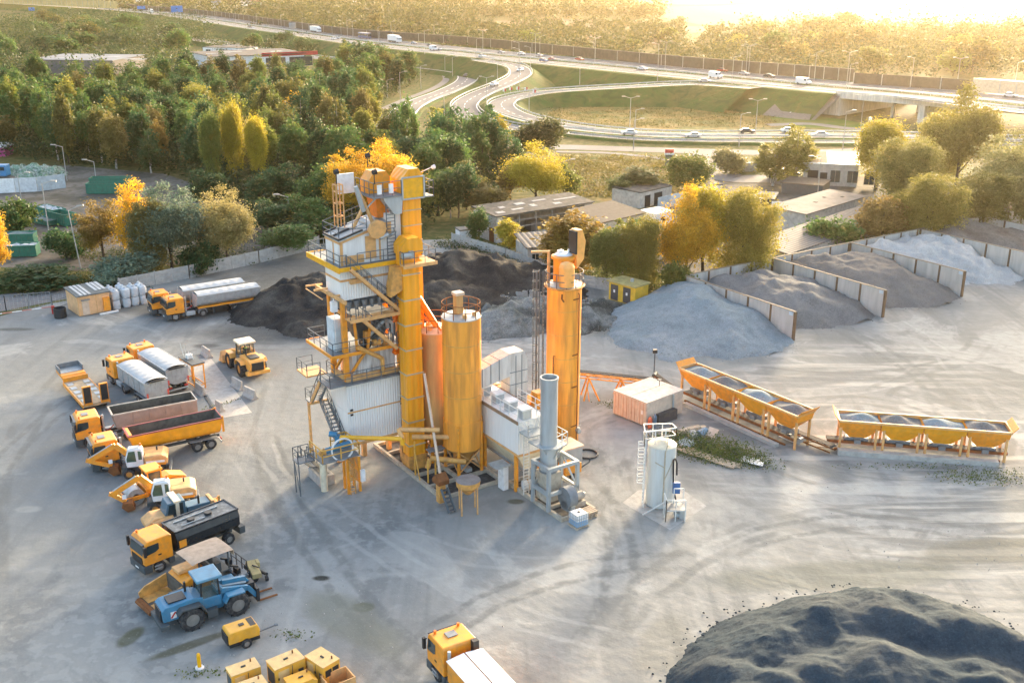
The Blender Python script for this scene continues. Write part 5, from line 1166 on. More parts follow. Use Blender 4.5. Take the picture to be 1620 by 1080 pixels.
driver((lc.x - .2 * math.cos(rl), lc.y - .2 * math.sin(rl), 2.25), rl)
mb = B().box(-.5, .1, -.3, .3, 1.75 * 1.12, 2.1).box(-.55, -.4, -.3, .3, 2.1, 2.75); part('seat', mb, black, t)
# blue loader with forks
rb = ang(P(307, 997), P(379, 973))
t = truck_at('wheel_loader', 'blue wheel loader with rusty pallet forks, parked by the yellow paver', 'wheel loader', (307, 997), rb, -1.55 * 1.05, -1.33)
loader(t, blue_p, blue_p, rim_g, M('pale_blue', (.11, .27, .38), .5, dirt=.3), forks=True, scale=1.05)
part('hazard_plate', B().box(-2.95, -2.55, -.9, -.87, 1.2, 1.7), white_p, t); part('hazard_stripe', B().bar((-2.93, -.905, 1.25), (-2.6, -.905, 1.66), .12, .01, (0, 1, 0)), redp, t)
# wheeled excavators
def excavator(label, px, r, cabw, reach, dip, lift):
    t = truck_at('excavator', label, 'excavator', px, r, 1.3, .95, 'white cabbed wheeled excavators')
    for x in (1.25, -1.25):
        for y in (-.95, .95): wheel(t, x, y, .5, .5, rim_o)
    part('undercarriage', B().box(-1.9, 1.9, -.55, .55, .45, .9).cyl((0, 0, .9), (0, 0, 1.15), .6), dk_st, t)
    part('dozer_blade', B().box(-2.35, -2.2, -1.2, 1.2, .15, .75).box(-2.2, -1.8, -.2, .2, .35, .7), grey_st, t)
    part('upper_body', B().prism([(-2.1, 1.2), (1.0, 1.2), (1.0, 1.6), (.1, 2.05), (-1.7, 2.05), (-2.15, 1.8)], 'y', -1.2, .25), pale_or, t, bevel=.1)
    part('engine_cover', B().prism([(-2.15, 1.2), (-.15, 1.2), (-.15, 2.1), (-1.7, 2.15), (-2.2, 1.85)], 'y', .27, 1.2), pale_or, t, bevel=.12)
    part('white_stripe', B().box(-1.9, -.3, 1.2, 1.225, 1.45, 1.65), white_p, t)
    part('lower_stripe', B().box(-2.0, -.2, 1.2, 1.222, 1.2, 1.42), orange, t)
    c = part('cab', B().prism([(-.1, 1.2), (1.35, 1.2), (1.45, 2.0), (1.15, 2.95), (0, 2.95), (-.1, 2.7)], 'y', .3, 1.22), cabw, t, bevel=.08)
    part('side_window', B().prism([(.5, 1.75), (1.3, 1.75), (1.32, 2.05), (1.08, 2.75), (.55, 2.75)], 'y', 1.225, 1.245), glass_g, c)
    part('rear_window', B().prism([(-.02, 1.9), (.3, 1.9), (.3, 2.75), (.04, 2.7)], 'y', 1.225, 1.245), glass_g, c)
    part('windscreen', B().prism([(1.47, 2.0), (1.19, 2.88), (1.16, 2.88), (1.42, 1.98)], 'y', .4, 1.12), glass_g, c)
    part('roof_window', B().box(.2, .95, .45, 1.05, 2.955, 2.98), galv, c)
    part('beacon', B().cyl((.1, .5, 2.96), (.1, .5, 3.2), .09), lit_o, c)
    part('exhaust', B().cyl((-1.2, -.3, 2.05), (-1.2, -.3, 2.4), .07), black, t)
    e1 = (.9, -.25, 1.5); e2 = (2.3, -.25, lift); e3 = (reach, -.25, lift - 1.3); e4 = (reach - .4 + dip, -.25, .9)
    bm_ = part('boom', B().bar(e1, e2, .34, .5).bar(e2, e3, .3, .42), orange, t)
    part('boom_cylinder', B().tube([(1.1, -.25, 1.3), (2.0, -.25, lift - .5)], .08).tube([(2.6, -.25, lift + .1), (reach - .1, -.25, lift - 1.0)], .07), galv, bm_)
    st = part('stick', B().bar(e3, e4, .26, .34).bar((reach + .25, -.25, lift - 1.2), e3, .26, .3), orange, t)
    part('hazard_mark', B().box(e4[0] - .1, e4[0] + .25, -.1, -.08, 1.2, 1.6), white_p, st)
    part('bucket', B().prism([(e4[0] - .5, .9), (e4[0] + .2, .95), (e4[0] + .35, .55), (e4[0] - .1, .1), (e4[0] - .7, .25)], 'y', -.75, .25), rust, t)
    part('bucket_link', B().bar(e4, (e4[0] - .25, -.25, .7), .3), dk_st, t)
    return t
cw = M('cab_white', (.66, .68, .68), .4, dirt=.25, dcol=(.45, .42, .36))
excavator('white cabbed excavator with folded boom just below the orange open tipper', (205, 757), R(-166), cw, 4.7, -1.5, 2.9)
excavator('white cabbed excavator in front of the yellow roller, its bucket on the ground', (246, 812), R(-163), cw, 4.6, -.6, 3.0)
# rollers
def roller(label, px, r, style):
    t = truck_at('road_roller', label, 'road roller', px, r, 2.0, 0)
    part('drum', B().cyl((2.0, -1.0, .75), (2.0, 1.0, .75), .75, n=28), galv if style else rust, t)
    part('drum_hub', B().cyl((2.0, -1.06, .75), (2.0, 1.06, .75), .32, n=14), black if style else orange, t)
    part('drum_frame', B().box(1.0, 3.0, 1.08, 1.22, .6, .95).box(1.0, 3.0, -1.22, -1.08, .6, .95).box(2.86, 3.0, -1.07, 1.07, .6, 1.0).box(.7, 1.15, -1.1, 1.1, .6, 1.2), orange, t)
    for y in (-.85, .85): wheel(t, -1.3, y, .72, .5, rim_o)
    part('engine_hood', B().prism([(-2.6, .8), (-.5, .8), (-.5, 1.75), (-1.2, 1.8), (-2.6, 1.35)], 'y', -.65, .65), orange if style else M('blue_black_hood', (.06, .10, .12), .4, dirt=.3), t, bevel=.08)
    part('lower_cab', B().box(-.45, .8, -.75, .75, .8, 1.55), orange, t, bevel=.05)
    mb = B()
    for x in (-.4, .75):
        for y in (-.7, .7): mb.bar((x, y, 1.55), (x, y, 2.55), .1)
    part('cab_post', mb, orange, t)
    part('cab_glass', B().box(-.36, .71, -.66, .66, 1.56, 2.54), glass, t)
    part('cab_roof', B().box(-.55, .95, -.85, .85, 2.55, 2.72), MATS['tipper_orange'] if style else cream, t, bevel=.05)
    part('beacon', B().cyl((-.4, .6, 2.72), (-.4, .6, 2.9), .08), lit_o, t)
    return t
roller('yellow single drum roller with closed orange cab between the two excavators', (211, 792), R(-142), 1)
t = truck_at('road_grader', 'faded yellow grader with blue glazed cab and raised rear ripper', 'grader', (243, 845), R(-146), 2.4, 0)
part('front_drum', B().cyl((2.2, -.8, .62), (2.2, .8, .62), .62, n=24), M('drum_orange', (.60, .16, .03), .6, dirt=.4), t)
part('front_body', B().prism([(1.0, .7), (3.0, .8), (3.1, 1.3), (2.4, 1.75), (1.0, 1.7)], 'y', -.9, .9), pale_or, t, bevel=.1)
part('front_roll', B().cyl((.9, .95, 1.45), (2.6, .95, 1.3), .3, n=14), pale_or, t)
part('chassis', B().box(-2.6, 1.0, -.85, .85, .6, 1.1), pale_or, t, bevel=.05)
c = part('cab', B().prism([(-.3, 1.1), (1.4, 1.1), (1.5, 1.7), (1.2, 2.7), (-.2, 2.7)], 'y', -.75, .75), M('blue_cab', (.07, .15, .20), .35, dirt=.25), t, bevel=.05)
part('cab_glass', B().prism([(0, 1.6), (1.3, 1.6), (1.1, 2.55), (0, 2.55)], 'y', .755, .78).box(-.22, -.2, -.6, .6, 1.6, 2.5), glass, c)
part('roof_frame', B().box(.2, .75, -1.0, 1.0, 2.75, 2.9).box(.35, .6, .8, 1.0, 1.1, 2.75).box(.35, .6, -1.0, -.8, 1.1, 2.75), cream, t)
part('engine_hood', B().box(-2.3, -.35, -.6, .6, 1.11, 1.9), MATS['blue_cab'], t, bevel=.06)
part('radiator', B().box(-2.6, -2.31, -.75, .75, 1.11, 2.0), pale_or, t, bevel=.05)
part('exhaust', B().cyl((-1.4, .35, 1.9), (-1.4, .35, 2.6), .09), black, t)
for y in (-.95, .95): wheel(t, -1.7, y, .6, .4, rim_o)
part('ripper', B().box(-3.2, -2.9, -1.0, 1.0, .5, 1.3).box(-3.1, -2.9, .5, .65, 1.3, 2.2).box(-2.9, -2.6, -.3, .3, .6, 1.0).bar((-3.2, -.9, 1.2), (-3.9, -.9, .5), .3), cone_or, t)
# black bitumen tanker
t = truck_at('tank_truck', 'orange cab lorry with black flat topped bitumen tank', 'tank truck', (241, 905), R(-135), 1.6, .6)
cab(t, orange, w=1.15, hatch=False, beacons=1, hi=2.95); chassis(t, -5.4, 1.9)
for y in (-.95, .95): wheel(t, 1.1, y, .48, .3)
for y in (-.9, .9): wheel(t, -3.6, y, .48, .55); wheel(t, -4.8, y, .48, .55)
b = part('tank', B().prism([(-.7, 1.0), (.7, 1.0), (1.2, 1.5), (1.25, 2.2), (1.05, 2.75), (-1.05, 2.75), (-1.25, 2.2), (-1.2, 1.5)], 'x', -5.8, -.35), gloss_bk, t, bevel=.06)
part('tank_top', B().box(-5.75, -.4, -1.05, 1.05, 2.76, 2.8), M('worn_black_top', (.05, .06, .06), .4, dirt=.7, dcol=(.30, .31, .30)), b)
part('top_rim', B().bar((-5.78, 1.08, 2.82), (-.36, 1.08, 2.82), .1).bar((-5.78, -1.08, 2.82), (-.36, -1.08, 2.82), .1).bar((-5.78, -1.1, 2.82), (-5.78, 1.1, 2.82), .1).bar((-.36, -1.1, 2.82), (-.36, 1.1, 2.82), .1), gloss_bk, b)
part('manhole_cover', B().cyl((-2.2, .1, 2.8), (-2.2, .1, 2.98), .3).cyl((-3.7, .1, 2.8), (-3.7, .1, 2.98), .3), black, b)
part('top_pipe', B().tube([(-1.0, -.4, 2.86), (-4.8, -.4, 2.86)], .05).tube([(-1.2, .5, 2.86), (-3.2, .5, 2.86)], .04), galv, b)
part('warning_plate', B().box(-1.1, -.5, 1.26, 1.28, 1.5, 2.1).box(-5.83, -5.81, .2, .9, 1.7, 2.2), orange, b)
part('rear_gear', B().box(-6.3, -5.82, -1.0, 1.0, .5, 1.1).tube([(-6.2, -.5, 1.1), (-6.2, -.5, 1.7), (-5.9, -.5, 2.0)], .06), dk_st, t)
# asphalt paver
t = truck_at('asphalt_paver', 'orange asphalt paver with dusty beige canvas canopy and open hopper', 'asphalt paver', (244, 972), R(-136.5), 3.3, .6)
for s in (-1, 1):
    part('hopper_wing', B().prism([(1.3, .7), (3.4, .55), (3.5, 1.0), (3.0, 1.35), (1.3, 1.75)], 'y', *sorted((s * 1.2, s * 1.32))).prism([(1.3, .5), (3.3, .5), (3.3, .6), (1.3, .6)], 'y', *sorted((s * .2, s * 1.3))), cone_or, t)
    part('crawler_track', B().prism([(-1.6, .05), (1.2, .05), (1.5, .3), (1.3, .6), (-1.6, .6), (-1.9, .35)], 'y', *sorted((s * .7, s * 1.1))), rubber, t)
part('hopper_floor', B().box(1.2, 3.4, -1.19, 1.19, .5, .56).box(1.2, 1.3, -1.19, 1.19, .57, 1.8), tip_in, t)
part('push_roller', B().cyl((3.75, -1.1, .5), (3.75, 1.1, .5), .14).box(3.42, 3.7, -1.2, 1.2, .35, .65), rust, t)
part('body', B().prism([(-1.8, .62), (1.19, .62), (1.19, 1.8), (.6, 2.05), (-.6, 1.95), (-1.8, 1.5)], 'y', -1.2, 1.2), orange, t, bevel=.07)
mb = B()
for i in range(7): mb.box(-.2 + i * .18, -.1 + i * .18, 1.205, 1.22, .9, 1.5)
part('side_vent', mb, black, t)
part('engine_deck', B().box(-.5, 1.0, -.9, .2, 2.06, 2.3), pale_or, t, bevel=.04)
part('operator_deck', B().box(-2.6, -1.0, -1.2, 1.2, 1.52, 1.6).box(-2.0, -1.6, -.9, -.4, 1.6, 2.2).box(-2.0, -1.6, .4, .9, 1.6, 2.2).box(-1.3, -1.15, -1.0, 1.0, 1.6, 2.3), dk_st, t)
mb = B()
for x in (-2.5, -.2):
    for y in (-1.1, 1.1): mb.bar((x, y, 1.6), (x, y, 3.0), .08)
part('canopy_post', mb, dk_st, t)
m = 12; vs = []
for i in range(m + 1):
    for j in range(m + 1):
        a, b_ = i / m, j / m; vs.append((-2.9 + 3.3 * a, -1.3 + 2.6 * b_, 3.2 - .07 * (abs(a - .5) * 2) ** 5 - .07 * (abs(b_ - .5) * 2) ** 3 - .03 * math.sin(i * 1.6) * math.sin(j * 1.3)))
part('canopy', B().add(vs, [(i * (m + 1) + j, (i + 1) * (m + 1) + j, (i + 1) * (m + 1) + j + 1, i * (m + 1) + j + 1) for i in range(m) for j in range(m)], True).prism([(-1.25, 3.0), (1.25, 3.0), (1.2, 2.6), (-1.2, 2.6)], 'x', -2.95, -2.9), beige_can, t)
part('screed', B().box(-3.9, -3.1, -1.35, 1.35, .15, .6).box(-3.1, -1.6, -1.3, -1.2, .5, .7).box(-3.1, -1.6, 1.2, 1.3, .5, .7).box(-4.0, -3.2, -1.2, 1.2, .61, .66), grey_st, t)
part('screed_gear', B().box(-3.6, -3.2, -.9, -.5, .67, 1.2).box(-3.5, -3.2, .3, .9, .67, 1.1).tube([(-2.8, -.7, 1.5), (-3.4, -.7, 1.2)], .08).tube([(-2.8, .7, 1.5), (-3.4, .7, 1.2)], .08).rail([(-3.9, -1.2, .66), (-3.9, 1.2, .66)], 1.0, .8), black, t)
part('auger', B().cyl((-2.4, -1.3, .45), (-2.4, 1.3, .45), .2), dk_st, t)
# lorry at the bottom edge
t = truck_at('tipper_truck', 'orange cab lorry with flat white folding body covers at the bottom edge', 'tipper truck', (690, 1076), R(121), 1.2, 1.15, GT)
cab(t, orange, w=1.2, hi=3.1); chassis(t, -6, 1.9)
for y in (-1.0, 1.0): wheel(t, 1.1, y, .52, .35); wheel(t, -3.5, y, .52, .5); wheel(t, -4.9, y, .52, .5)
part('air_intake', B().box(-.42, -.05, -1.15, -.75, 1.5, 3.2), black, t); part('exhaust', B().cyl((-.25, .9, 1.0), (-.25, .9, 3.0), .11), galv, t)
part('body', B().box(-6.4, -.65, -1.25, 1.25, 1.2, 2.6), orange, t)
part('folding_cover', B().prism([(-.05, 2.75), (-1.3, 2.62), (-1.3, 2.68), (-.05, 2.82)], 'x', -6.4, -.6).prism([(.05, 2.75), (1.3, 2.62), (1.3, 2.68), (.05, 2.82)], 'x', -6.4, -.6), white_p, t)
part('tank', B().box(-1.5, -.2, .7, 1.15, .5, 1.0), dk_st, t)
# trailers, generators and boxes at the bottom
a = P(391, 1024)
t = truck_at('air_compressor', 'yellow towable air compressor trailer standing alone', 'compressor', (391, 1024), R(34), 0, -.75)
part('canopy', B().prism([(-1.15, .55), (1.0, .55), (1.05, 1.0), (.9, 1.42), (-1.05, 1.42), (-1.15, 1.3)], 'y', -.65, .65), M('compressor_yellow', (.78, .38, .03), .45, dirt=.25, dcol=(.45, .3, .15)), t, bevel=.06)
part('base', B().box(-1.1, 1.0, -.63, .63, .3, .54), black, t); part('rear_panel', B().box(-1.24, -1.16, -.55, .55, .5, 1.2), black, t)
part('roof_slot', B().box(.45, .85, -.5, .5, 1.425, 1.44).box(-.2, .15, -.15, .15, 1.425, 1.46), black, t)
for y in (-.75, .75): wheel(t, 0, y, .34, .2)
part('drawbar', B().bar((1.0, 0, .4), (2.4, 0, .5), .09).cyl((2.3, 0, .5), (2.5, 0, .5), .1), grey_st, t)
def crate(label, px, r, L, w, h, col, kind='generator', extra=0, z=0.25):
    t = truck_at(kind, label, 'generator' if kind == 'generator' else 'compressor', px, r, 0, 0, 'yellow machine boxes in the bottom corner')
    part('housing', B().prism([(-L / 2, z), (L / 2, z), (L / 2, z + h - .15 * extra), (L / 2 - .3 * extra - .01, z + h), (-L / 2, z + h)], 'y', -w / 2, w / 2), col, t, bevel=.04)
    part('lid', B().box(-L / 2 - .03, L / 2 - .3 * extra, -w / 2 - .03, w / 2 + .03, z + h + .005, z + h + .05), gl if not extra else col, t)
    part('lifting_eye', B().box(-.15, .15, -.05, .05, z + h + .05, z + h + .12), black, t)
    part('side_vent', B().box(L / 2 + .003, L / 2 + .03, -w * .4, -.05, z + h * .45, z + h * .8).box(L / 2 + .003, L / 2 + .03, .05, w * .4, z + h * .45, z + h * .8), black, t)
    part('door', B().box(-L * .4, -L * .05, -w / 2 - .02, -w / 2 - .003, z + .1, z + h * .85), gl, t)
    for x in (-L * .42, L * .02): part('latch', B().box(x, x + .07, -w / 2 - .05, -w / 2 - .021, z + h * .45, z + h * .56), black, t)
    part('panel_seam', B().box(L * .05, L * .07, -w / 2 - .012, -w / 2 - .002, z + .08, z + h * .92).box(L * .25, L * .42, -w / 2 - .012, -w / 2 - .002, z + h * .3, z + h * .6), dk_st, t)
    part('exhaust', B().cyl((L * .3, w * .25, z + h + .05), (L * .3, w * .25, z + h + .25), .05), rust, t)
    part('end_panel', B().box(-L / 2 - .02, -L / 2 - .003, -w * .38, w * .38, z + .15, z + h * .8), dk_st, t)
    part('runner', B().box(-L / 2, L / 2, -w / 2 + .05, -w / 2 + .2, 0, z).box(-L / 2, L / 2, w / 2 - .2, w / 2 - .05, 0, z), dk_st, t)
    return t
my = MATS['compressor_yellow']; gy = M('generator_yellow', (.82, .42, .05), .45, dirt=.35, dcol=(.45, .32, .16)); gl = M('generator_lid', (.76, .50, .20), .6, dirt=.4, dcol=(.38, .26, .15))
crate('yellow generator box with pale lid nearest the yellow bollard', (388, 1086), R(33), 1.9, 1.1, 1.25, gy)
crate('long yellow generator box with rusty pale lid in the middle of the group', (455, 1078), R(38), 2.1, 1.25, 1.45, gy)
crate('yellow generator box with two dark vents on its end, farthest from the bollard', (512, 1074), R(-42), 1.9, 1.3, 1.4, gy)
crate('smooth yellow compressor with sloped front in the middle front of the group', (478, 1100), R(35), 1.8, 1.1, 1.1, my, 'air_compressor', 1)
crate('yellow box cut by the bottom edge in front of the bollard box', (402, 1112), R(33), 1.7, 1.2, 1.15, gy)
t = truck_at('skip_bin', 'small yellow bin with dark open top in the bottom corner group', 'bin', (536, 1092), R(35), 0, 0)
part('body', B().box(-.9, .9, -.7, -.62, .1, 1.1).box(-.9, .9, .62, .7, .1, 1.1).box(-.9, -.82, -.61, .61, .1, 1.1).box(.82, .9, -.61, .61, .1, 1.1).box(-.8, .8, -.6, .6, .1, .2), pale_or, t)
part('flap', B().box(-.9, -.1, -1.3, -.72, 1.0, 1.06), my, t)
t = truck_at('bollard', 'short yellow bollard on a white foot near the generators', 'bollard', (316, 1056), 0, 0, 0)
part('post', B().rev([(.13, .1), (.13, 1.0), (.09, 1.12), (.02, 1.16)], (0, 0), 12), M('bollard_yellow', (.85, .42, .0), .4), t)
part('foot', B().rev([(.3, .0), (.3, .08), (.16, .12)], (0, 0), 12), white_p, t)
t = truck_at('sweeper_brush', 'dusty yellow sweeper attachment lying alone on the ground', 'sweeper', (402, 910), R(-63), 0, 0)
part('frame', B().box(-1.1, 1.1, -.35, .35, .35, .75).box(-1.0, -.4, .35, .6, .3, .8), M('dusty_yellow', (.45, .36, .17), .7, dirt=.6, dcol=(.25, .2, .12)), t, bevel=.04)
part('brush', B().cyl((-1.0, -.2, .32), (1.0, -.2, .32), .32, n=18), black, t)
part('drive', B().cyl((.4, .4, .5), (1.2, .7, .6), .12).bar((-.3, 0, .76), (.6, .3, .95), .08).cyl((1.1, .6, .2), (1.1, .8, .2), .2), black, t)
# jersey blocks
jb = None
for i, (x, y, r, lab) in enumerate([(327, 563, -52, 'concrete barrier block standing alone nearest the dark spill'), (376, 613, -48, 'concrete barrier block right under the loader rear wheel, with rubble beside it'), (396, 628, -45, 'concrete barrier block nearest the mixing tower of the pair below the loader'), (317, 622, -52, 'concrete barrier block beside the weighbridge stand'), (347, 649, -48, 'small concrete block at the end of the weighbridge rail')]):
    L = 2.1 if i < 4 else 1.2
    mb = B().prism([(-.4, 0), (.4, 0), (.4, .12), (.16, .4), (.1, 1.05), (-.1, 1.05), (-.16, .4), (-.4, .12)], 'x', -L / 2, L / 2)
    q = P(x, y); single('barrier_block', mb, conc, lab, 'barrier', (q.x, q.y, 0), R(r), 'concrete barrier blocks', bevel=.03)
# weighbridge stand
q = P(307, 609)
t = thing('weighing_stand', 'yellow framed sampling stand with grey roof deck by the tippers', 'stand', (q.x, q.y, 0), R(-49))
mb = B()
for x in (-1.6, 1.6):
    for y in (-.6, .6): mb.bar((x, y, 0), (x, y, 2.9), .12)
for y in (-.6, .6): mb.bar((-1.6, y, 2.85), (1.6, y, 2.85), .14).bar((-1.6, y, .5), (1.6, y, .5), .1)
for x in (-1.6, 1.6): mb.bar((x, -.6, 2.85), (x, .6, 2.85), .14).bar((x, -.6, .5), (x, .6, .5), .1)
part('frame', mb, orange, t)
part('deck', B().box(-1.75, 1.75, -.75, .75, 2.93, 3.05), dk_st, t)
part('aerial', B().bar((-1.2, -.3, 3.05), (-1.7, -.4, 4.6), .05).bar((-.4, -.3, 3.05), (-.6, -.4, 4.7), .05).bar((.6, 0, 3.2), (-.6, 0, 3.8), .06), galv, t)
part('white_box', B().box(-.8, -.2, -.3, .3, 3.06, 3.5), white_p, t)
w0, w1 = P(305, 598), P(348, 662); d0 = (w1 - w0).normalized(); nn = Vector((-d0.y, d0.x, 0))
mb = B().bar(w0, w1, .25, .12); struct('weighbridge_rail', mb, black)
sheet('weighbridge', [w0 + nn * .3 - d0 * 6, w0 + nn * 3.3 - d0 * 6, w1 + nn * 3.3, w1 + nn * .3], .02, conc)
# ---------------------------------------------------------------- yard edge
a, b = P(119, 503), P(176, 492); r = ang(a, b); L = (b - a).length
t = thing('site_hut', 'faded orange site hut with grey ribbed roof by the gate', 'hut', a, r)
part('wall', B().box(.6, L, 0, 4.6, .1, 2.75), hutor, t)
part('roof', B().prism([(-.25, 2.75), (4.9, 2.95), (4.9, 3.08), (-.25, 2.88)], 'x', .45, L + .15), M('hut_roof', (.12, .14, .14), .7, dirt=.4, corr=.4, cdir=(1, 0, 0)), t)
mb = B()
for i in range(3): mb.prism([(-.1, 2.9), (4.7, 3.09), (4.7, 3.13), (-.1, 2.95)], 'x', 1.0 + i * .55, 1.35 + i * .55)
for i in range(3): mb.prism([(1.0, 2.95), (4.8, 3.1), (4.8, 3.14), (1.0, 2.99)], 'x', 3.3 + i * .55, 3.7 + i * .55)
part('roof_sheet', mb, M('roof_light', (.42, .44, .44), .6, dirt=.4), t)
part('door', B().box(1.1, 2.0, -.06, -.005, .15, 2.2), salmon_w, t); part('door_frame', B().box(1.0, 2.1, -.4, -.07, 2.2, 2.3), grey_st, t)
part('electric_cabinet', B().box(L - .95, L - .1, -.35, -.01, .3, 2.1), orange, t)
part('corner_post', B().box(2.95, 3.05, -.02, .0, .1, 2.75).box(.58, .66, -.03, 0.0, .1, 2.75), pale_or, t)
single('plank', B().box(3.0, L + .7, -1.0, -.6, .02, .2), white_p, 'pale long plank on the ground in front of the orange hut', 'plank', a, r)
bagl = ['leftmost column', 'second column', 'third column', 'column nearest the lorry cabs']
def bag_mesh(seed):
    r_ = np.random.RandomState(seed); mb = B(); n = 16; rows = []
    for z, s in ((0, .86), (.12, .98), (.5, 1.04), (.95, 1.), (1.2, .93), (1.3, .55), (1.42, .3), (1.55, .36)):
        row = []
        for i in range(n):
            an = 2 * math.pi * i / n; k = .52 * s / max(abs(math.cos(an)), abs(math.sin(an))) ** .6
            j = 1 + .05 * r_.randn()
            row.append((k * math.cos(an) * j, k * math.sin(an) * j, z + .03 * r_.randn() * (z > 0)))
        rows.append(row)
    for A_, B_ in zip(rows, rows[1:]): mb.add(A_ + B_, [(i, (i + 1) % n, (i + 1) % n + n, i + n) for i in range(n)], True)
    mb.add(rows[-1], [tuple(range(n))]); return mesh_of('bag', mb, bagm)
bags = [bag_mesh(s) for s in range(3)]
ba, bb = P(186, 487), P(232, 478); du = (bb - ba).normalized(); dv = Vector((-du.y, du.x, 0))
for i in range(4):
    for j in range(3):
        for k in range(2 if j < 2 or i < 2 else 1):
            p = ba + du * (1.15 * i + (.1 if i else -.2)) + dv * (1.12 * j) - dv * .2
            lab = ('upper' if k else 'lower') + ' white bulk bag in the ' + bagl[i] + [', front row', ', middle row', ', back row by the fence'][j]
            tag(link('bulk_bag', bags[(i + j + k) % 3], None, (p.x, p.y, 1.3 * k), (0, 0, r + rng.uniform(-.2, .2))), lab, 'bulk bag', 'white bulk bags beside the orange hut')
# mesh fence and boom at the gate
def wire_fence(label, pts, h=2.0, step=3.0, name='wire_fence', mat=None, infill=True):
    t = thing(name, label, 'fence', pts[0], 0); o = pts[0]
    q = [Vector(p) - Vector(o) for p in pts]; mb = B(); mw = B()
    for a, b in zip(q, q[1:]):
        n = max(1, round((b - a).length / step))
        for i in range(n + 1): p = a.lerp(b, i / n); mb.bar(p, p + Vector((0, 0, h)), .09)
        for z in (.1, h * .55, h): mb.bar(a + Vector((0, 0, z)), b + Vector((0, 0, z)), .05)
        if infill:
            L = (b - a).length; m = int(L / .5)
            for i in range(m): p = a.lerp(b, i / m); mw.bar(p + Vector((0, 0, .1)), p + Vector((0, 0, h)), .016)
            for k in range(8): mw.bar(a + Vector((0, 0, .2 + k * h / 8)), b + Vector((0, 0, .2 + k * h / 8)), .008)
    part('frame', mb, mat or grey_st, t)
    if infill: part('mesh', mw, galv, t)
    return t
wire_fence('grey wire mesh gate fence at the site entrance', [P(-30, 500), P(10, 492), P(82, 486)], 2.2)
wire_fence('short dark railing fence between the gate and the orange hut', [P(84, 489), P(112, 480)], 2.0, 2, mat=dk_st)
t = thing('boom_barrier', 'red and white boom barrier lowered across the entrance', 'barrier', P(85, 496), ang(P(85, 496), P(0, 508)))
part('post', B().box(-.2, .2, -.2, .2, 0, 1.1), redp, t)
L = (P(85, 496) - P(-40, 513)).length
mb = B(); mr = B()
for i in range(int(L / 1.2)): (mb if i % 2 else mr).box(.2 + i * 1.2, 1.4 + i * 1.2, -.05, .05, .95, 1.05)
part('boom', mb, white_p, t); part('red_band', mr, M('faded_red', (.55, .22, .18), .6), t)
single('barrel', B().rev([(.75, 0), (.8, .1), (.8, 1.3), (.72, 1.35), (.7, .9)], (0, 0), 18), black, 'dark round tub standing beside the boom barrier', 'tub', P(96, 502))
# concrete plank fence behind the heap
def plank_wall(label, pts, h, mat, step=2.4, name='concrete_fence', cat='fence'):
    t = thing(name, label, cat, pts[0]); o = Vector(pts[0]); q = [Vector(p) - o for p in pts]; mb = B(); mp = B()
    for a, b in zip(q, q[1:]):
        L = (b - a).length; n = max(1, round(L / step))
        for k in range(3): mb.bar(a + Vector((0, 0, h * (k + .5) / 3)), b + Vector((0, 0, h * (k + .5) / 3)), .1, h / 3 - .02)
        for i in range(n + 1): p = a.lerp(b, i / n); part('post', B().bar(p, p + Vector((0, 0, h + .1)), .18), mat, t)
    part('plank', mb, mat, t)
    return t
plank_wall('grey concrete plank fence along the lane behind the lorries', [P(190, 462), P(300, 440), P(410, 416), P(505, 392)], 2.0, conc)
plank_wall('weathered plank fence behind the black heap and the sheds', [P(715, 385), P(800, 410), P(900, 450), P(965, 460)], 1.8, conc)
# transformer kiosk
a, b = P(963, 473), P(1004, 484); r = ang(a, b); L = (b - a).length
t = thing('transformer_kiosk', 'yellow brick transformer kiosk with two dark doors by the trees', 'kiosk', a, r)
ky = M('kiosk_yellow', (.72, .45, .05), .7, dirt=.2)
part('wall', B().box(0, L, 0, 2.9, 0, 2.6), ky, t)
part('roof', B().box(-.25, L + .25, -.3, 3.15, 2.61, 2.8), M('kiosk_roof', (.45, .36, .14), .8, dirt=.4), t)
part('roof_vent', B().cyl((L * .6, 1.6, 2.8), (L * .6, 1.6, 3.2), .25), galv, t)
for x in (.35, L * .55):
    d = part('door', B().box(x, x + 1.3, -.05, -.005, .1, 2.3), M('dark_door', (.06, .055, .06), .6, dirt=.3), t)
    part('warning_sign', B().box(x + .5, x + .8, -.07, -.052, 1.2, 1.6), white_p, d)
# salmon containers (pair joined side by side under one pale roof)
A0, A1, A2 = P(969.7, 654.5), P(1021.5, 676), P(1086, 657)
r = ang(A0, A1); L = (A1 - A0).length; D = (A2 - A1).length
t = thing('container', 'pair of joined salmon shipping containers with pale roof', 'container', A0, r)
part('body', B().box(0, L, 0, D, .12, 2.6), salmon, t)
part('roof', B().box(-.05, L / 2 - .04, -.05, D + .05, 2.61, 2.68).box(L / 2 + .04, L + .05, -.05, D + .05, 2.61, 2.68), M('container_roof', (.60, .52, .44), .7, dirt=.3), t)
mb = B()
for i in range(4): mb.box(.1 + i * L / 4, (i + 1) * L / 4 - .1, -.06, -.005, .2, 2.5)
part('door', mb, salmon_w, t); mb = B()
for i in range(4):
    for q in (.3, .7): mb.bar((L / 4 * (i + q), -.1, .2), (L / 4 * (i + q), -.1, 2.5), .04)
part('lock_bar', mb, M('lock_bar_salmon', (.55, .28, .18), .6), t)
part('paper_sign', B().box(L * .86, L * .93, -.075, -.062, 1.3, 1.7), white_p, t)
part('flue', B().cyl((L + .15, D * .7, 1.2), (L + .15, D * .7, 2.6), .1), galv, t)
part('roof_lamp', B().bar((L / 2, D * .8, 2.68), (L / 2, D * .8, 3.3), .05).box(L / 2 - .2, L / 2 + .2, D * .8 - .2, D * .8 + .2, 3.3, 3.4), dk_st, t)
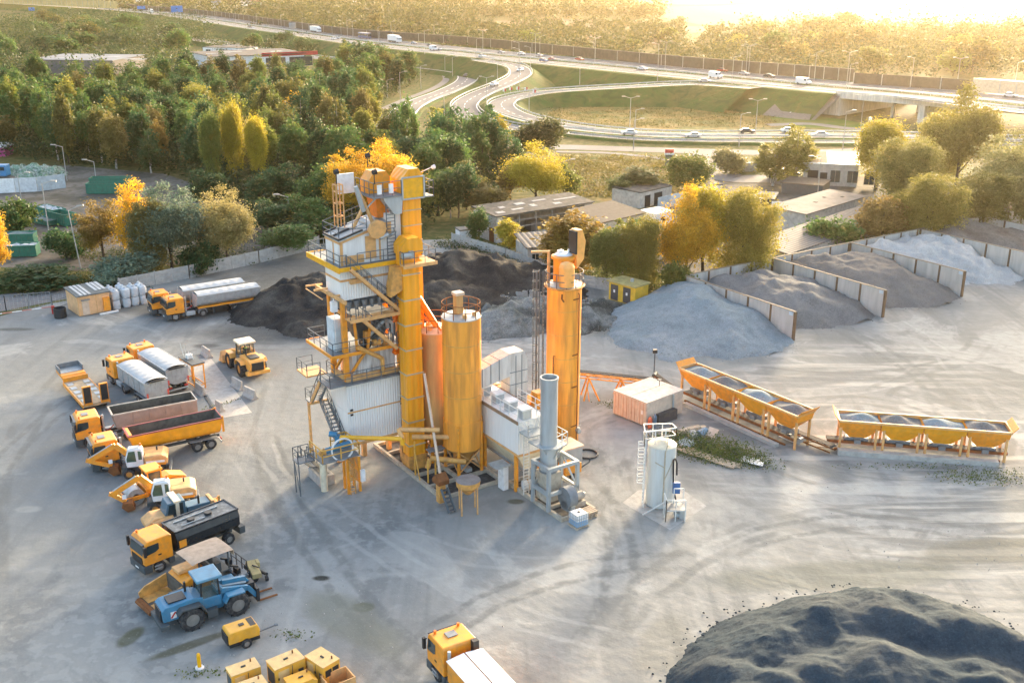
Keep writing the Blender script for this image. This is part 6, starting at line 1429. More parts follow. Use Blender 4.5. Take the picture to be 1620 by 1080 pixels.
q = P(1034, 603); hh = zat(1036, 558, q)
t = thing('floodlight_mast', 'thin floodlight mast behind the salmon containers', 'light mast', q)
part('pole', B().bar((0, 0, 0), (0, 0, hh), .1), dk_st, t); part('lamp', B().box(-.25, .25, -.2, .2, hh, hh + .4), black, t)
single('gas_bottle', B().rev([(.2, 0), (.22, .1), (.22, 1.0), (.1, 1.2), (.06, 1.3)], (0, 0), 12), M('bottle_orange', (.60, .14, .06), .5), 'orange gas bottle standing at the container corner', 'gas bottle', P(1028, 677))
single('gas_bottle', B().rev([(.2, 0), (.22, .1), (.22, 1.1), (.1, 1.3), (.06, 1.4)], (0, 0), 12), M('bottle_blue', (.12, .18, .24), .5), 'blue grey gas bottle beside the orange gas bottle', 'gas bottle', P(1035, 675))
single('covered_crate', B().box(0, 2.6, 0, 1.2, 0, 1.1), M('dark_lean', (.10, .085, .08), .8, dirt=.4), 'dark covered crate leaning on the container end wall', 'crate', P(1042, 672), r + 1.5)
# cold feed bins
def feed_bins(label, pL, pR, dx0, dx1, group, wide, ztop, near, loads):
    a, b = P(*pL), P(*pR); r = ang(a, b); L = (b - a).length
    t = thing('feed_bin_row', label, 'feed bins', a, r, group)
    n = 4; s = (L + dx0 + dx1) / n; zt = ztop; zm = ztop - 1.9
    for i in range(n):
        x0 = -dx0 + i * s; mb = B(); c = x0 + s / 2
        o = lambda x, y, z: (x, y, z)
        y0, y1 = near, near + wide
        # upper flared collar and pyramid below, open at the top
        U = [(x0 + .03, y0, zt), (x0 + s - .03, y0, zt), (x0 + s - .03, y1, zt), (x0 + .03, y1, zt)]
        Md = [(x0 + .06, y0 + .3, zt - .75), (x0 + s - .06, y0 + .3, zt - .75), (x0 + s - .06, y1 - .25, zt - .75), (x0 + .06, y1 - .25, zt - .75)]
        Lo = [(c - .75, y0 + .9, zm), (c + .75, y0 + .9, zm), (c + .75, y1 - .8, zm), (c - .75, y1 - .8, zm)]
        mb.add(U + Md + Lo, [(k, (k + 1) % 4, (k + 1) % 4 + 4, k + 4) for k in range(4)] + [(k + 4, (k + 1) % 4 + 4, (k + 1) % 4 + 8, k + 8) for k in range(4)])
        h = part('hopper', mb, M('bin_amber', (.84, .36, .015), .45, dirt=.3, dcol=(.5, .3, .1)) if loads[i] else orange, t)
        mh = 16; vs = []; rr = np.random.RandomState(i + int(L * 10))
        ph = rr.rand(4) * 6
        for u in range(mh + 1):
            for v in range(9):
                fu, fv = u / mh, v / 8; x = x0 + .08 + (s - .16) * fu; y = y0 + .1 + (wide - .2) * fv
                z = zt - .22 + .55 * math.exp(-((fu - .5 - .15 * math.sin(ph[0])) ** 2 * 9 + (fv - .6) ** 2 * 7)) + .08 * math.sin(fu * 9 + ph[1]) * math.sin(fv * 7 + ph[2])
                vs.append((x, y, z))
        part('stone_load', B().add(vs, [(u * 9 + v, (u + 1) * 9 + v, (u + 1) * 9 + v + 1, u * 9 + v + 1) for u in range(mh) for v in range(8)], True), [hm_blue, hm_g1][i % 2], h)
        part('belt_feeder', B().box(c - 1.0, c + 1.0, y0 + 1.0, y1 - .9, zm - .55, zm - .1).cyl((c - 1.0, y0 + 1.0, zm - .32), (c - 1.0, y1 - .9, zm - .32), .2).box(c - .3, c + .3, y0 + .6, y0 + 1.0, zm - .6, zm - .2), grey_st, t)
    part('rim', B().bar((-dx0, near, zt), (L + dx1, near, zt), .12, .22).bar((-dx0, near + wide, zt), (L + dx1, near + wide, zt), .12, .22).bar((-dx0, near, zt), (-dx0, near + wide, zt), .12, .22).bar((L + dx1, near, zt), (L + dx1, near + wide, zt), .12, .22), pale_or, t)
    part('end_flare', B().bar((-dx0 - .25, near, zt + .3), (-dx0 - .25, near + wide, zt + .3), .06, .75, (-.5, 0, .6)), orange, t); part('end_flare', B().bar((L + dx1 + .25, near, zt + .3), (L + dx1 + .25, near + wide, zt + .3), .06, .75, (.5, 0, .6)), orange, t)
    for i in range(n + 1):
        for y in (near + .35, near + wide - .35):
            for dx in ((-.35, .35) if 0 < i < n else ((.25,) if i == 0 else (-.25,))):
                x = -dx0 + i * s + dx
                part('leg', B().box(x - .1, x + .1, y - .1, y + .1, 0, zt - .75), pale_or, t)
    part('bottom_rail', B().box(-.5, L + .5, near + .25, near + .42, .02, .2).box(-.5, L + .5, near + wide - .42, near + wide - .25, .02, .2), rust, t)
    part('belt', B().box(-1.2, L + 1.2, near + wide / 2 - .45, near + wide / 2 + .45, .7, .82), rubber, t)
    part('belt_frame', B().box(-1.2, L + 1.2, near + wide / 2 - .55, near + wide / 2 - .46, .55, .8).box(-1.2, L + 1.2, near + wide / 2 + .46, near + wide / 2 + .55, .55, .8), rust, t)
    return t, a, r, L
feed_bins('orange row of four feed bins running diagonally from the containers', (1088.5, 637), (1235.5, 702), 1.3, 1.9, 'orange cold feed bins', 2.6, 3.6, -.35, [0, 0, 1, 0])
feed_bins('orange row of four feed bins standing nearest the right edge', (1328, 711), (1572.5, 730), .3, 1.1, 'orange cold feed bins', 2.6, 3.1, -.35, [0, 1, 1, 0])
def ramp_wall(label, a, b, w, h):
    a, b = P(*a), P(*b); r = ang(a, b); L = (b - a).length
    single('footing', B().box(0, L, -w, 0, 0, h), conc, label, 'concrete footing', a, r)
ramp_wall('low concrete footing in front of the diagonal feed bins', (1086, 640), (1232, 706), .5, .35)
ramp_wall('low concrete footing in front of the right hand feed bins', (1324, 715), (1577, 734), .7, .5)
def conveyor(label, a, b, trestles=(), w=.9, roofed=False):
    a = Vector(a); b = Vector(b); t = thing('belt_conveyor', label, 'conveyor', (a.x, a.y, 0), 0, 'belt conveyors'); o = Vector((a.x, a.y, 0)); A_, B_ = a - o, b - o
    d = (B_ - A_).normalized(); s = Vector((-d.y, d.x, 0)).normalized() * w / 2; mb = B(); z = Vector((0, 0, .5))
    for k in (-1, 1):
        mb.bar(A_ + s * k, B_ + s * k, .1, .12).bar(A_ + s * k - z, B_ + s * k - z, .1, .12)
        n = int((B_ - A_).length / 1.2)
        for i in range(n): p = A_.lerp(B_, i / n) + s * k; q = A_.lerp(B_, (i + 1) / n) + s * k; mb.bar(p, q - z if i % 2 else q - z, .06)
    part('frame', mb, orange if trestles else rust, t)
    part('belt', B().bar(A_ + Vector((0, 0, .1)), B_ + Vector((0, 0, .1)), w * .8, .06), rubber, t)
    n = int((B_ - A_).length / 1.5); mr = B()
    for i in range(n): p = A_.lerp(B_, i / n) + Vector((0, 0, .02)); mr.bar(p - s * 1.1, p + s * 1.1, .12)
    part('roller', mr, dk_st, t)
    for f in trestles:
        p = A_.lerp(B_, f); g = Vector((p.x, p.y, 0)); part('trestle', B().bar(g + s * 2 + d * .6, p + s - z, .14).bar(g - s * 2 + d * .6, p - s - z, .14).bar(g + s * 2 - d * 1.2, p + s - z, .14).bar(g - s * 2 - d * 1.2, p - s - z, .14).bar(g + s * 2, g - s * 2 + Vector((0, 0, p.z * .5)), .08), orange, t)
    part('end_pulley', B().cyl(B_ - s * 1.1, B_ + s * 1.1, .22), dk_st, t)
    return t
e1 = P(1032, 600, 1.9); conveyor('long belt conveyor climbing from behind the containers to the drum', e1, P(868, 583, 3.6), (.3, .62))
conveyor('short steep belt conveyor between the containers and the diagonal bins', P(1070, 617, .9), P(1036, 592, 2.4))
conveyor('low belt conveyor joining the two feed bin rows', P(1318, 706, .7), P(1252, 680, .8))
q = P(1254, 697); t = thing('belt_tail_station', 'grey belt tail station at the end of the diagonal bins', 'conveyor', q, R(-48))
part('frame', B().box(-1.2, 1.2, -.7, -.6, .2, .35).box(-1.2, 1.2, .6, .7, .2, .35).box(-1.2, -1.1, -.6, .6, .2, .35).box(.8, 1.2, -.59, .59, .3, .8), galv, t); part('drum', B().cyl((0, -.7, .6), (0, .7, .6), .3), dk_st, t)
# boards, scrap and weeds beside the white tank
single('board', B().prism([(0, 0), (6.4, 0), (6.4, 1.1), (0, 1.3)], 'z', .12, .24), wood, 'long pale boards lying on the weeds beside the white tank', 'boards', P(1066, 712), ang(P(1066, 712), P(1135, 735)))
single('board', B().box(0, 1.6, 0, 1.0, .06, .12), wood, 'small square board at the tip of the weed patch', 'board', P(1144, 738), -.3)
single('broken_panel', B().prism([(0, 0), (1.6, -.4), (2.0, .6), (.5, 1.2)], 'z', .15, .2).prism([(.9, -.4), (2.2, -.9), (2.3, .1)], 'z', .21, .25), white_p, 'broken white panel lying at the end of the weed patch', 'panel', P(1168, 731), -.2)
single('crumpled_sheet', B().rev([(1.0, 0), (.85, .35), (.4, .5), (.05, .42)], (0, 0), 9), M('blue_white_sheet', (.50, .54, .56), .7, bump=.08, bscale=3), 'crumpled pale blue sheet lying behind the white tank', 'sheet', P(1086, 704))
t = thing('barrel_heap', 'tilted blue drum with a tan board leaning on it', 'drum', P(1112, 692), .4)
part('drum', B().cyl((-.5, 0, .4), (.5, .3, .5), .42, n=16), M('drum_blue', (.22, .30, .36), .6, dirt=.3), t); part('board', B().bar((.3, -.7, .3), (1.0, -.4, 1.0), 1.1, .06), salmon_w, t)
single('plank_stack', B().box(0, 3.6, 0, .5, .05, .3).box(.3, 3.0, .1, .6, .3, .4).box(-.2, 2.6, .7, 1.1, .02, .15), wood, 'grey planks piled between the container and the weeds', 'planks', P(1072, 690), .5)
single('rubble_lump', B().rev([(.7, 0), (.6, .4), (.3, .6), (.05, .62)], (0, 0), 7), conc, 'lump of broken concrete by the planks', 'rubble', P(1096, 690))
def leaves_mesh(name, cen, size, mat, up=.3, seed=1):
    cen = np.asarray(cen, float); n = len(cen); r_ = np.random.RandomState(seed)
    d = r_.randn(n, 3); d[:, 2] = np.abs(d[:, 2]) + up; d /= np.linalg.norm(d, axis=1)[:, None]
    h = r_.randn(n, 3); u = np.cross(d, h); u /= np.linalg.norm(u, axis=1)[:, None]; v = np.cross(d, u)
    s = (size * (.6 + .8 * r_.rand(n)))[:, None] if np.isscalar(size) else (np.asarray(size) * (.6 + .8 * r_.rand(n)))[:, None]
    q = np.stack([cen - u * s, cen - v * s * .62, cen + u * s, cen + v * s * .62], 1).reshape(-1, 3)
    me = bpy.data.meshes.new(name); me.vertices.add(4 * n); me.vertices.foreach_set('co', q.ravel())
    me.loops.add(4 * n); me.loops.foreach_set('vertex_index', np.arange(4 * n, dtype=np.int32))
    me.polygons.add(n); me.polygons.foreach_set('loop_start', np.arange(0, 4 * n, 4, dtype=np.int32)); me.polygons.foreach_set('loop_total', np.full(n, 4, dtype=np.int32))
    me.materials.append(mat); me.update(calc_edges=True); return me
weed_m = M('weed_green', (.10, .13, .03), .8, var=.5, scale=1.2, dirt=.5, dcol=(.22, .19, .08))
def weeds(n, px, py, sx, sy, h, rot=0, seed=3):
    c = P(px, py); r_ = np.random.RandomState(seed); q = r_.randn(n, 2); q = q[np.hypot(q[:, 0], q[:, 1]) < 1.9]; x = q[:, 0] * sx / 2; y = q[:, 1] * sy / 2
    return np.stack([c.x + x * math.cos(rot) - y * math.sin(rot), c.y + x * math.sin(rot) + y * math.cos(rot), h * r_.rand(len(q)) ** 1.5], 1)
pts = np.concatenate([weeds(8000, 1120, 712, 6.5, 3.2, .9, R(-30), 1), weeds(1800, 1150, 725, 6, 2.5, .4, R(-20), 2), weeds(1200, 1560, 755, 6, 2, .35, 0, 3), weeds(260, 1440, 738, 8, .8, .25, 0, 8), weeds(250, 975, 640, 3, 1.5, .4, 0, 4), weeds(120, 320, 1065, 2, .8, .25, 0, 5), weeds(90, 460, 1005, 2, .8, .25, 0, 6), weeds(160, 350, 640, 2.6, .5, .2, R(45), 7)])
o = link('weeds', leaves_mesh('weeds', pts, .085, weed_m)); o['kind'] = 'stuff'
# scattered stones and scrap on the yard: countless
pp = []
for (px, py, sx, sy, n) in [(830, 490, 11, 5, 500), (950, 700, 10, 6, 60), (560, 980, 8, 8, 40), (400, 980, 10, 8, 40), (1200, 740, 14, 4, 40), (1480, 860, 12, 4, 60)]:
    c = P(px, py)
    for _ in range(n): pp.append((c.x + rng.gauss(0, sx / 2), c.y + rng.gauss(0, sy / 2), rng.uniform(.05, .2) * (2.2 if px == 830 else .38)))
mb = B()
for x, y, s in pp:
    z = max(0, 2.1 - .35 * math.hypot((x - P(840, 480).x) * .45, y - P(840, 480).y)) if s > .12 and y > 115 else 0
    mb.add([(x - s, y - s * .7, z), (x + s * .8, y - s, z), (x + s, y + s * .6, z), (x - s * .6, y + s, z), (x + rng.uniform(-.3, .3) * s, y + rng.uniform(-.3, .3) * s, s * 1.1)], [(0, 1, 4), (1, 2, 4), (2, 3, 4), (3, 0, 4)])
struct('loose_stones', mb, conc, 'stuff')
# ---------------------------------------------------------------- scrap yard on the left
def skip(label, px, rdeg, L=6.0, w=2.4, h=2.0, closed=False, load=None, name='skip_container'):
    q = P(*px); t = thing(name, label, 'skip', (q.x, q.y, 0), R(rdeg), 'green skips in the scrap yard')
    mb = B().box(0, L, 0, .08, .15, h).box(0, L, w - .08, w, .15, h).box(0, .08, .081, w - .081, .15, h).box(L - .08, L, .081, w - .081, .15, h).box(.08, L - .08, .08, w - .08, .15, .25)
    part('body', mb, green_sk, t); mr = B()
    for i in range(9):
        x = .1 + i * (L - .2) / 8; mr.box(x - .05, x + .05, -.07, -.002, .2, h).box(x - .05, x + .05, w + .002, w + .07, .2, h)
    mr.bar((0, 0, h), (L, 0, h), .14).bar((0, w, h), (L, w, h), .14).bar((0, 0, h), (0, w, h), .14).bar((L, 0, h), (L, w, h), .14)
    part('rib', mr, green_sk, t)
    part('lining', B().box(.09, L - .09, .09, w - .09, .26, .3), tip_in, t)
    if load:
        vs = []; r_ = np.random.RandomState(len(label))
        for i in range(11):
            for j in range(7): vs.append((.1 + (L - .2) * i / 10, .1 + (w - .2) * j / 6, h - .35 + .45 * r_.rand()))
        part('scrap_load', B().add(vs, [(i * 7 + j, i * 7 + 7 + j, i * 7 + 8 + j, i * 7 + j + 1) for i in range(10) for j in range(6)]), load, t)
    return t
skip('long green skip at the back by the trees, half hidden by the one in front', (142, 299), 3, 8.5, 2.5, 2.2)
skip('long green skip in front of the one by the trees', (137, 308), 2, 8.5, 2.5, 2.2)
skip('green skip with white bags on top, farther of the joined pair', (58, 343), -38, 6.5, 2.4, 2.0, load=M('white_scrap', (.45, .47, .47), .8, var=.5, scale=3))
skip('open empty green skip, nearer of the joined pair', (78, 353), -38, 5.5, 2.4, 2.2)
skip('flat grey green skip lying left of the joined pair', (48, 352), -38, 6, 2.2, 1.0, load=M('grey_scrap', (.2, .24, .22), .8))
skip('green skip filled with scrap, farther of the two at the left edge', (-20, 392), 8, 7.5, 2.4, 2.1, load=MATS['grey_scrap'])
skip('green skip filled with pale scrap, nearer of the two at the left edge', (-14, 409), 8, 7, 2.4, 1.9, load=MATS['white_scrap'])
def solid_fence(label, pts, h, mats, name='panel_fence'):
    t = thing(name, label, 'fence', pts[0]); o = Vector(pts[0]); k = 0
    for a, b in zip(pts, pts[1:]):
        a, b = Vector(a) - o, Vector(b) - o; n = max(1, round((b - a).length / 4))
        for i in range(n):
            p, q = a.lerp(b, (i + .01) / n), a.lerp(b, (i + .99) / n); part('panel', B().bar(p + Vector((0, 0, h / 2)), q + Vector((0, 0, h / 2)), .08, h), mats[k % len(mats)], t); k += 1
    return t
solid_fence('patched white sheet fence at the edge of the scrap yard', [P(-10, 306), P(60, 303), P(105, 297)], 3.0, [white_p, M('fence_white', (.62, .63, .62), .6, dirt=.2), M('fence_grey', (.50, .54, .54), .6, dirt=.2), white_p])
o = heap('scrap_heap', 'heap of green and white scrap behind the white fence', M('mixed_scrap', (.14, .22, .14), .7, var=.7, scale=1.2, dirt=.9, dcol=(.55, .52, .48)), [(P(45, 278).x, P(45, 278).y, 2), (P(70, 278).x, P(70, 278).y, 2.2), (P(25, 275).x, P(25, 275).y, 1.8)], .7, .5, 1.0, cat='scrap heap', lump=1.2)
q = P(-6, 283); t = thing('lorry', 'blue lorry cab at the left edge behind the white fence', 'lorry', q, 0)
part('cab', B().box(0, 2.4, 0, 2.3, .6, 3.0), M('lorry_blue', (.06, .22, .42), .4), t, bevel=.1); part('windscreen', B().box(.3, 2.1, -.03, -.005, 1.8, 2.6), glass, t); part('bumper', B().box(0, 2.4, -.1, 2.3, .3, .59), dk_st, t)

q = P(-10, 248); t = thing('market_tent', 'pink sided white roofed tent at the left edge', 'tent', q, .05)
part('side', B().box(0, 3, 0, 5, 0, 2.2), M('pink_cloth', (.45, .08, .22), .7), t); part('roof', B().prism([(-.3, 2.2), (2.5, 3.2), (5.3, 2.2)], 'x', -.3, 3.3), white_p, t)


# ---------------------------------------------------------------- motorway furniture
def barrier_run(name, label, line, h, mat, postm, step, cat='noise barrier', inner=0, capm=None):
    o = line[0].copy(); t = thing(name, label, cat, o); mb = B(); mp = B()
    for a, b in zip(line, line[1:]):
        a, b = a - o, b - o; mb.bar(a + Vector((0, 0, h / 2)), b + Vector((0, 0, h / 2)), .16, h)
        n = max(1, int((b - a).length / step))
        for i in range(n): p = a.lerp(b, i / n); part('post', B().bar(p, p + Vector((0, 0, h)), .34, .34), postm, t)
    part('panel', mb, mat, t)
    if capm:
        mc = B()
        for a, b in zip(line, line[1:]): mc.bar(a - o + Vector((0, 0, h + .08)), b - o + Vector((0, 0, h + .08)), .3, .16)
        part('cap', mc, capm, t)
    return t
nw = M('noise_wall', (.105, .085, .065), .85, dirt=.5, dcol=(.17, .14, .10), scale=.3)
def sub(line, x0, x1): return [p for p in line if x0 <= pix(p)[0] <= x1]
fl = catmull([P(x, y, HZ) for x, y in [(188, 12), (290, 21), (370, 30), (540, 55), (740, 71.7), (907, 89), (1080, 106.5), (1230, 119), (1350, 129)]], 5)
barrier_run('noise_barrier', 'long dark brown noise wall along the far side of the motorway', fl, 4.2, nw, conc, 13, capm=M('wall_cap', (.3, .26, .2), .8))
fl2 = [P(x, y, HZ) for x, y in [(1350, 132), (1440, 138), (1536, 144.5)]]
barrier_run('noise_barrier', 'lower brown noise wall nearer the bridge, in front of the thin fence', fl2, 3.6, nw, conc, 8)
tp = M('clear_panel', (.62, .52, .38), .3); tp.node_tree.nodes['Principled BSDF'].inputs['Alpha'].default_value = .75
barrier_run('noise_barrier', 'pale translucent noise screen on the bridge at the right edge', [P(x, y, HZ) for x, y in [(1538, 146), (1580, 149), (1660, 156)]], 4.4, tp, conc, 5)
barrier_run('noise_barrier', 'yellow noise screen on the far bridge in the top left corner', [P(x, y, HZ + 1.5) for x, y in [(-40, 3.5), (60, 8), (185, 14)]], 7.5, M('yellow_screen', (.62, .44, .18), .7, dirt=.3, scale=.2), galv, 14)
barrier_run('steel_fence', 'thin steel fence behind the lower noise wall', [P(x, y, HZ) for x, y in [(1345, 124), (1500, 134), (1660, 146)]], 1.2, galv, galv, 6, 'fence')
def guard(label, cen, off, grp='guard rails', h=.75):
    l = offs(cen, off); o = l[0].copy(); t = thing('guard_rail', label, 'guard rail', o, 0, grp); mb = B(); mp = B()
    for a, b in zip(l, l[1:]):
        a, b = a - o, b - o; z = Vector((0, 0, h - .15)); mb.bar(a + z, b + z, .12, .32)
        n = max(1, int((b - a).length / 4))
        for i in range(n): p = a.lerp(b, i / n); mb.bar(p, p + Vector((0, 0, h - .2)), .12)
    part('rail', mb, galv, t)
guard('guard rail on the near edge of the motorway above the grass bank', near, .6)
guard('first of the paired guard rails down the motorway median', near, 15.6); guard('second of the paired guard rails down the motorway median', near, 17.4)
guard('guard rail on the outer edge of the loop ramp', rampA, 4.7); guard('guard rail on the inner edge of the loop ramp', rampA, -4.7)
guard('guard rail on the left edge of the middle ramp', rampB, 4.7); guard('guard rail on the right edge of the middle ramp', rampB, -4.7)
guard('guard rail along the outside of the slip road', rampC, -4.7)
# concrete wall blocks under the noise wall (pale posts seen from the road)
# lamps
LP = {}
def lamp(px, py, top, z, label, arms=1, adir=1, grp='street lamps along the motorway and ramps'):
    g = P(px, py, z); h = max(5, zat(px, top, g) - z)
    if (arms,) not in LP:
        t = thing('street_lamp', label, 'street lamp', g, 0, grp)
        part('pole', B().cyl((0, 0, 0), (0, 0, 1), .11, .07, 8), M('lamp_pole_grey', (.38, .37, .34), .5, .3), t)
        for k in range(arms):
            s = 1 if k == 0 else -1
            a = part('arm', B().bar((0, 0, -.1), (s * 1.6, 0, .35), .1), MATS['lamp_pole_grey'], t, loc=(0, 0, 1))
            part('lamp_head', B().box(*sorted((s * 1.5, s * 2.5)), -.16, .16, .3, .5), MATS['lamp_pole_grey'], a)
        LP[(arms,)] = t; c = t
        LP['fresh', arms] = True
    else:
        c = dup(LP[(arms,)], g, label=label, group=grp)
    c.location = g; c.rotation_euler = (0, 0, 0 if adir > 0 else math.pi)
    for ch in c.children:
        if ch.name.startswith('pole'): ch.scale = (1, 1, h)
        else: ch.location = (0, 0, h)
    return c
near_l = 'tall lamp standing on the near edge of the motorway'
med_l = 'tall lamp on the motorway median'
for (x, y, tp_, z, lab, ar, d) in [
    (599, 74, 43, 7, near_l, 1, 1), (672, 86, 49, 7, near_l, 1, 1), (754, 92, 62, 7, near_l, 1, 1), (341, 36, 15, 7, near_l, 1, 1), (407, 49, 22, 7, near_l, 1, 1), (252, 24, 8, 7, near_l, 1, 1),
    (619, 57, 35, 7, med_l, 1, 1), (687, 67, 40, 7, med_l, 1, 1), (764, 84, 49, 7, med_l, 2, 1), (847, 92, 54, 7, med_l, 2, 1), (854, 84, 58, 7, med_l, 1, 1), (311, 26, 10, 7, med_l, 1, 1), (373, 36, 15, 7, med_l, 1, 1), (445, 43, 24, 7, med_l, 1, 1), (479, 54, 30, 7, med_l, 1, 1), (550, 60, 33, 7, med_l, 1, 1), (558, 57, 34, 7, med_l, 1, 1),
    (821, 100, 68, 7, near_l, 1, -1), (839, 111, 75, 6, 'tall lamp where the middle ramp leaves the motorway', 1, -1), (941, 100, 60, 7, med_l, 2, 1), (939, 92, 62, 7, med_l, 1, 1),
    (1040, 128, 70, 7, near_l, 1, -1), (1052, 110, 67, 7, med_l, 2, 1), (1180, 117, 74, 7, med_l, 2, 1), (1158, 133, 91, 7, near_l, 1, 1), (1184, 118, 72, 7, med_l, 2, 1), (1288, 128, 83, 7, med_l, 1, 1), (1338, 148, 83, 7, med_l, 2, 1), (1343, 134, 102, 7, med_l, 1, 1), (1443, 121, 92, 7, 'lamp behind the brown noise wall', 1, -1), (1513, 142, 93, 7, med_l, 2, 1), (1606, 131, 99, 7, med_l, 1, 1),
    (917, 134, 97, 4, 'lamp on the bank between the middle ramp and the loop', 1, -1), (822, 146, 78, 3.6, 'lamp standing on the grass between middle and loop ramps', 1, -1),
    (770, 170, 123, 1.8, 'double armed lamp in the S bend of the middle ramp', 2, 1), (787, 133, 101, 4.2, 'lamp on the outer edge of the middle ramp bend', 1, -1), (837, 181, 142, 1.5, 'double armed lamp at the start of the loop ramp', 2, 1),
    (666, 141, 105, .3, 'lamp beside the slip road under the bank', 1, 1), (613, 155, 127, .1, 'lamp among the trees beside the footpath', 1, 1), (634, 175, 115, .1, 'taller lamp where slip road and footpath part', 1, 1), (703, 185, 150, .3, 'thin lamp on the grass between slip road and middle ramp', 1, 1), (704, 112, 90, 1.5, 'lamp on the bank above the slip road', 1, 1), (716, 121, 91, 1.5, 'second lamp on the bank above the slip road', 1, 1),
    (996, 211, 155, 1, 'tall double armed lamp on the straight below the loop', 2, 1), (1005, 203, 174, .1, 'short lamp inside the loop behind the tall one', 1, 1), (1195, 213, 159, 1, 'tall double armed lamp right of the loop by the dark car', 2, 1), (1169, 232, 181, .1, 'lamp between the loop road and the side road', 1, 1), (1361, 208, 153, 1, 'tall double armed lamp near the bridge', 2, 1), (1333, 238, 177, .1, 'lamp on the verge near the birch trees', 1, 1), (1002, 238, 190, .1, 'thin lamp beside the side road', 1, 1),
    (1219, 290, 253, 0, 'yard lamp in front of the low workshop building', 1, -1), (1293, 312, 250, 0, 'yard lamp right of the birch trees by the workshop', 1, -1),
    (713, 345, 282, 0, 'old yard lamp left of the derelict shed', 1, 1), (891, 291, 256, 0, 'old yard lamp in the dry meadow behind the shed', 1, 1), (106, 286, 232, 0, 'lamp behind the white sheet fence', 1, -1), (34, 318, 276, 0, 'old lamp in front of the white sheet fence', 1, 1), (153, 292, 260, 0, 'old lamp beside the long green skips', 1, -1), (80, 385, 290, 0, 'old lamp in front of the joined green skips', 1, 1), (128, 425, 333, 0, 'leaning old lamp between the skips and the lane', 1, -1), (459, 362, 311, 0, 'old lamp in the trees left of the mixing tower', 1, -1)]:
    l = lamp(x, y, tp_, z, lab, ar, d)
    if 'leaning' in lab: l.rotation_euler = (R(-8), R(-8), 0)
# cars
CARS = {}
def car(kind, px, py, z, rdeg, col, label, grp):
    g = P(px, py, z)
    if kind not in CARS:
        t = thing('car' if kind == 'car' else kind, label, 'car' if kind == 'car' else kind, g, R(rdeg), grp)
        if kind == 'car':
            part('body', B().prism([(-2.15, .35), (2.1, .35), (2.2, .7), (1.9, .85), (1.0, .95), (-1.7, .98), (-2.2, .9)], 'y', -.86, .86), carp, t, bevel=.08)
            part('roof', B().frustum((-1.7, 1.0, -.8, .8), (-1.2, .3, -.62, .62), .95, 1.45), carp, t, bevel=.05)
            part('window', B().frustum((-1.6, .9, -.815, .815), (-1.25, .36, -.66, .66), 1.02, 1.36).box(-.01, 0, 0, .01, 1.1, 1.2).add([(.99, -.7, 1.0), (.99, .7, 1.0), (.38, .58, 1.4), (.38, -.58, 1.4)], [(0, 1, 2, 3)]).add([(-1.69, -.7, 1.0), (-1.69, .7, 1.0), (-1.27, .58, 1.4), (-1.27, -.58, 1.4)], [(3, 2, 1, 0)]), glass, t)
            ws = [(1.35, .32), (-1.35, .32)]; hy = .8
        elif kind == 'van':
            part('body', B().prism([(-2.7, .4), (2.6, .4), (2.7, 1.0), (2.0, 1.35), (1.5, 2.3), (-2.7, 2.4)], 'y', -.98, .98), carp, t, bevel=.1)
            part('window', B().prism([(2.04, 1.38), (1.56, 2.2), (1.53, 2.2), (2.0, 1.37)], 'y', -.85, .85).box(.7, 1.5, -1.0, -.985, 1.4, 2.1).box(.7, 1.5, .985, 1.0, 1.4, 2.1), glass, t)
            ws = [(1.8, .36), (-1.7, .36)]; hy = .9
        elif kind == 'bus':
            part('body', B().box(-6, 6, -1.25, 1.25, .4, 3.3), carp, t, bevel=.1); part('window', B().box(-5.8, 5.8, -1.27, -1.255, 1.5, 2.7).box(-5.8, 5.8, 1.255, 1.27, 1.5, 2.7).box(6.005, 6.02, -1.1, 1.1, 1.3, 2.9), glass, t)
            ws = [(3.9, .5), (-3.6, .5)]; hy = 1.1
        else:
            part('cargo_box', B().box(-9, .2, -1.27, 1.27, 1.1, 4.0), carp, t); part('cab', B().prism([(.5, .5), (2.7, .5), (2.75, 1.9), (2.4, 3.2), (.5, 3.5)], 'y', -1.22, 1.22), white_p, t, bevel=.08)
            part('window', B().prism([(2.78, 1.9), (2.46, 2.9), (2.43, 2.9), (2.74, 1.9)], 'y', -1.1, 1.1).box(1.4, 2.3, -1.25, -1.225, 1.9, 2.7).box(1.4, 2.3, 1.225, 1.25, 1.9, 2.7), glass, t); part('chassis', B().box(-9, 2.5, -.8, .8, .6, 1.09), dk_st, t)
            ws = [(1.6, .5), (-1.6, .5), (-6, .5), (-7.3, .5)]; hy = 1.1
        for x, rr in ws:
            for s in (-1, 1): wheel(t, x, s * hy, rr, .24)
        CARS[kind] = t; c = t
    else: c = dup(CARS[kind], g, R(rdeg), label, grp)
    for ch in c.children: ch.color = (*col, 1)
    c.location = g
    return c
wht, slv, drk, rd, blu = (.7, .7, .68), (.35, .36, .37), (.03, .03, .035), (.35, .03, .02), (.05, .12, .25)
MG = 'cars on the motorway'; LG = 'cars on the ramps'
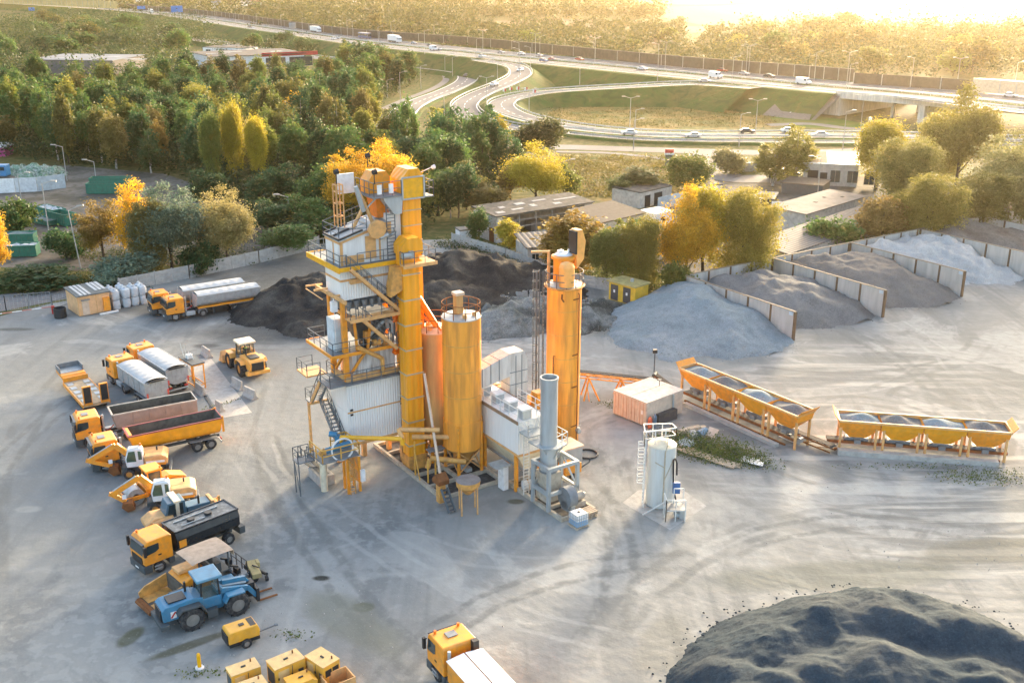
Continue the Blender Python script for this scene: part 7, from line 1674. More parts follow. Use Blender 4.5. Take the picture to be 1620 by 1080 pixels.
for a in [('car', 995, 213, 1, 178, wht, 'white car on the straight below the loop, under the double lamp', LG), ('car', 1096, 218, .7, 178, wht, 'white car nearest the centre of the straight below the loop', LG), ('car', 1182, 211, 1, 0, drk, 'dark car on the straight beside the double armed lamp', LG), ('car', 1248, 210, 1, 0, wht, 'white car partly behind the birch tree tops', LG), ('car', 1296, 216, .7, 178, slv, 'silver car on the straight right of the birch trees', LG),
          ('car', 823, 113, 5.8, -110, wht, 'white car entering the middle ramp from the motorway', LG), ('car', 782, 136, 4, 65, wht, 'white car in the upper bend of the middle ramp', LG), ('car', 737, 122, 1.2, -100, drk, 'dark red tailed car on the slip road bend', LG), ('car', 634, 181, .4, 60, drk, 'dark car low on the slip road by the trees', LG), ('car', 1115, 131, 6.6, -10, slv, 'silver car leaving the loop onto the motorway', LG),
          ('car', 763, 91, 7, -55, wht, 'white car close to the ramp exit lane', MG), ('car', 793, 85, 7, -52, slv, 'silver car on the far carriageway above the ramp exit', MG), ('car', 825, 87, 7, -52, wht, 'white car on the far carriageway beside a double lamp', MG), ('car', 853, 90, 7, -52, slv, 'grey car behind the white one on the far carriageway', MG), ('car', 860, 98, 7, -50, blu, 'blue car on the near carriageway in front of the red one', MG), ('car', 874, 96, 7, -50, rd, 'red car following the blue car', MG), ('car', 917, 96, 7, -50, rd, 'red car on the far carriageway under the noise wall', MG), ('car', 1017, 111, 7, -48, wht, 'white car alone on the near carriageway in the centre', MG),
          ('car', 1143, 114, 7, -48, rd, 'dark red car near the noise wall, left of the paired lamps', MG), ('car', 1177, 119, 7, -48, slv, 'silver car under the paired double lamps', MG), ('car', 1217, 123, 7, -48, drk, 'dark car on the far carriageway before the white van', MG), ('car', 1598, 154, 7, -45, wht, 'white car on the bridge at the right edge', MG), ('car', 1318, 125, 7, -47, slv, 'grey car close under the noise wall at its right end', MG),
          ('van', 1132, 124, 7, -48, wht, 'white minivan on the near carriageway', MG), ('van', 1271, 134, 7, -47, wht, 'big white van on the near carriageway', MG), ('van', 686, 80, 7, -54, wht, 'white van beside a silver car left of the ramp exit', MG), ('car', 694, 80, 7, -54, slv, 'silver car beside the white van', MG), ('car', 681, 74, 7, -54, drk, 'dark car above the white van', MG), ('car', 655, 70, 7, -54, slv, 'grey car just right of the white lorry', MG),
          ('bus', 577, 61, 7, -54, (.06, .10, .22), 'dark blue coach on the motorway left of the white lorry', MG), ('lorry', 629, 68, 7, -54, wht, 'white box lorry right of the dark blue coach', MG), ('lorry', 503, 52, 7, -53, wht, 'white box lorry farther left with cars below it', MG), ('lorry', 240, 21, 7, -60, slv, 'grey lorry far off near the blue road signs', MG),
          ('car', 323, 37, 7, -56, wht, 'white car far off beneath the near blue sign', MG), ('car', 395, 44, 7, -56, drk, 'dark car far off on the near carriageway', MG), ('car', 401, 47, 7, -56, wht, 'white car far off beside the dark one', MG), ('car', 528, 63, 7, -54, wht, 'white car below the farther box lorry', MG), ('car', 535, 62, 7, -54, slv, 'silver car next to the white one below the lorry', MG), ('car', 287, 31, 7, -56, slv, 'grey car far off near the second sign', MG), ('car', 178, 18, 7, -60, (.5, .35, .05), 'yellow van far off at the end of the yellow screen', MG), ('car', 110, 14, 7, -62, wht, 'white car on the far bridge under the yellow screen', MG)]: car(*a)
for x, y, rdeg, col, lab in [(193, 353, 20, wht, 'white car in the scrap yard half hidden by yellow trees'), (206, 348, 20, (.3, .32, .34), 'grey car in the scrap yard behind the white one'), (342, 362, 10, wht, 'white car behind the grey green tree'), (372, 364, 10, blu, 'dark blue car behind the grey green tree'), (1250, 279, 0, drk, 'dark car parked by the workshop and birch trees'), (1135, 345, 20, wht, 'white car parked behind the yellow tree')]:
    car('car', x, y, 0, rdeg, col, lab, 'cars parked in the yards')
car('van', 1232, 283, 0, 10, drk, 'dark van parked in front of the low workshop', 'cars parked in the yards')
# signs
def sign(px, py, top, z, w, h, mat, label, legs=1):
    g = P(px, py, z); H = zat(px, top, g) - z; t = thing('road_sign', label, 'road sign', g, R(30))
    part('post', B().bar((-w * .3, 0, 0), (-w * .3, 0, H), .2).bar((w * .3, 0, 0), (w * .3, 0, H), .2), galv, t); part('board', B().box(-w / 2, w / 2, -.25, -.12, H - h, H), mat, t)
sgn = M('sign_blue', (.02, .18, .50), .5)
sign(281, 28, 9.5, 7, 10, 5.5, sgn, 'big blue motorway direction sign near the middle of the far wall')
sign(224, 19, 10, 7, 8, 3, sgn, 'smaller blue motorway sign farther left'); sign(50, 16, 12, 7, 6, 3.5, sgn, 'small blue sign under the yellow screen')
sign(467, 45, 36, 7, 9, 5, galv, 'grey back of a motorway sign left of the white lorry')
sign(1374, 208, 185, .1, 1.2, .9, white_p, 'small white sign by the bridge slope'); sign(1254, 184, 177, .1, 3, 1.6, white_p, 'white board on the loop grass')
rc = M('red_white_chevron', (.62, .45, .40), .6)
for i, (x, y) in enumerate([(845, 151), (832, 145 + 2), (819, 146), (808, 147), (798, 149), (748, 115), (742, 114), (736, 113), (730, 112)]):
    g = P(x, y, 3 if i < 5 else 1.6); t = thing('chevron_sign', 'small red and white curve marker ' + ('on the outer edge of the loop ramp bend' if i < 5 else 'on the outer edge of the slip road bend'), 'road sign', g, R(20), 'curve marker signs on the loop ramp' if i < 5 else 'curve marker signs on the slip road')
    part('post', B().bar((0, 0, 0), (0, 0, 1.8), .1), galv, t); part('board', B().box(-.6, -.01, -.08, -.02, .9, 1.9), white_p, t); part('red_board', B().box(.01, .6, -.08, -.02, .9, 1.9), redp, t)
g = P(1058, 262); t = thing('signpost', 'red topped board on a dark post at the dry meadow edge', 'sign', g, 0)
part('post', B().box(-.9, .9, -.2, .2, 0, 2.6), dk_st, t); part('board', B().box(-1.1, 1.1, -.3, .3, 2.61, 3.0), white_p, t); part('red_panel', B().box(-1.0, 1.0, -.28, .28, 3.01, 3.9), redp, t)
# bridge on the right
ab = near[nb - 1]; nx_ = near[nb]; d = (nx_ - ab); d.z = 0; d.normalize(); nn = Vector((-d.y, d.x, 0))
t = thing('motorway_bridge', 'concrete motorway bridge with white abutments at the right edge', 'bridge', (ab.x, ab.y, 0), math.atan2(d.y, d.x))
part('abutment', B().box(-1.5, 1.0, -.5, HWW + .5, 0, 5.4), M('white_concrete', (.62, .58, .50), .8, dirt=.3, streak=True), t)
part('wing_wall', B().prism([(-16, .1), (1.0, .1), (1.0, 6.9), (-1.5, 6.9)], 'y', -1.2, -.55), MATS['white_concrete'], t)
part('deck', B().box(-1.0, 60, -.6, HWW + .6, 5.45, 6.9), MATS['white_concrete'], t)
part('parapet', B().box(-1.0, 60, -.75, -.61, 5.6, 7.6), MATS['white_concrete'], t)
part('far_abutment', B().box(27, 29, -.5, HWW + .5, 0, 5.4), MATS['white_concrete'], t)
part('pier', B().box(14, 15, 8, 9, 0, 5.4).box(14, 15, 26, 27, 0, 5.4), MATS['white_concrete'], t)
e = near[nb - 1] - nn * 0
mb = B(); q0 = ab + d * 1.0
mb.add([(q0.x, q0.y, HZ - .2), (q0.x - nn.x * 16, q0.y - nn.y * 16, -.2), ((q0 - d * 3).x - nn.x * 18, (q0 - d * 3).y - nn.y * 18, -.2), ((q0 - d * 18).x - nn.x * 18, (q0 - d * 18).y - nn.y * 18, -.2), ((q0 - d * 18).x - nn.x * 2, (q0 - d * 18).y - nn.y * 2, HZ - .3)], [(0, 1, 2), (0, 2, 3, 4)])
struct('paved_slope', mb, M('slope_paving', (.20, .17, .14), .9, dirt=.4))
# ---------------------------------------------------------------- buildings
def house(name, label, cat, fl_, fr_, depth, h, wallm, roofm, rise=.3, over=.3, wins=(), doors=(), side=(), rooflights=(), open_front=None, lm=None, trim=None):
    """fl_/fr_: ground pixels of the front wall's ends; u along the front, v back"""
    a, b = [v if isinstance(v, Vector) else P(*v) for v in (fl_, fr_)]; r = ang(a, b); L = (b - a).length
    t = thing(name, label, cat, a, r)
    if open_front:
        x0, x1 = open_front
        mb = B().box(0, L, depth - .2, depth, 0, h).box(0, .2, 0, depth - .2, 0, h).box(L - .2, L, 0, depth - .2, 0, h).box(.2, x0, 0, .2, 0, h).box(x1, L - .2, 0, .2, 0, h).box(x0, x1, 0, .2, 0, h * .22)
        part('wall', mb, wallm, t); mf = B(); n = int((x1 - x0) / 3)
        for i in range(n + 1): x = x0 + (x1 - x0) * i / n; mf.bar((x, .1, h * .22), (x, .1, h), .18)
        for z in (.5, .75, .97): mf.bar((x0, .1, h * z), (x1, .1, h * z), .14)
        part('steel_frame', mf, M('old_frame', (.34, .31, .27), .8, dirt=.5), t)
        part('debris', B().box(x0 + 2, x0 + 6, 3, 5, 0, 1.2).box(x0 + 9, x0 + 12, 4, 6, 0, 1.6), brownbody, t)
    else: part('wall', B().box(0, L, 0, depth, 0, h), wallm, t)
    rf = part('roof', B().prism([(-over, h + .01), (depth + over, h + rise + .01), (depth + over, h + rise + .2), (-over, h + .2)], 'x', -over, L + over), roofm, t)
    for (x, y, w, l) in rooflights: part('roof_patch', B().prism([(y, h + .21 + rise * y / depth), (y + l, h + .21 + rise * (y + l) / depth), (y + l, h + .25 + rise * (y + l) / depth), (y, h + .25 + rise * y / depth)], 'x', x, x + w), lm or white_p, rf)
    for (x0, x1, z0, z1) in wins:
        w_ = part('window', B().box(x0, x1, -.06, -.005, z0, z1), glass, t); part('window_frame', B().bar((x0, -.08, z0), (x1, -.08, z0), .08).bar((x0, -.08, z1), (x1, -.08, z1), .08).bar(((x0 + x1) / 2, -.08, z0), ((x0 + x1) / 2, -.08, z1), .07).bar((x0, -.08, z0), (x0, -.08, z1), .08).bar((x1, -.08, z0), (x1, -.08, z1), .08), plaster, w_)
    for (x0, x1, z1, m) in doors: part('door', B().box(x0, x1, -.07, -.005, .05, z1), m, t)
    for (y0, y1, z0, z1, m) in side: part('side_opening', B().box(-.06, -.005, y0, y1, z0, z1), m, t)
    if trim: part('trim_band', B().box(trim[0], trim[1], -.12, -.06, trim[2], trim[3]), trim[4], t)
    return t, L
dkd = M('dark_opening', (.035, .03, .028), .9)
house('derelict_shed', 'long derelict shed with dark patched roof and open steel framed front', 'shed', Vector((-2.6, 174.2, 0)), Vector((14.4, 186.2, 0)), 7, 4.5, blockw, asph, .5, .3, side=[(.8, 2.2, 0, 2.4, rust)], open_front=(1.2, 19), doors=[], rooflights=[(1, 1, 1.6, 1), (3.2, 3.5, 1.2, 1), (4.5, 1.6, 2.4, .7), (7, 4, 2, 1.2), (9, 2, 1.2, 1.4), (11, 4.6, 3, .7), (13.5, 1.4, 1.6, 1), (15, 3.6, 5, .6)], lm=M('roof_patch_grey', (.36, .35, .33), .8, dirt=.5))
house('low_shed', 'small white shed with ribbed grey roof in front of the derelict shed', 'shed', Vector((2.4, 159.1, 0)), Vector((11.2, 161.6, 0)), 6.5, 2.9, plaster, corrroof, .7, .3, wins=[(.7, 1.9, 1.0, 2.0), (4.4, 5.8, 1.0, 2.0)])
house('end_gable', 'green and white walled end building of the derelict shed', 'shed', Vector((14.8, 173.2, 0)), Vector((23.2, 181.2, 0)), 7.5, 3.6, plaster, M('brown_roof', (.13, .105, .08), .9, dirt=.5), 1.0, .2, doors=[(1.2, 2.6, 2.2, dkd), (4, 4.8, 2.2, dkd)], trim=(7.5, 11, .8, 3.0, M('mural_green', (.06, .28, .12), .8, dirt=.4)))
house('garage', 'roofless pale garage behind the derelict shed', 'garage', (1012, 330), (1062, 318), 7, 3.0, plaster, asph, .2, .1, doors=[(1.5, 3.2, 2.3, dkd), (4.5, 7, 2.4, dkd)])
house('white_kiosk', 'small white kiosk with dark door near the middle yellow tree', 'kiosk', (1036, 366), (1062, 361), 3.5, 3.0, white_p, white_p, .1, .15, doors=[(.3, 1.2, 2.4, M('door_white', (.6, .6, .58), .6)), (1.3, 2.4, 2.4, dkd)])
house('meter_hut', 'tiny white hut beside the plank fence behind the black heap', 'hut', (728, 386), (746, 384), 2, 2.2, white_p, dk_st, .1, .1)
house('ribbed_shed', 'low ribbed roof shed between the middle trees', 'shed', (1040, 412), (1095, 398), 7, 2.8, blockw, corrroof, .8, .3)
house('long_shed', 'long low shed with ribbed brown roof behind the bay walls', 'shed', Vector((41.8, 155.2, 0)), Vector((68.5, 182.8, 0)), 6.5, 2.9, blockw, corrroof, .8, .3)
house('flat_workshop', 'flat concrete roofed building with old brick rubble front', 'workshop', Vector((51.3, 181.2, 0)), Vector((66.4, 196.6, 0)), 7, 3.4, plaster, M('concrete_roof', (.27, .23, .19), .9, dirt=.5, scale=.3), .3, .4, rooflights=[(9, 3, .7, .7), (14, 4, .6, .6), (17, 2, .8, .5)], lm=dkd)
house('workshop', 'workshop with half brown half white roof and tall windows', 'workshop', (1270, 292), (1355, 296), 13, 4.6, plaster, white_p, .5, .4, wins=[(5.5, 7.6, .8, 3.4), (9, 11.2, .8, 3.4), (12.5, 14.6, .6, 3.4)], doors=[(.8, 3, 3.2, dkd), (3.4, 4.9, 2.8, dkd)], rooflights=[(-.3, 0, 5, 13)], lm=MATS['brown_roof'])
house('dark_store', 'dark flat roofed store beside the workshop yard', 'store', (1235, 306), (1300, 312), 7, 2.2, dk_st, MATS['brown_roof'], .1, .2)
house('dark_store', 'black open store with white panel at its right end', 'store', (1168, 332), (1222, 336), 6, 2.4, dkd, dk_st, .2, .2, doors=[(6.2, 8, 2.2, white_p)])
house('shed', 'small brown roofed shed behind the middle yellow tree', 'shed', (1105, 318), (1140, 316), 6, 3.0, white_p, asph, .2, .2)
solid_fence('pale blue grey sheet fence behind the middle yellow tree', [P(1040, 332), P(1100, 318), P(1105, 332), P(1170, 338)], 2.4, [M('fence_blue', (.42, .48, .50), .6, dirt=.3), MATS['fence_white']])
house('brown_shed', 'wide brown roofed shed with pale rooflights behind the farthest bay', 'shed', (1555, 352), (1680, 372), 20, 3.2, blockw, M('rust_roof', (.26, .18, .12), .85, dirt=.5, corr=.9, cdir=(1, 0, 0)), 1.6, .3, rooflights=[(5, 14, 3, 2), (12, 10, 3, 2), (15, 10, 3, 2), (2, 6, .3, 6), (8, 4, .3, 6)], lm=M('rooflight_blue', (.55, .60, .66), .4))
house('showroom', 'white showroom with red fascia above the forest', 'showroom', (338, 113), (482, 106), 30, 6.5, M('showroom_white', (.66, .67, .68), .5), M('showroom_roof', (.07, .07, .072), .8, dirt=.5, scale=.2), .5, 1.0, wins=[(8, 16, 1, 4.5), (26, 36, .5, 5), (38, 50, .5, 5)], trim=(24, 53, 5.6, 7.4, M('fascia_red', (.48, .03, .03), .5)), rooflights=[(2, 14, 12, 2), (12, 20, 10, 3), (34, 12, 6, 4)], lm=grey_st)
house('white_store', 'white upper block at the rear of the showroom', 'building', (322, 90), (390, 92), 12, 5, white_p, MATS['showroom_roof'], .2, .2, wins=[(2, 5, 2.5, 4)])
house('warehouse', 'flat grey roofed warehouse among the forest trees', 'warehouse', (48, 116), (180, 118), 30, 6, M('warehouse_wall', (.16, .15, .14), .8, dirt=.3), M('warehouse_roof', (.20, .215, .23), .7, dirt=.5, scale=.15), .5, .4, rooflights=[(10, 6, 8, 5), (30, 14, 6, 6), (44, 5, 10, 4)], lm=grey_st)
single('concrete_block', B().box(0, 6, 0, 1.2, 0, 2), conc, 'white concrete block beside the access road', 'block', P(1165, 272), .1)
single('scrap_stack', B().box(0, 5, 0, 3, 0, 1.2).box(1, 4, .5, 2.4, 1.2, 2.0), MATS['mixed_scrap'], 'stack of mixed scrap in the yard by the dark store', 'scrap', P(1195, 350), .3)
single('brick_stack', B().box(0, 6, 0, 2, 0, 1.0).box(1, 4, .3, 1.7, 1.0, 1.5), rust, 'reddish brick stack in front of the flat concrete roof', 'bricks', P(1238, 362), .6)
red_t = M('roof_tile_red', (.32, .13, .08), .8)
for i, (x, y, wd, lab) in enumerate([(382, 10, 14, 'white far house in a row beyond the motorway'), (398, 12, 14, 'white far house in a row beyond the motorway'), (335, 14, 12, 'single far house with steep grey roof beyond the noise wall'), (560, 4, 12, 'far house beyond the woods right of the white row'), (300, 2, 14, 'far house at the upper edge of the photo'), (250, 1, 14, 'far house at the upper edge of the photo'), (215, 3, 14, 'far house at the upper edge of the photo'), (520, 2, 12, 'far house at the upper edge of the photo')]):
    q = P(x, y); t = thing('far_house', lab, 'house', q, .3, 'far houses beyond the motorway')
    part('wall', B().box(0, wd, 0, 9, 0, 6), white_p, t); part('roof', B().prism([(-.6, 6), (4.5, 10), (9.6, 6)], 'x', -.5, wd + .5), red_t if i % 2 else grey_st, t)
    for k in range(3): part('window', B().box(1 + k * 4, 2.6 + k * 4, -.05, -.005, 2.5, 4.2), glass, t)
# ---------------------------------------------------------------- trees
def leaf_mat(name):
    m, N, Lk, b = nodes(name)
    oi = N.new('ShaderNodeObjectInfo'); tc = N.new('ShaderNodeTexCoord')
    n = N.new('ShaderNodeTexNoise'); n.noise_dimensions = '4D'; n.inputs['Scale'].default_value = .55; n.inputs['Detail'].default_value = 5
    w_ = N.new('ShaderNodeMath'); w_.operation = 'MULTIPLY'; w_.inputs[1].default_value = 50; Lk(oi.outputs['Random'], w_.inputs[0]); Lk(w_.outputs[0], n.inputs['W']); Lk(tc.outputs['Object'], n.inputs['Vector'])
    n2 = N.new('ShaderNodeTexNoise'); n2.inputs['Scale'].default_value = 6; Lk(tc.outputs['Object'], n2.inputs['Vector'])
    mr = N.new('ShaderNodeMapRange'); mr.inputs[1].default_value = .3; mr.inputs[2].default_value = .7; mr.inputs[3].default_value = .55; mr.inputs[4].default_value = 1.45; Lk(n2.outputs['Fac'], mr.inputs[0])
    mx = N.new('ShaderNodeMix'); mx.data_type = 'RGBA'; mx.blend_type = 'MULTIPLY'; mx.inputs[0].default_value = 1; Lk(oi.outputs['Color'], mx.inputs[6]); Lk(mr.outputs[0], mx.inputs[7])
    m3 = N.new('ShaderNodeMapRange'); m3.inputs[1].default_value = .5; m3.inputs[2].default_value = .68; Lk(n.outputs['Fac'], m3.inputs[0])
    al = N.new('ShaderNodeMath'); al.operation = 'MULTIPLY'; Lk(m3.outputs[0], al.inputs[0]); Lk(oi.outputs['Alpha'], al.inputs[1])
    x2 = N.new('ShaderNodeMix'); x2.data_type = 'RGBA'; x2.inputs[7].default_value = (.25, .20, .03, 1); Lk(al.outputs[0], x2.inputs[0]); Lk(mx.outputs[2], x2.inputs[6])
    Lk(x2.outputs[2], b.inputs['Base Color']); b.inputs['Roughness'].default_value = .6; b.inputs['Specular IOR Level'].default_value = .25
    tr = N.new('ShaderNodeBsdfTranslucent'); Lk(x2.outputs[2], tr.inputs[0]); ms = N.new('ShaderNodeMixShader'); ms.inputs[0].default_value = .42
    Lk(b.outputs[0], ms.inputs[1]); Lk(tr.outputs[0], ms.inputs[2]); Lk(ms.outputs[0], N['Material Output'].inputs[0])
    return m
leafm = leaf_mat('leaves')
bark = M('bark', (.085, .07, .055), .95, var=.35, scale=3); bark_b = M('birch_bark', (.42, .39, .34), .9, var=.5, scale=2)
PROTO = {}
def make_proto(key, h, w, form, nclump, per, leaf, seed, birch=False):
    r_ = np.random.RandomState(seed); cl = []
    z0 = {'round': .22, 'tall': .12, 'bush': .0, 'willow': .08, 'sparse': .2}[form]
    nl = {'round': 5, 'tall': 3, 'bush': 5, 'willow': 6, 'sparse': 4}[form]
    lobes = [(0, 0, (1 + z0) / 2, 1.0)] + [(.5 * math.cos(a), .5 * math.sin(a), z0 + (.88 - z0) * r_.uniform(.25, .85), r_.uniform(.45, .65)) for a in np.linspace(0, 6.28, nl, endpoint=False) + r_.rand()]
    while len(cl) < nclump:
        lx, ly, lz, lr = lobes[r_.randint(len(lobes))]
        v = r_.randn(3); v /= np.linalg.norm(v); v *= r_.rand() ** .36
        hh = (1 - z0) / 2 * (1 if lr == 1.0 else lr)
        x, y, z = lx + v[0] * lr * .85, ly + v[1] * lr * .85, lz + v[2] * hh
        f = (z - z0) / (1 - z0)
        if not 0 <= f <= 1.02: continue
        env = {'round': (max(0, 1 - abs(f - .45) ** 2.2 * 2.2)) ** .5, 'tall': (max(0, min(1, f * 3.2 + .1)) * max(0, 1 - f ** 1.7) ** .65) * 1.1, 'bush': max(0, 1 - f ** 2.2) ** .5, 'willow': max(0, 1 - abs(f - .4) ** 2.5 * 2.6) ** .5, 'sparse': max(0, 1 - abs(f - .6) ** 2 * 2.6) ** .5}[form]
        if math.hypot(x, y) > env * 1.08: continue
        cl.append((x * w / 2, y * w / 2, z * h, v[2]))
    cs = []; sp = {'round': .08, 'tall': .09, 'bush': .09, 'willow': .08, 'sparse': .07}[form] * w
    for x, y, z, _ in cl:
        k = int(per * 1.7 * r_.uniform(.6, 1.4)); g_ = r_.randn(k, 3) * sp * r_.uniform(.6, 1.25); g_[:, 2] *= .75
        if form == 'willow': g_[:, 2] = -np.abs(g_[:, 2]) * 2.2 + sp * .6
        if form == 'tall': g_[:, 2] *= 1.5
        cs.append(g_ + (x, y, z))
    cs = np.concatenate(cs); cs = cs[cs[:, 2] > .15]
    crown = leaves_mesh('crown', cs, leaf, leafm, .5, seed)
    mb = B(); tr = h * .014 + .06
    th = h * (.8 if form in ('tall', 'sparse') else .6)
    bend = [(0, 0, 0)] + [(r_.uniform(-.02, .02) * h, r_.uniform(-.02, .02) * h, th * i / 4) for i in range(1, 5)]
    for i in range(4): mb.cyl(bend[i], bend[i + 1], tr * (1 - .2 * i), tr * (1 - .2 * (i + 1)) + .02, 7, False)
    for i in range(9 if form != 'bush' else 5):
        x, y, z, _ = cl[r_.randint(len(cl))]; s = bend[r_.randint(1, 4)]
        m_ = ((s[0] + x) / 2, (s[1] + y) / 2, (s[2] + z) / 2 + .03 * h)
        mb.cyl(s, m_, tr * .45, tr * .3, 5, False); mb.cyl(m_, (x, y, z), tr * .3, .02, 5, False)
    trunk = mesh_of('trunk', mb, bark_b if birch else bark)
    PROTO[key] = (trunk, crown, h, w)
make_proto('round', 12, 9.5, 'round', 120, 42, .30, 1); make_proto('round2', 12, 10, 'round', 130, 40, .30, 2)
make_proto('tall', 14, 6.5, 'tall', 130, 36, .27, 3); make_proto('tall2', 14, 6, 'tall', 120, 34, .27, 4, True); make_proto('tall3', 14, 7, 'tall', 100, 36, .28, 14)
make_proto('willow', 12, 9.5, 'willow', 130, 44, .28, 5); make_proto('sparse', 12, 8, 'sparse', 110, 60, .16, 6); make_proto('bush', 5, 6.5, 'bush', 70, 40, .24, 7)
make_proto('birch', 13, 6, 'willow', 100, 34, .25, 8, True)
make_proto('big', 13, 10, 'round', 240, 92, .165, 9); make_proto('bigw', 13, 10, 'willow', 220, 95, .155, 10); make_proto('bigt', 15, 7, 'tall', 210, 84, .165, 12)
make_proto('far', 11, 11, 'round', 80, 26, .42, 11); make_proto('far2', 11, 9, 'tall', 70, 26, .40, 13); make_proto('far3', 9, 12, 'bush', 80, 24, .42, 15)
def tree(key, loc, h, w, col, label, grp=None, autumn=.35, name='tree', cat='tree'):
    tk, cr, ph, pw = PROTO[key]
    t = thing(name, label, cat, loc, rng.uniform(0, 6.28), grp); t.scale = (w / pw, w / pw, h / ph)
    link('trunk', tk, t); c = link('crown', cr, t)
    k = rng.uniform(1.3, 2.0); c.color = (col[0] * k, col[1] * k, col[2] * k, autumn)
    return t
DG, MG_, OL, YL, GO, BR, GW, LG_ = (.032, .068, .024), (.054, .098, .026), (.098, .118, .024), (.27, .22, .022), (.44, .26, .018), (.17, .115, .03), (.10, .14, .095), (.075, .135, .03)
def T(key, px, base, top, wpx, col, label, autumn=.3, grp=None):
    g = P(px, base); h = max(2, zat(px, top, g)); d = g.y * cs_ + CAM_H * sn_
    return tree(key, g, h * 1.02, wpx * d / 1667 * 1.05, col, label, grp, autumn)
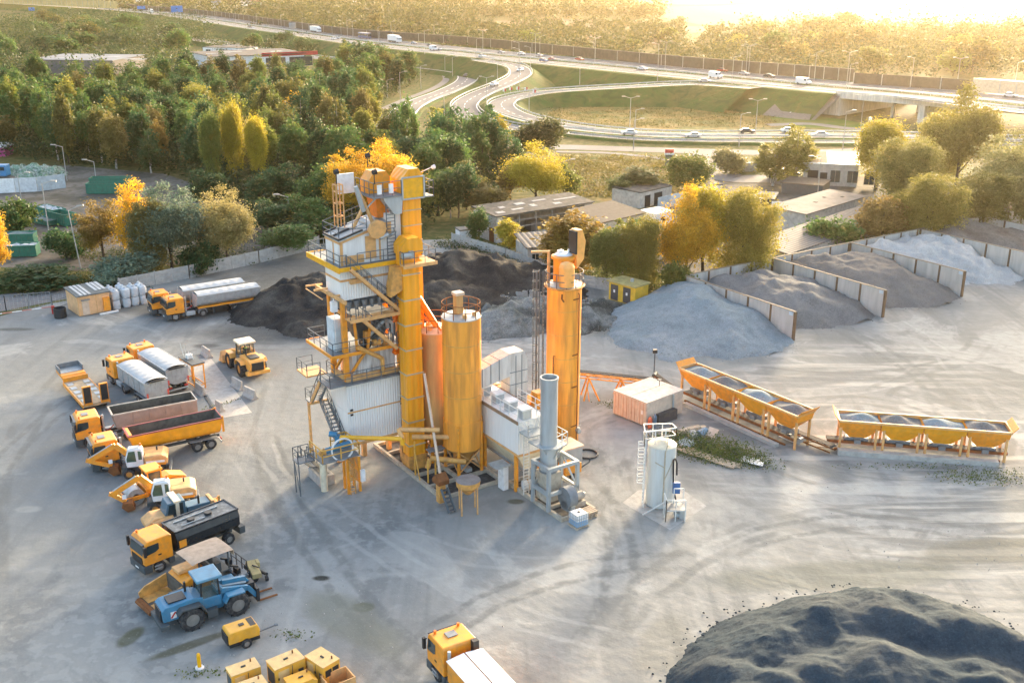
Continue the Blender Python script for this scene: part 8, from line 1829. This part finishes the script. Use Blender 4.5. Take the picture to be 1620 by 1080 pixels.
for a in [
    ('round', 452, 330, 262, 62, DG, 'dark green tree in front of the forked yellow tree', 0.2),
    ('round2', 512, 338, 252, 70, MG_, 'green tree left of the golden pair behind the tower', 0.3),
    ('tall3', 412, 338, 276, 44, DG, 'dark slender tree below the right tall poplar', 0.2),
    ('round', 482, 372, 308, 60, MG_, 'green tree between plank fence and mixing tower', 0.3),
    ('tall', 545, 330, 262, 44, DG, 'dark slender tree under the golden tree tops', 0.2),
    ('round', 330, 332, 270, 60, DG, 'dark tree between the poplars and the yard trees', 0.2),
    ('round2', 692, 342, 262, 72, MG_, 'green tree right beside the elevator head', 0.3),
    ('tall3', 655, 325, 246, 50, OL, 'olive slender tree behind the elevator head', 0.5),
    ('round', 738, 332, 258, 60, (.085, .085, .026), 'brown green tree left of the old yard lamp', 0.5),
    ('round2', 620, 320, 235, 70, DG, 'dark tree filling the gap behind the golden pair', 0.2),
    ('big', 560, 352, 240, 80, GO, 'golden tree directly left behind the mixing tower head', .9), ('big', 612, 352, 226, 95, GO, 'tallest golden tree rising directly behind the mixing tower', .9), ('round', 665, 350, 280, 60, OL, 'olive tree right behind the amber elevator head', .7),
    ('bigt', 341, 305, 164, 31, OL, 'left of the three tall olive yellow poplars in the forest edge', .8), ('bigt', 376, 300, 148, 33, YL, 'middle of the three tall olive yellow poplars', .6), ('bigt', 412, 300, 172, 32, YL, 'right of the three tall olive yellow poplars', .6),
    ('tall', 470, 222, 150, 46, GO, 'bright yellow forked tree above the forest behind the tower', .9), ('tall', 505, 222, 165, 30, OL, 'olive tree just right of the bright yellow forked tree', .5), ('tall2', 425, 260, 165, 34, OL, 'pale olive birch beside the three poplars', .5), ('birch', 228, 255, 185, 44, (.22, .19, .07), 'pale straw coloured tree in the middle of the forest edge', .4), ('round', 183, 250, 198, 42, BR, 'dark rust brown tree left of the pale straw one', .6), ('tall', 255, 262, 192, 26, BR, 'narrow rusty orange tree beside the pale straw one', .9),
    ('sparse', 165, 412, 315, 80, BR, 'thin orange brown tree at the left end of the yard trees', .9), ('sparse', 220, 420, 282, 60, GO, 'thin golden tree among the yard trees', .8), ('big', 272, 425, 296, 105, GW, 'biggest grey green tree of the yard group beside the lane', .45), ('bigw', 240, 430, 310, 60, (.13, .12, .04), 'brownish tree between the thin golden and the grey green one', .8), ('big', 362, 418, 300, 82, (.20, .17, .07), 'yellow and grey tree with pale trunk at the right of the yard group', .7), ('bush', 210, 440, 398, 95, GW, 'silvery bush in front of the yard trees', 0), ('bush', 318, 432, 385, 60, DG, 'dark green bush under the big grey green tree', .1),
    ('round', 455, 402, 356, 80, MG_, 'rounded green bush tree near the end of the plank fence', .1), ('round', 505, 380, 330, 55, MG_, 'green tree against the left of the mixing tower', .2), ('round', 435, 372, 318, 70, DG, 'dark tree behind the plank fence', .2), ('bush', 105, 408, 362, 62, DG, 'dark bush between the skips and the lane', .2), ('bush', 25, 372, 318, 70, MG_, 'green bush below the white sheet fence', .4), ('sparse', -8, 440, 330, 60, GO, 'bright golden branches at the left edge by the skips', .9), ('bush', 60, 452, 425, 110, DG, 'low dark hedge along the lane', .2), ('bush', 180, 452, 420, 60, GW, 'low grey hedge by the lane end', .2),
    ('big', 846, 322, 229, 92, YL, 'big bright yellow tree behind the derelict shed', .6), ('tall', 808, 320, 262, 40, BR, 'rusty brown tree left of the big bright yellow one', .8), ('round', 895, 318, 262, 46, OL, 'olive tree right of the big bright yellow one', .6), ('round', 702, 300, 208, 92, LG_, 'big green tree in front of the slip road', .2), ('tall', 786, 270, 186, 48, YL, 'yellow tree between two dark ones by the ramps', .4), ('round', 748, 272, 184, 76, MG_, 'rounded dark green tree below the S bend', .2), ('round2', 850, 255, 178, 78, (.06, .07, .025), 'dark olive tree covering the start of the loop', .3), ('round', 770, 345, 290, 70, (.09, .075, .025), 'bare brown tree left of the derelict shed', .6), ('round2', 725, 345, 250, 60, DG, 'dark green tree left of the brown one', .2), ('round', 640, 290, 210, 90, DG, 'dark tree behind the golden ones by the tower', .2),
    ('tall', 758, 388, 330, 34, MG_, 'small green tree at the left wall of the derelict shed', .3), ('tall3', 806, 400, 345, 44, YL, 'small yellow green tree by the shed corner', .4), ('tall2', 905, 440, 328, 100, (.17, .11, .02), 'orange topped olive tree right of the tall silo head', .8), ('bigt', 958, 455, 352, 50, (.115, .13, .03), 'green willowy tree right behind the tall silo', .3), ('bigw', 1012, 456, 336, 70, (.15, .135, .028), 'drooping green birch left of the transformer kiosk', .7), ('birch', 985, 452, 348, 56, OL, 'drooping olive birch between the willowy tree and the drooping green birch', .4),
    ('big', 1085, 452, 300, 92, GO, 'bright yellow orange tree behind the transformer kiosk', .7), ('bigt', 1112, 442, 278, 74, YL, 'tallest yellow tree right of the transformer kiosk', .6), ('bigw', 1178, 446, 290, 96, (.19, .16, .03), 'drooping olive yellow birch beside the first bay', .6), ('bush', 1075, 470, 415, 60, OL, 'bush at the foot of the yellow trees', .5),
    ('round2', 1088, 310, 240, 72, OL, 'olive tree left of the access road', .4), ('tall', 1010, 312, 266, 66, (.07, .085, .025), 'dark small tree behind the shed gable', .3), ('round', 985, 318, 280, 50, (.07, .085, .025), 'dark bush tree left of the small dark one', .3), ('bush', 1150, 274, 236, 50, (.14, .13, .06), 'greyish bush in the access road bend', .3),
    ('birch', 1222, 294, 212, 62, (.15, .14, .035), 'left of the two birches before the workshop', .5), ('birch', 1260, 288, 196, 52, (.16, .15, .035), 'right and taller of the two birches before the workshop', .5),
    ('bush', 1310, 398, 342, 88, LG_, 'wide green bush behind the second bay wall', .1), ('round', 1388, 392, 312, 78, (.15, .10, .03), 'reddish round bush tree behind the third bay', .7), ('bigt', 1385, 300, 178, 74, YL, 'bright yellow green poplar at the right of the workshop', .3), ('bigw', 1432, 338, 212, 108, (.16, .145, .04), 'big willow leaning right beside the bright poplar', .4), ('bigw', 1470, 390, 270, 96, (.17, .15, .035), 'willow in front of the big one behind the limestone bay', .4), ('big', 1512, 300, 140, 100, (.17, .15, .035), 'tallest tree against the bridge at the right', .4), ('bigw', 1480, 285, 170, 80, (.18, .16, .04), 'willow under the bridge deck', .4), ('bigw', 1545, 372, 268, 90, (.15, .14, .04), 'dense willow behind the dark brown heap', .3), ('big', 1590, 350, 212, 110, (.15, .145, .06), 'silvery willow at the right edge', .3), ('round', 1630, 375, 270, 70, (.14, .13, .05), 'olive tree cut by the right edge', .3), ('bigw', 1420, 385, 300, 60, (.16, .14, .03), 'olive bush tree between bush and willows', .5)]:
    T(a[0], a[1], a[2], a[3], a[4], a[5], a[6], a[7])
def inside(p, poly):
    x, y = p; c = False; j = len(poly) - 1
    for i in range(len(poly)):
        a, b = poly[i], poly[j]
        if (a[1] > y) != (b[1] > y) and x < (b[0] - a[0]) * (y - a[1]) / (b[1] - a[1]) + a[0]: c = not c
        j = i
    return c
def scatter(polys, n, spacing, seed, tries=60000, ex=()):
    r_ = random.Random(seed); pg = [[P(*q) for q in pl] for pl in polys]; out = []
    W2 = [[(v.x, v.y) for v in q] for q in pg]; xs = [v[0] for q in W2 for v in q]; ys = [v[1] for q in W2 for v in q]
    for _ in range(tries):
        y = math.exp(r_.uniform(math.log(min(ys)), math.log(max(ys)))); x = r_.uniform(min(xs), max(xs)) * (y / max(ys)) ** .3
        if not any(inside((x, y), q) for q in W2): continue
        s = spacing(y)
        if all((x - a) ** 2 + (y - b) ** 2 > s * s for a, b in out): out.append((x, y))
        if len(out) >= n: break
    return out
forestL = [[(-30, 140), (50, 160), (190, 158), (310, 150), (480, 148), (540, 124), (570, 116), (630, 118), (660, 130), (630, 148), (596, 168), (582, 195), (598, 258), (690, 272), (800, 272), (830, 276), (760, 305), (690, 325), (640, 318), (560, 305), (430, 290), (390, 282), (330, 282), (280, 280), (150, 264), (60, 255), (-40, 245)]]
fcol = [(DG, .2), (DG, .35), (MG_, .35), (MG_, .5), (OL, .5), ((.075, .075, .02), .6), (OL, .8), ((.16, .155, .03), .6), ((.12, .10, .03), .5)]
fname = {0: 'dark green', 1: 'dark green', 2: 'mid green', 3: 'mid green', 4: 'olive', 5: 'brownish green', 6: 'yellowing olive', 7: 'yellow', 8: 'rust brown'}
fk = {'round': 'rounded', 'round2': 'broad', 'tall': 'slender', 'tall2': 'pale stemmed slender', 'tall3': 'pointed', 'birch': 'drooping'}
def where(x, y):
    px, py = pix((x, y, 0))
    a = 'back edge ' if py < 145 else 'back half ' if py < 180 else 'front half ' if py < 230 else 'front edge '
    b = 'behind the scrap yard' if px < 110 else 'below the grey warehouse' if px < 230 else 'below the white showroom' if px < 330 else 'around the three poplars' if px < 430 else 'behind the forked tree' if px < 530 else 'beside the footpath' if px < 640 and py < 200 else 'behind the mixing tower' if px < 700 else 'under the slip road bend'
    return a + b
pts = scatter(forestL, 186, lambda y: 5.6 + max(0, y - 215) * .030, 5)
r_ = random.Random(3)
for x, y in pts:
    k = r_.choice(['round', 'round2', 'tall', 'tall', 'tall', 'tall2', 'tall2', 'tall3', 'tall3', 'birch', 'birch']); i = r_.randrange(9) if r_.random() < .72 else r_.randrange(4)
    h = r_.uniform(10, 17.5); c, au = fcol[i]
    tree(k, (x, y, 0), h, min(h, 12.5) * r_.uniform(.6, .8) * (1.1 if 'round' in k else .68) * (1 + max(0, y - 260) / 420), c, ('tall ' if h > 12 else 'low ' if h < 10.5 else '') + fk[k] + ' ' + fname[i] + ' tree, forest ' + where(x, y), 'trees of the forest left of the ramps', au)
# woodland floor: continuous scrub under the forest
us = []
floorL = forestL + [[(300, 284), (430, 286), (560, 300), (690, 322), (700, 350), (560, 392), (500, 388), (430, 398), (400, 340), (320, 320)]]
for x, y in scatter(floorL, 1000, lambda y: 2.6 + max(0, y - 215) * .014, 8, 30000):
    n = 90; g_ = nr.randn(n, 3) * (1.6, 1.6, 1.0) * (1 + max(0, y - 260) / 400) + (x, y, 1.6 + nr.rand() * 2); us.append(g_[g_[:, 2] > .1])
o = link('undergrowth', leaves_mesh('undergrowth', np.concatenate(us), .36, leafm, .5, 21)); o['kind'] = 'stuff'; o.color = (.04, .062, .02, .3)
# scrub at the feet of the yard trees and sheds
us = []
for px, py, n, sx, hh in [(x, 452 - (x - 20) * .02 + 8 * math.sin(x), 70, 2.2, 1.0) for x in range(-20, 200, 12)] + [(x, 408 + 8 * math.sin(x * 3), 60, 2.0, .9) for x in range(140, 420, 14)] + [(x, 392 + (x - 720) * .22, 60, 1.6, .9) for x in range(700, 960, 12)] + [(x, 458 + 8 * math.sin(x), 50, 1.6, .9) for x in range(1030, 1090, 10)] + [(x, 300 + 16 * math.sin(x * 2), 40, 2.5, .8) for x in range(890, 1060, 16)] + [(x, 425 - (x - 1090) * .22, 60, 1.8, 1.2) for x in range(1150, 1440, 16)]:
    q = P(px, py); g_ = nr.randn(n * 4, 3) * (sx * .7, sx * .7, hh * .4) + (q.x, q.y, hh * .35); us.append(g_[g_[:, 2] > .05])
o = link('hedgerow_scrub', leaves_mesh('scrub', np.concatenate(us), .15, leafm, .5, 22)); o['kind'] = 'stuff'; o.color = (.06, .085, .025, .4)
# trees beyond the forest and beyond the motorway
bandA = [[(-40, 60), (60, 66), (70, 40), (150, 42), (250, 62), (320, 72), (340, 82), (300, 96), (180, 88), (120, 92), (40, 110), (-40, 118)], [(300, 84), (320, 70), (420, 70), (480, 78), (490, 94), (460, 84), (400, 84)]]
pts = scatter(bandA, 30, lambda y: 13 + (y - 500) * .012, 15)
for x, y in pts:
    h = r_.uniform(10, 16); i = r_.choice([0, 2, 2, 3, 5, 6]); c, au = fcol[i]
    tree(r_.choice(['far', 'far2', 'far3']), (x, y, 0), h, h * r_.uniform(.9, 1.5), c, fname[i] + ' tree beyond the warehouse and showroom', 'trees around the far warehouses', au)
bandB = [[(190, -4), (300, 16), (420, 34), (560, 46), (760, 66), (900, 82), (1080, 98), (1240, 110), (1400, 118), (1540, 124), (1660, 132), (1660, 66), (1500, 48), (1330, 46), (1230, 60), (1090, 62), (900, 58), (700, 46), (560, 26), (440, 14), (300, -4)]]
pts = scatter(bandB, 44, lambda y: 9 + (y - 380) * .022, 25)
for x, y in pts:
    h = r_.uniform(7, 13) * (1.25 if x > 120 else 1); i = r_.choice([2, 4, 4, 5, 6, 7, 8]); c, au = fcol[i]
    tree(r_.choice(['far', 'far', 'far2', 'far3']), (x, y, 0), h, h * r_.uniform(1.0, 1.5), c, fname[i] + ' tree in the heath beyond the noise wall', 'trees beyond the noise wall', au)
# far woods that read as one mass
us = []
def wood(px0, px1, py0, py1, n, hh):
    for _ in range(n):
        q = P(r_.uniform(px0, px1), r_.uniform(py0, py1)); m_ = 110; k = hh * r_.uniform(.55, 1.4)
        g_ = nr.randn(m_, 3) * (k * .34, k * .34, k * .27) + (q.x, q.y, k * .5); us.append(g_[g_[:, 2] > .2])
wood(420, 760, 6, 44, 300, 13); wood(180, 430, -6, 30, 110, 12); wood(760, 1060, 20, 30, 80, 14); wood(560, 1000, -10, 12, 150, 15); wood(1000, 1660, -18, -6, 130, 16); wood(1060, 1660, 52, 124, 420, 9); wood(700, 1080, 40, 94, 320, 8); wood(400, 700, 26, 56, 200, 9); wood(-60, 240, -6, 4, 60, 14);  wood(1180, 1660, 56, 100, 140, 14)
keep = us; us = []
wood(-60, 330, 34, 80, 420, 10); wood(-60, 300, 76, 126, 150, 7); wood(330, 500, 70, 100, 40, 6)
cc = np.concatenate(us); o = link('woodland', leaves_mesh('woodland', cc, .6, leafm, .5, 33)); o['kind'] = 'stuff'; o.color = (.036, .066, .024, .4)
cc = np.concatenate(keep)
o = link('far_woods', leaves_mesh('far_woods', cc, .6 + np.clip((cc[:, 1] - 500) / 900, 0, 1.2), leafm, .5, 31)); o['kind'] = 'stuff'; o.color = (.045, .060, .022, .5)
# bushes on the loop bank
us = []
for px in range(1090, 1190, 5): q = P(px, 162 + 3 * math.sin(px)); g_ = nr.randn(30, 3) * (1.6, 1.6, .6) + (q.x, q.y, .8); us.append(g_[g_[:, 2] > .05])
for _ in range(500): q = P(r_.uniform(870, 1230), r_.uniform(168, 202)); g_ = nr.randn(24, 3) * (1.6, 1.2, .12) + (q.x, q.y, .15); us.append(g_[g_[:, 2] > .02])
o = link('loop_reeds', leaves_mesh('loop_reeds', np.concatenate(us), .2, leafm, .5, 41)); o['kind'] = 'stuff'; o.color = (.13, .12, .035, .6)
us = []
for _ in range(800): q = P(r_.uniform(880, 1120), r_.uniform(246, 312)); g_ = nr.randn(26, 3) * (1.1, 1.1, .14) + (q.x, q.y, .15); us.append(g_[g_[:, 2] > .02])
o = link('meadow_grass', leaves_mesh('meadow_grass', np.concatenate(us), .2, leafm, .8, 42)); o['kind'] = 'stuff'; o.color = (.17, .14, .035, .8)
# ---------------------------------------------------------------- haze
mb = B().box(-2600, 2600, -160, 4500, -1.3, 46.5)
hz = link('haze', mesh_of('haze', mb)); hz['kind'] = 'stuff'
m = bpy.data.materials.new('haze_air'); m.use_nodes = True; N = m.node_tree.nodes
N.remove(N['Principled BSDF']); pv = N.new('ShaderNodeVolumePrincipled'); pv.inputs['Color'].default_value = (1, .82, .56, 1); pv.inputs['Density'].default_value = .000045; pv.inputs['Anisotropy'].default_value = .76
m.node_tree.links.new(pv.outputs[0], N['Material Output'].inputs['Volume']); hz.data.materials.append(m)
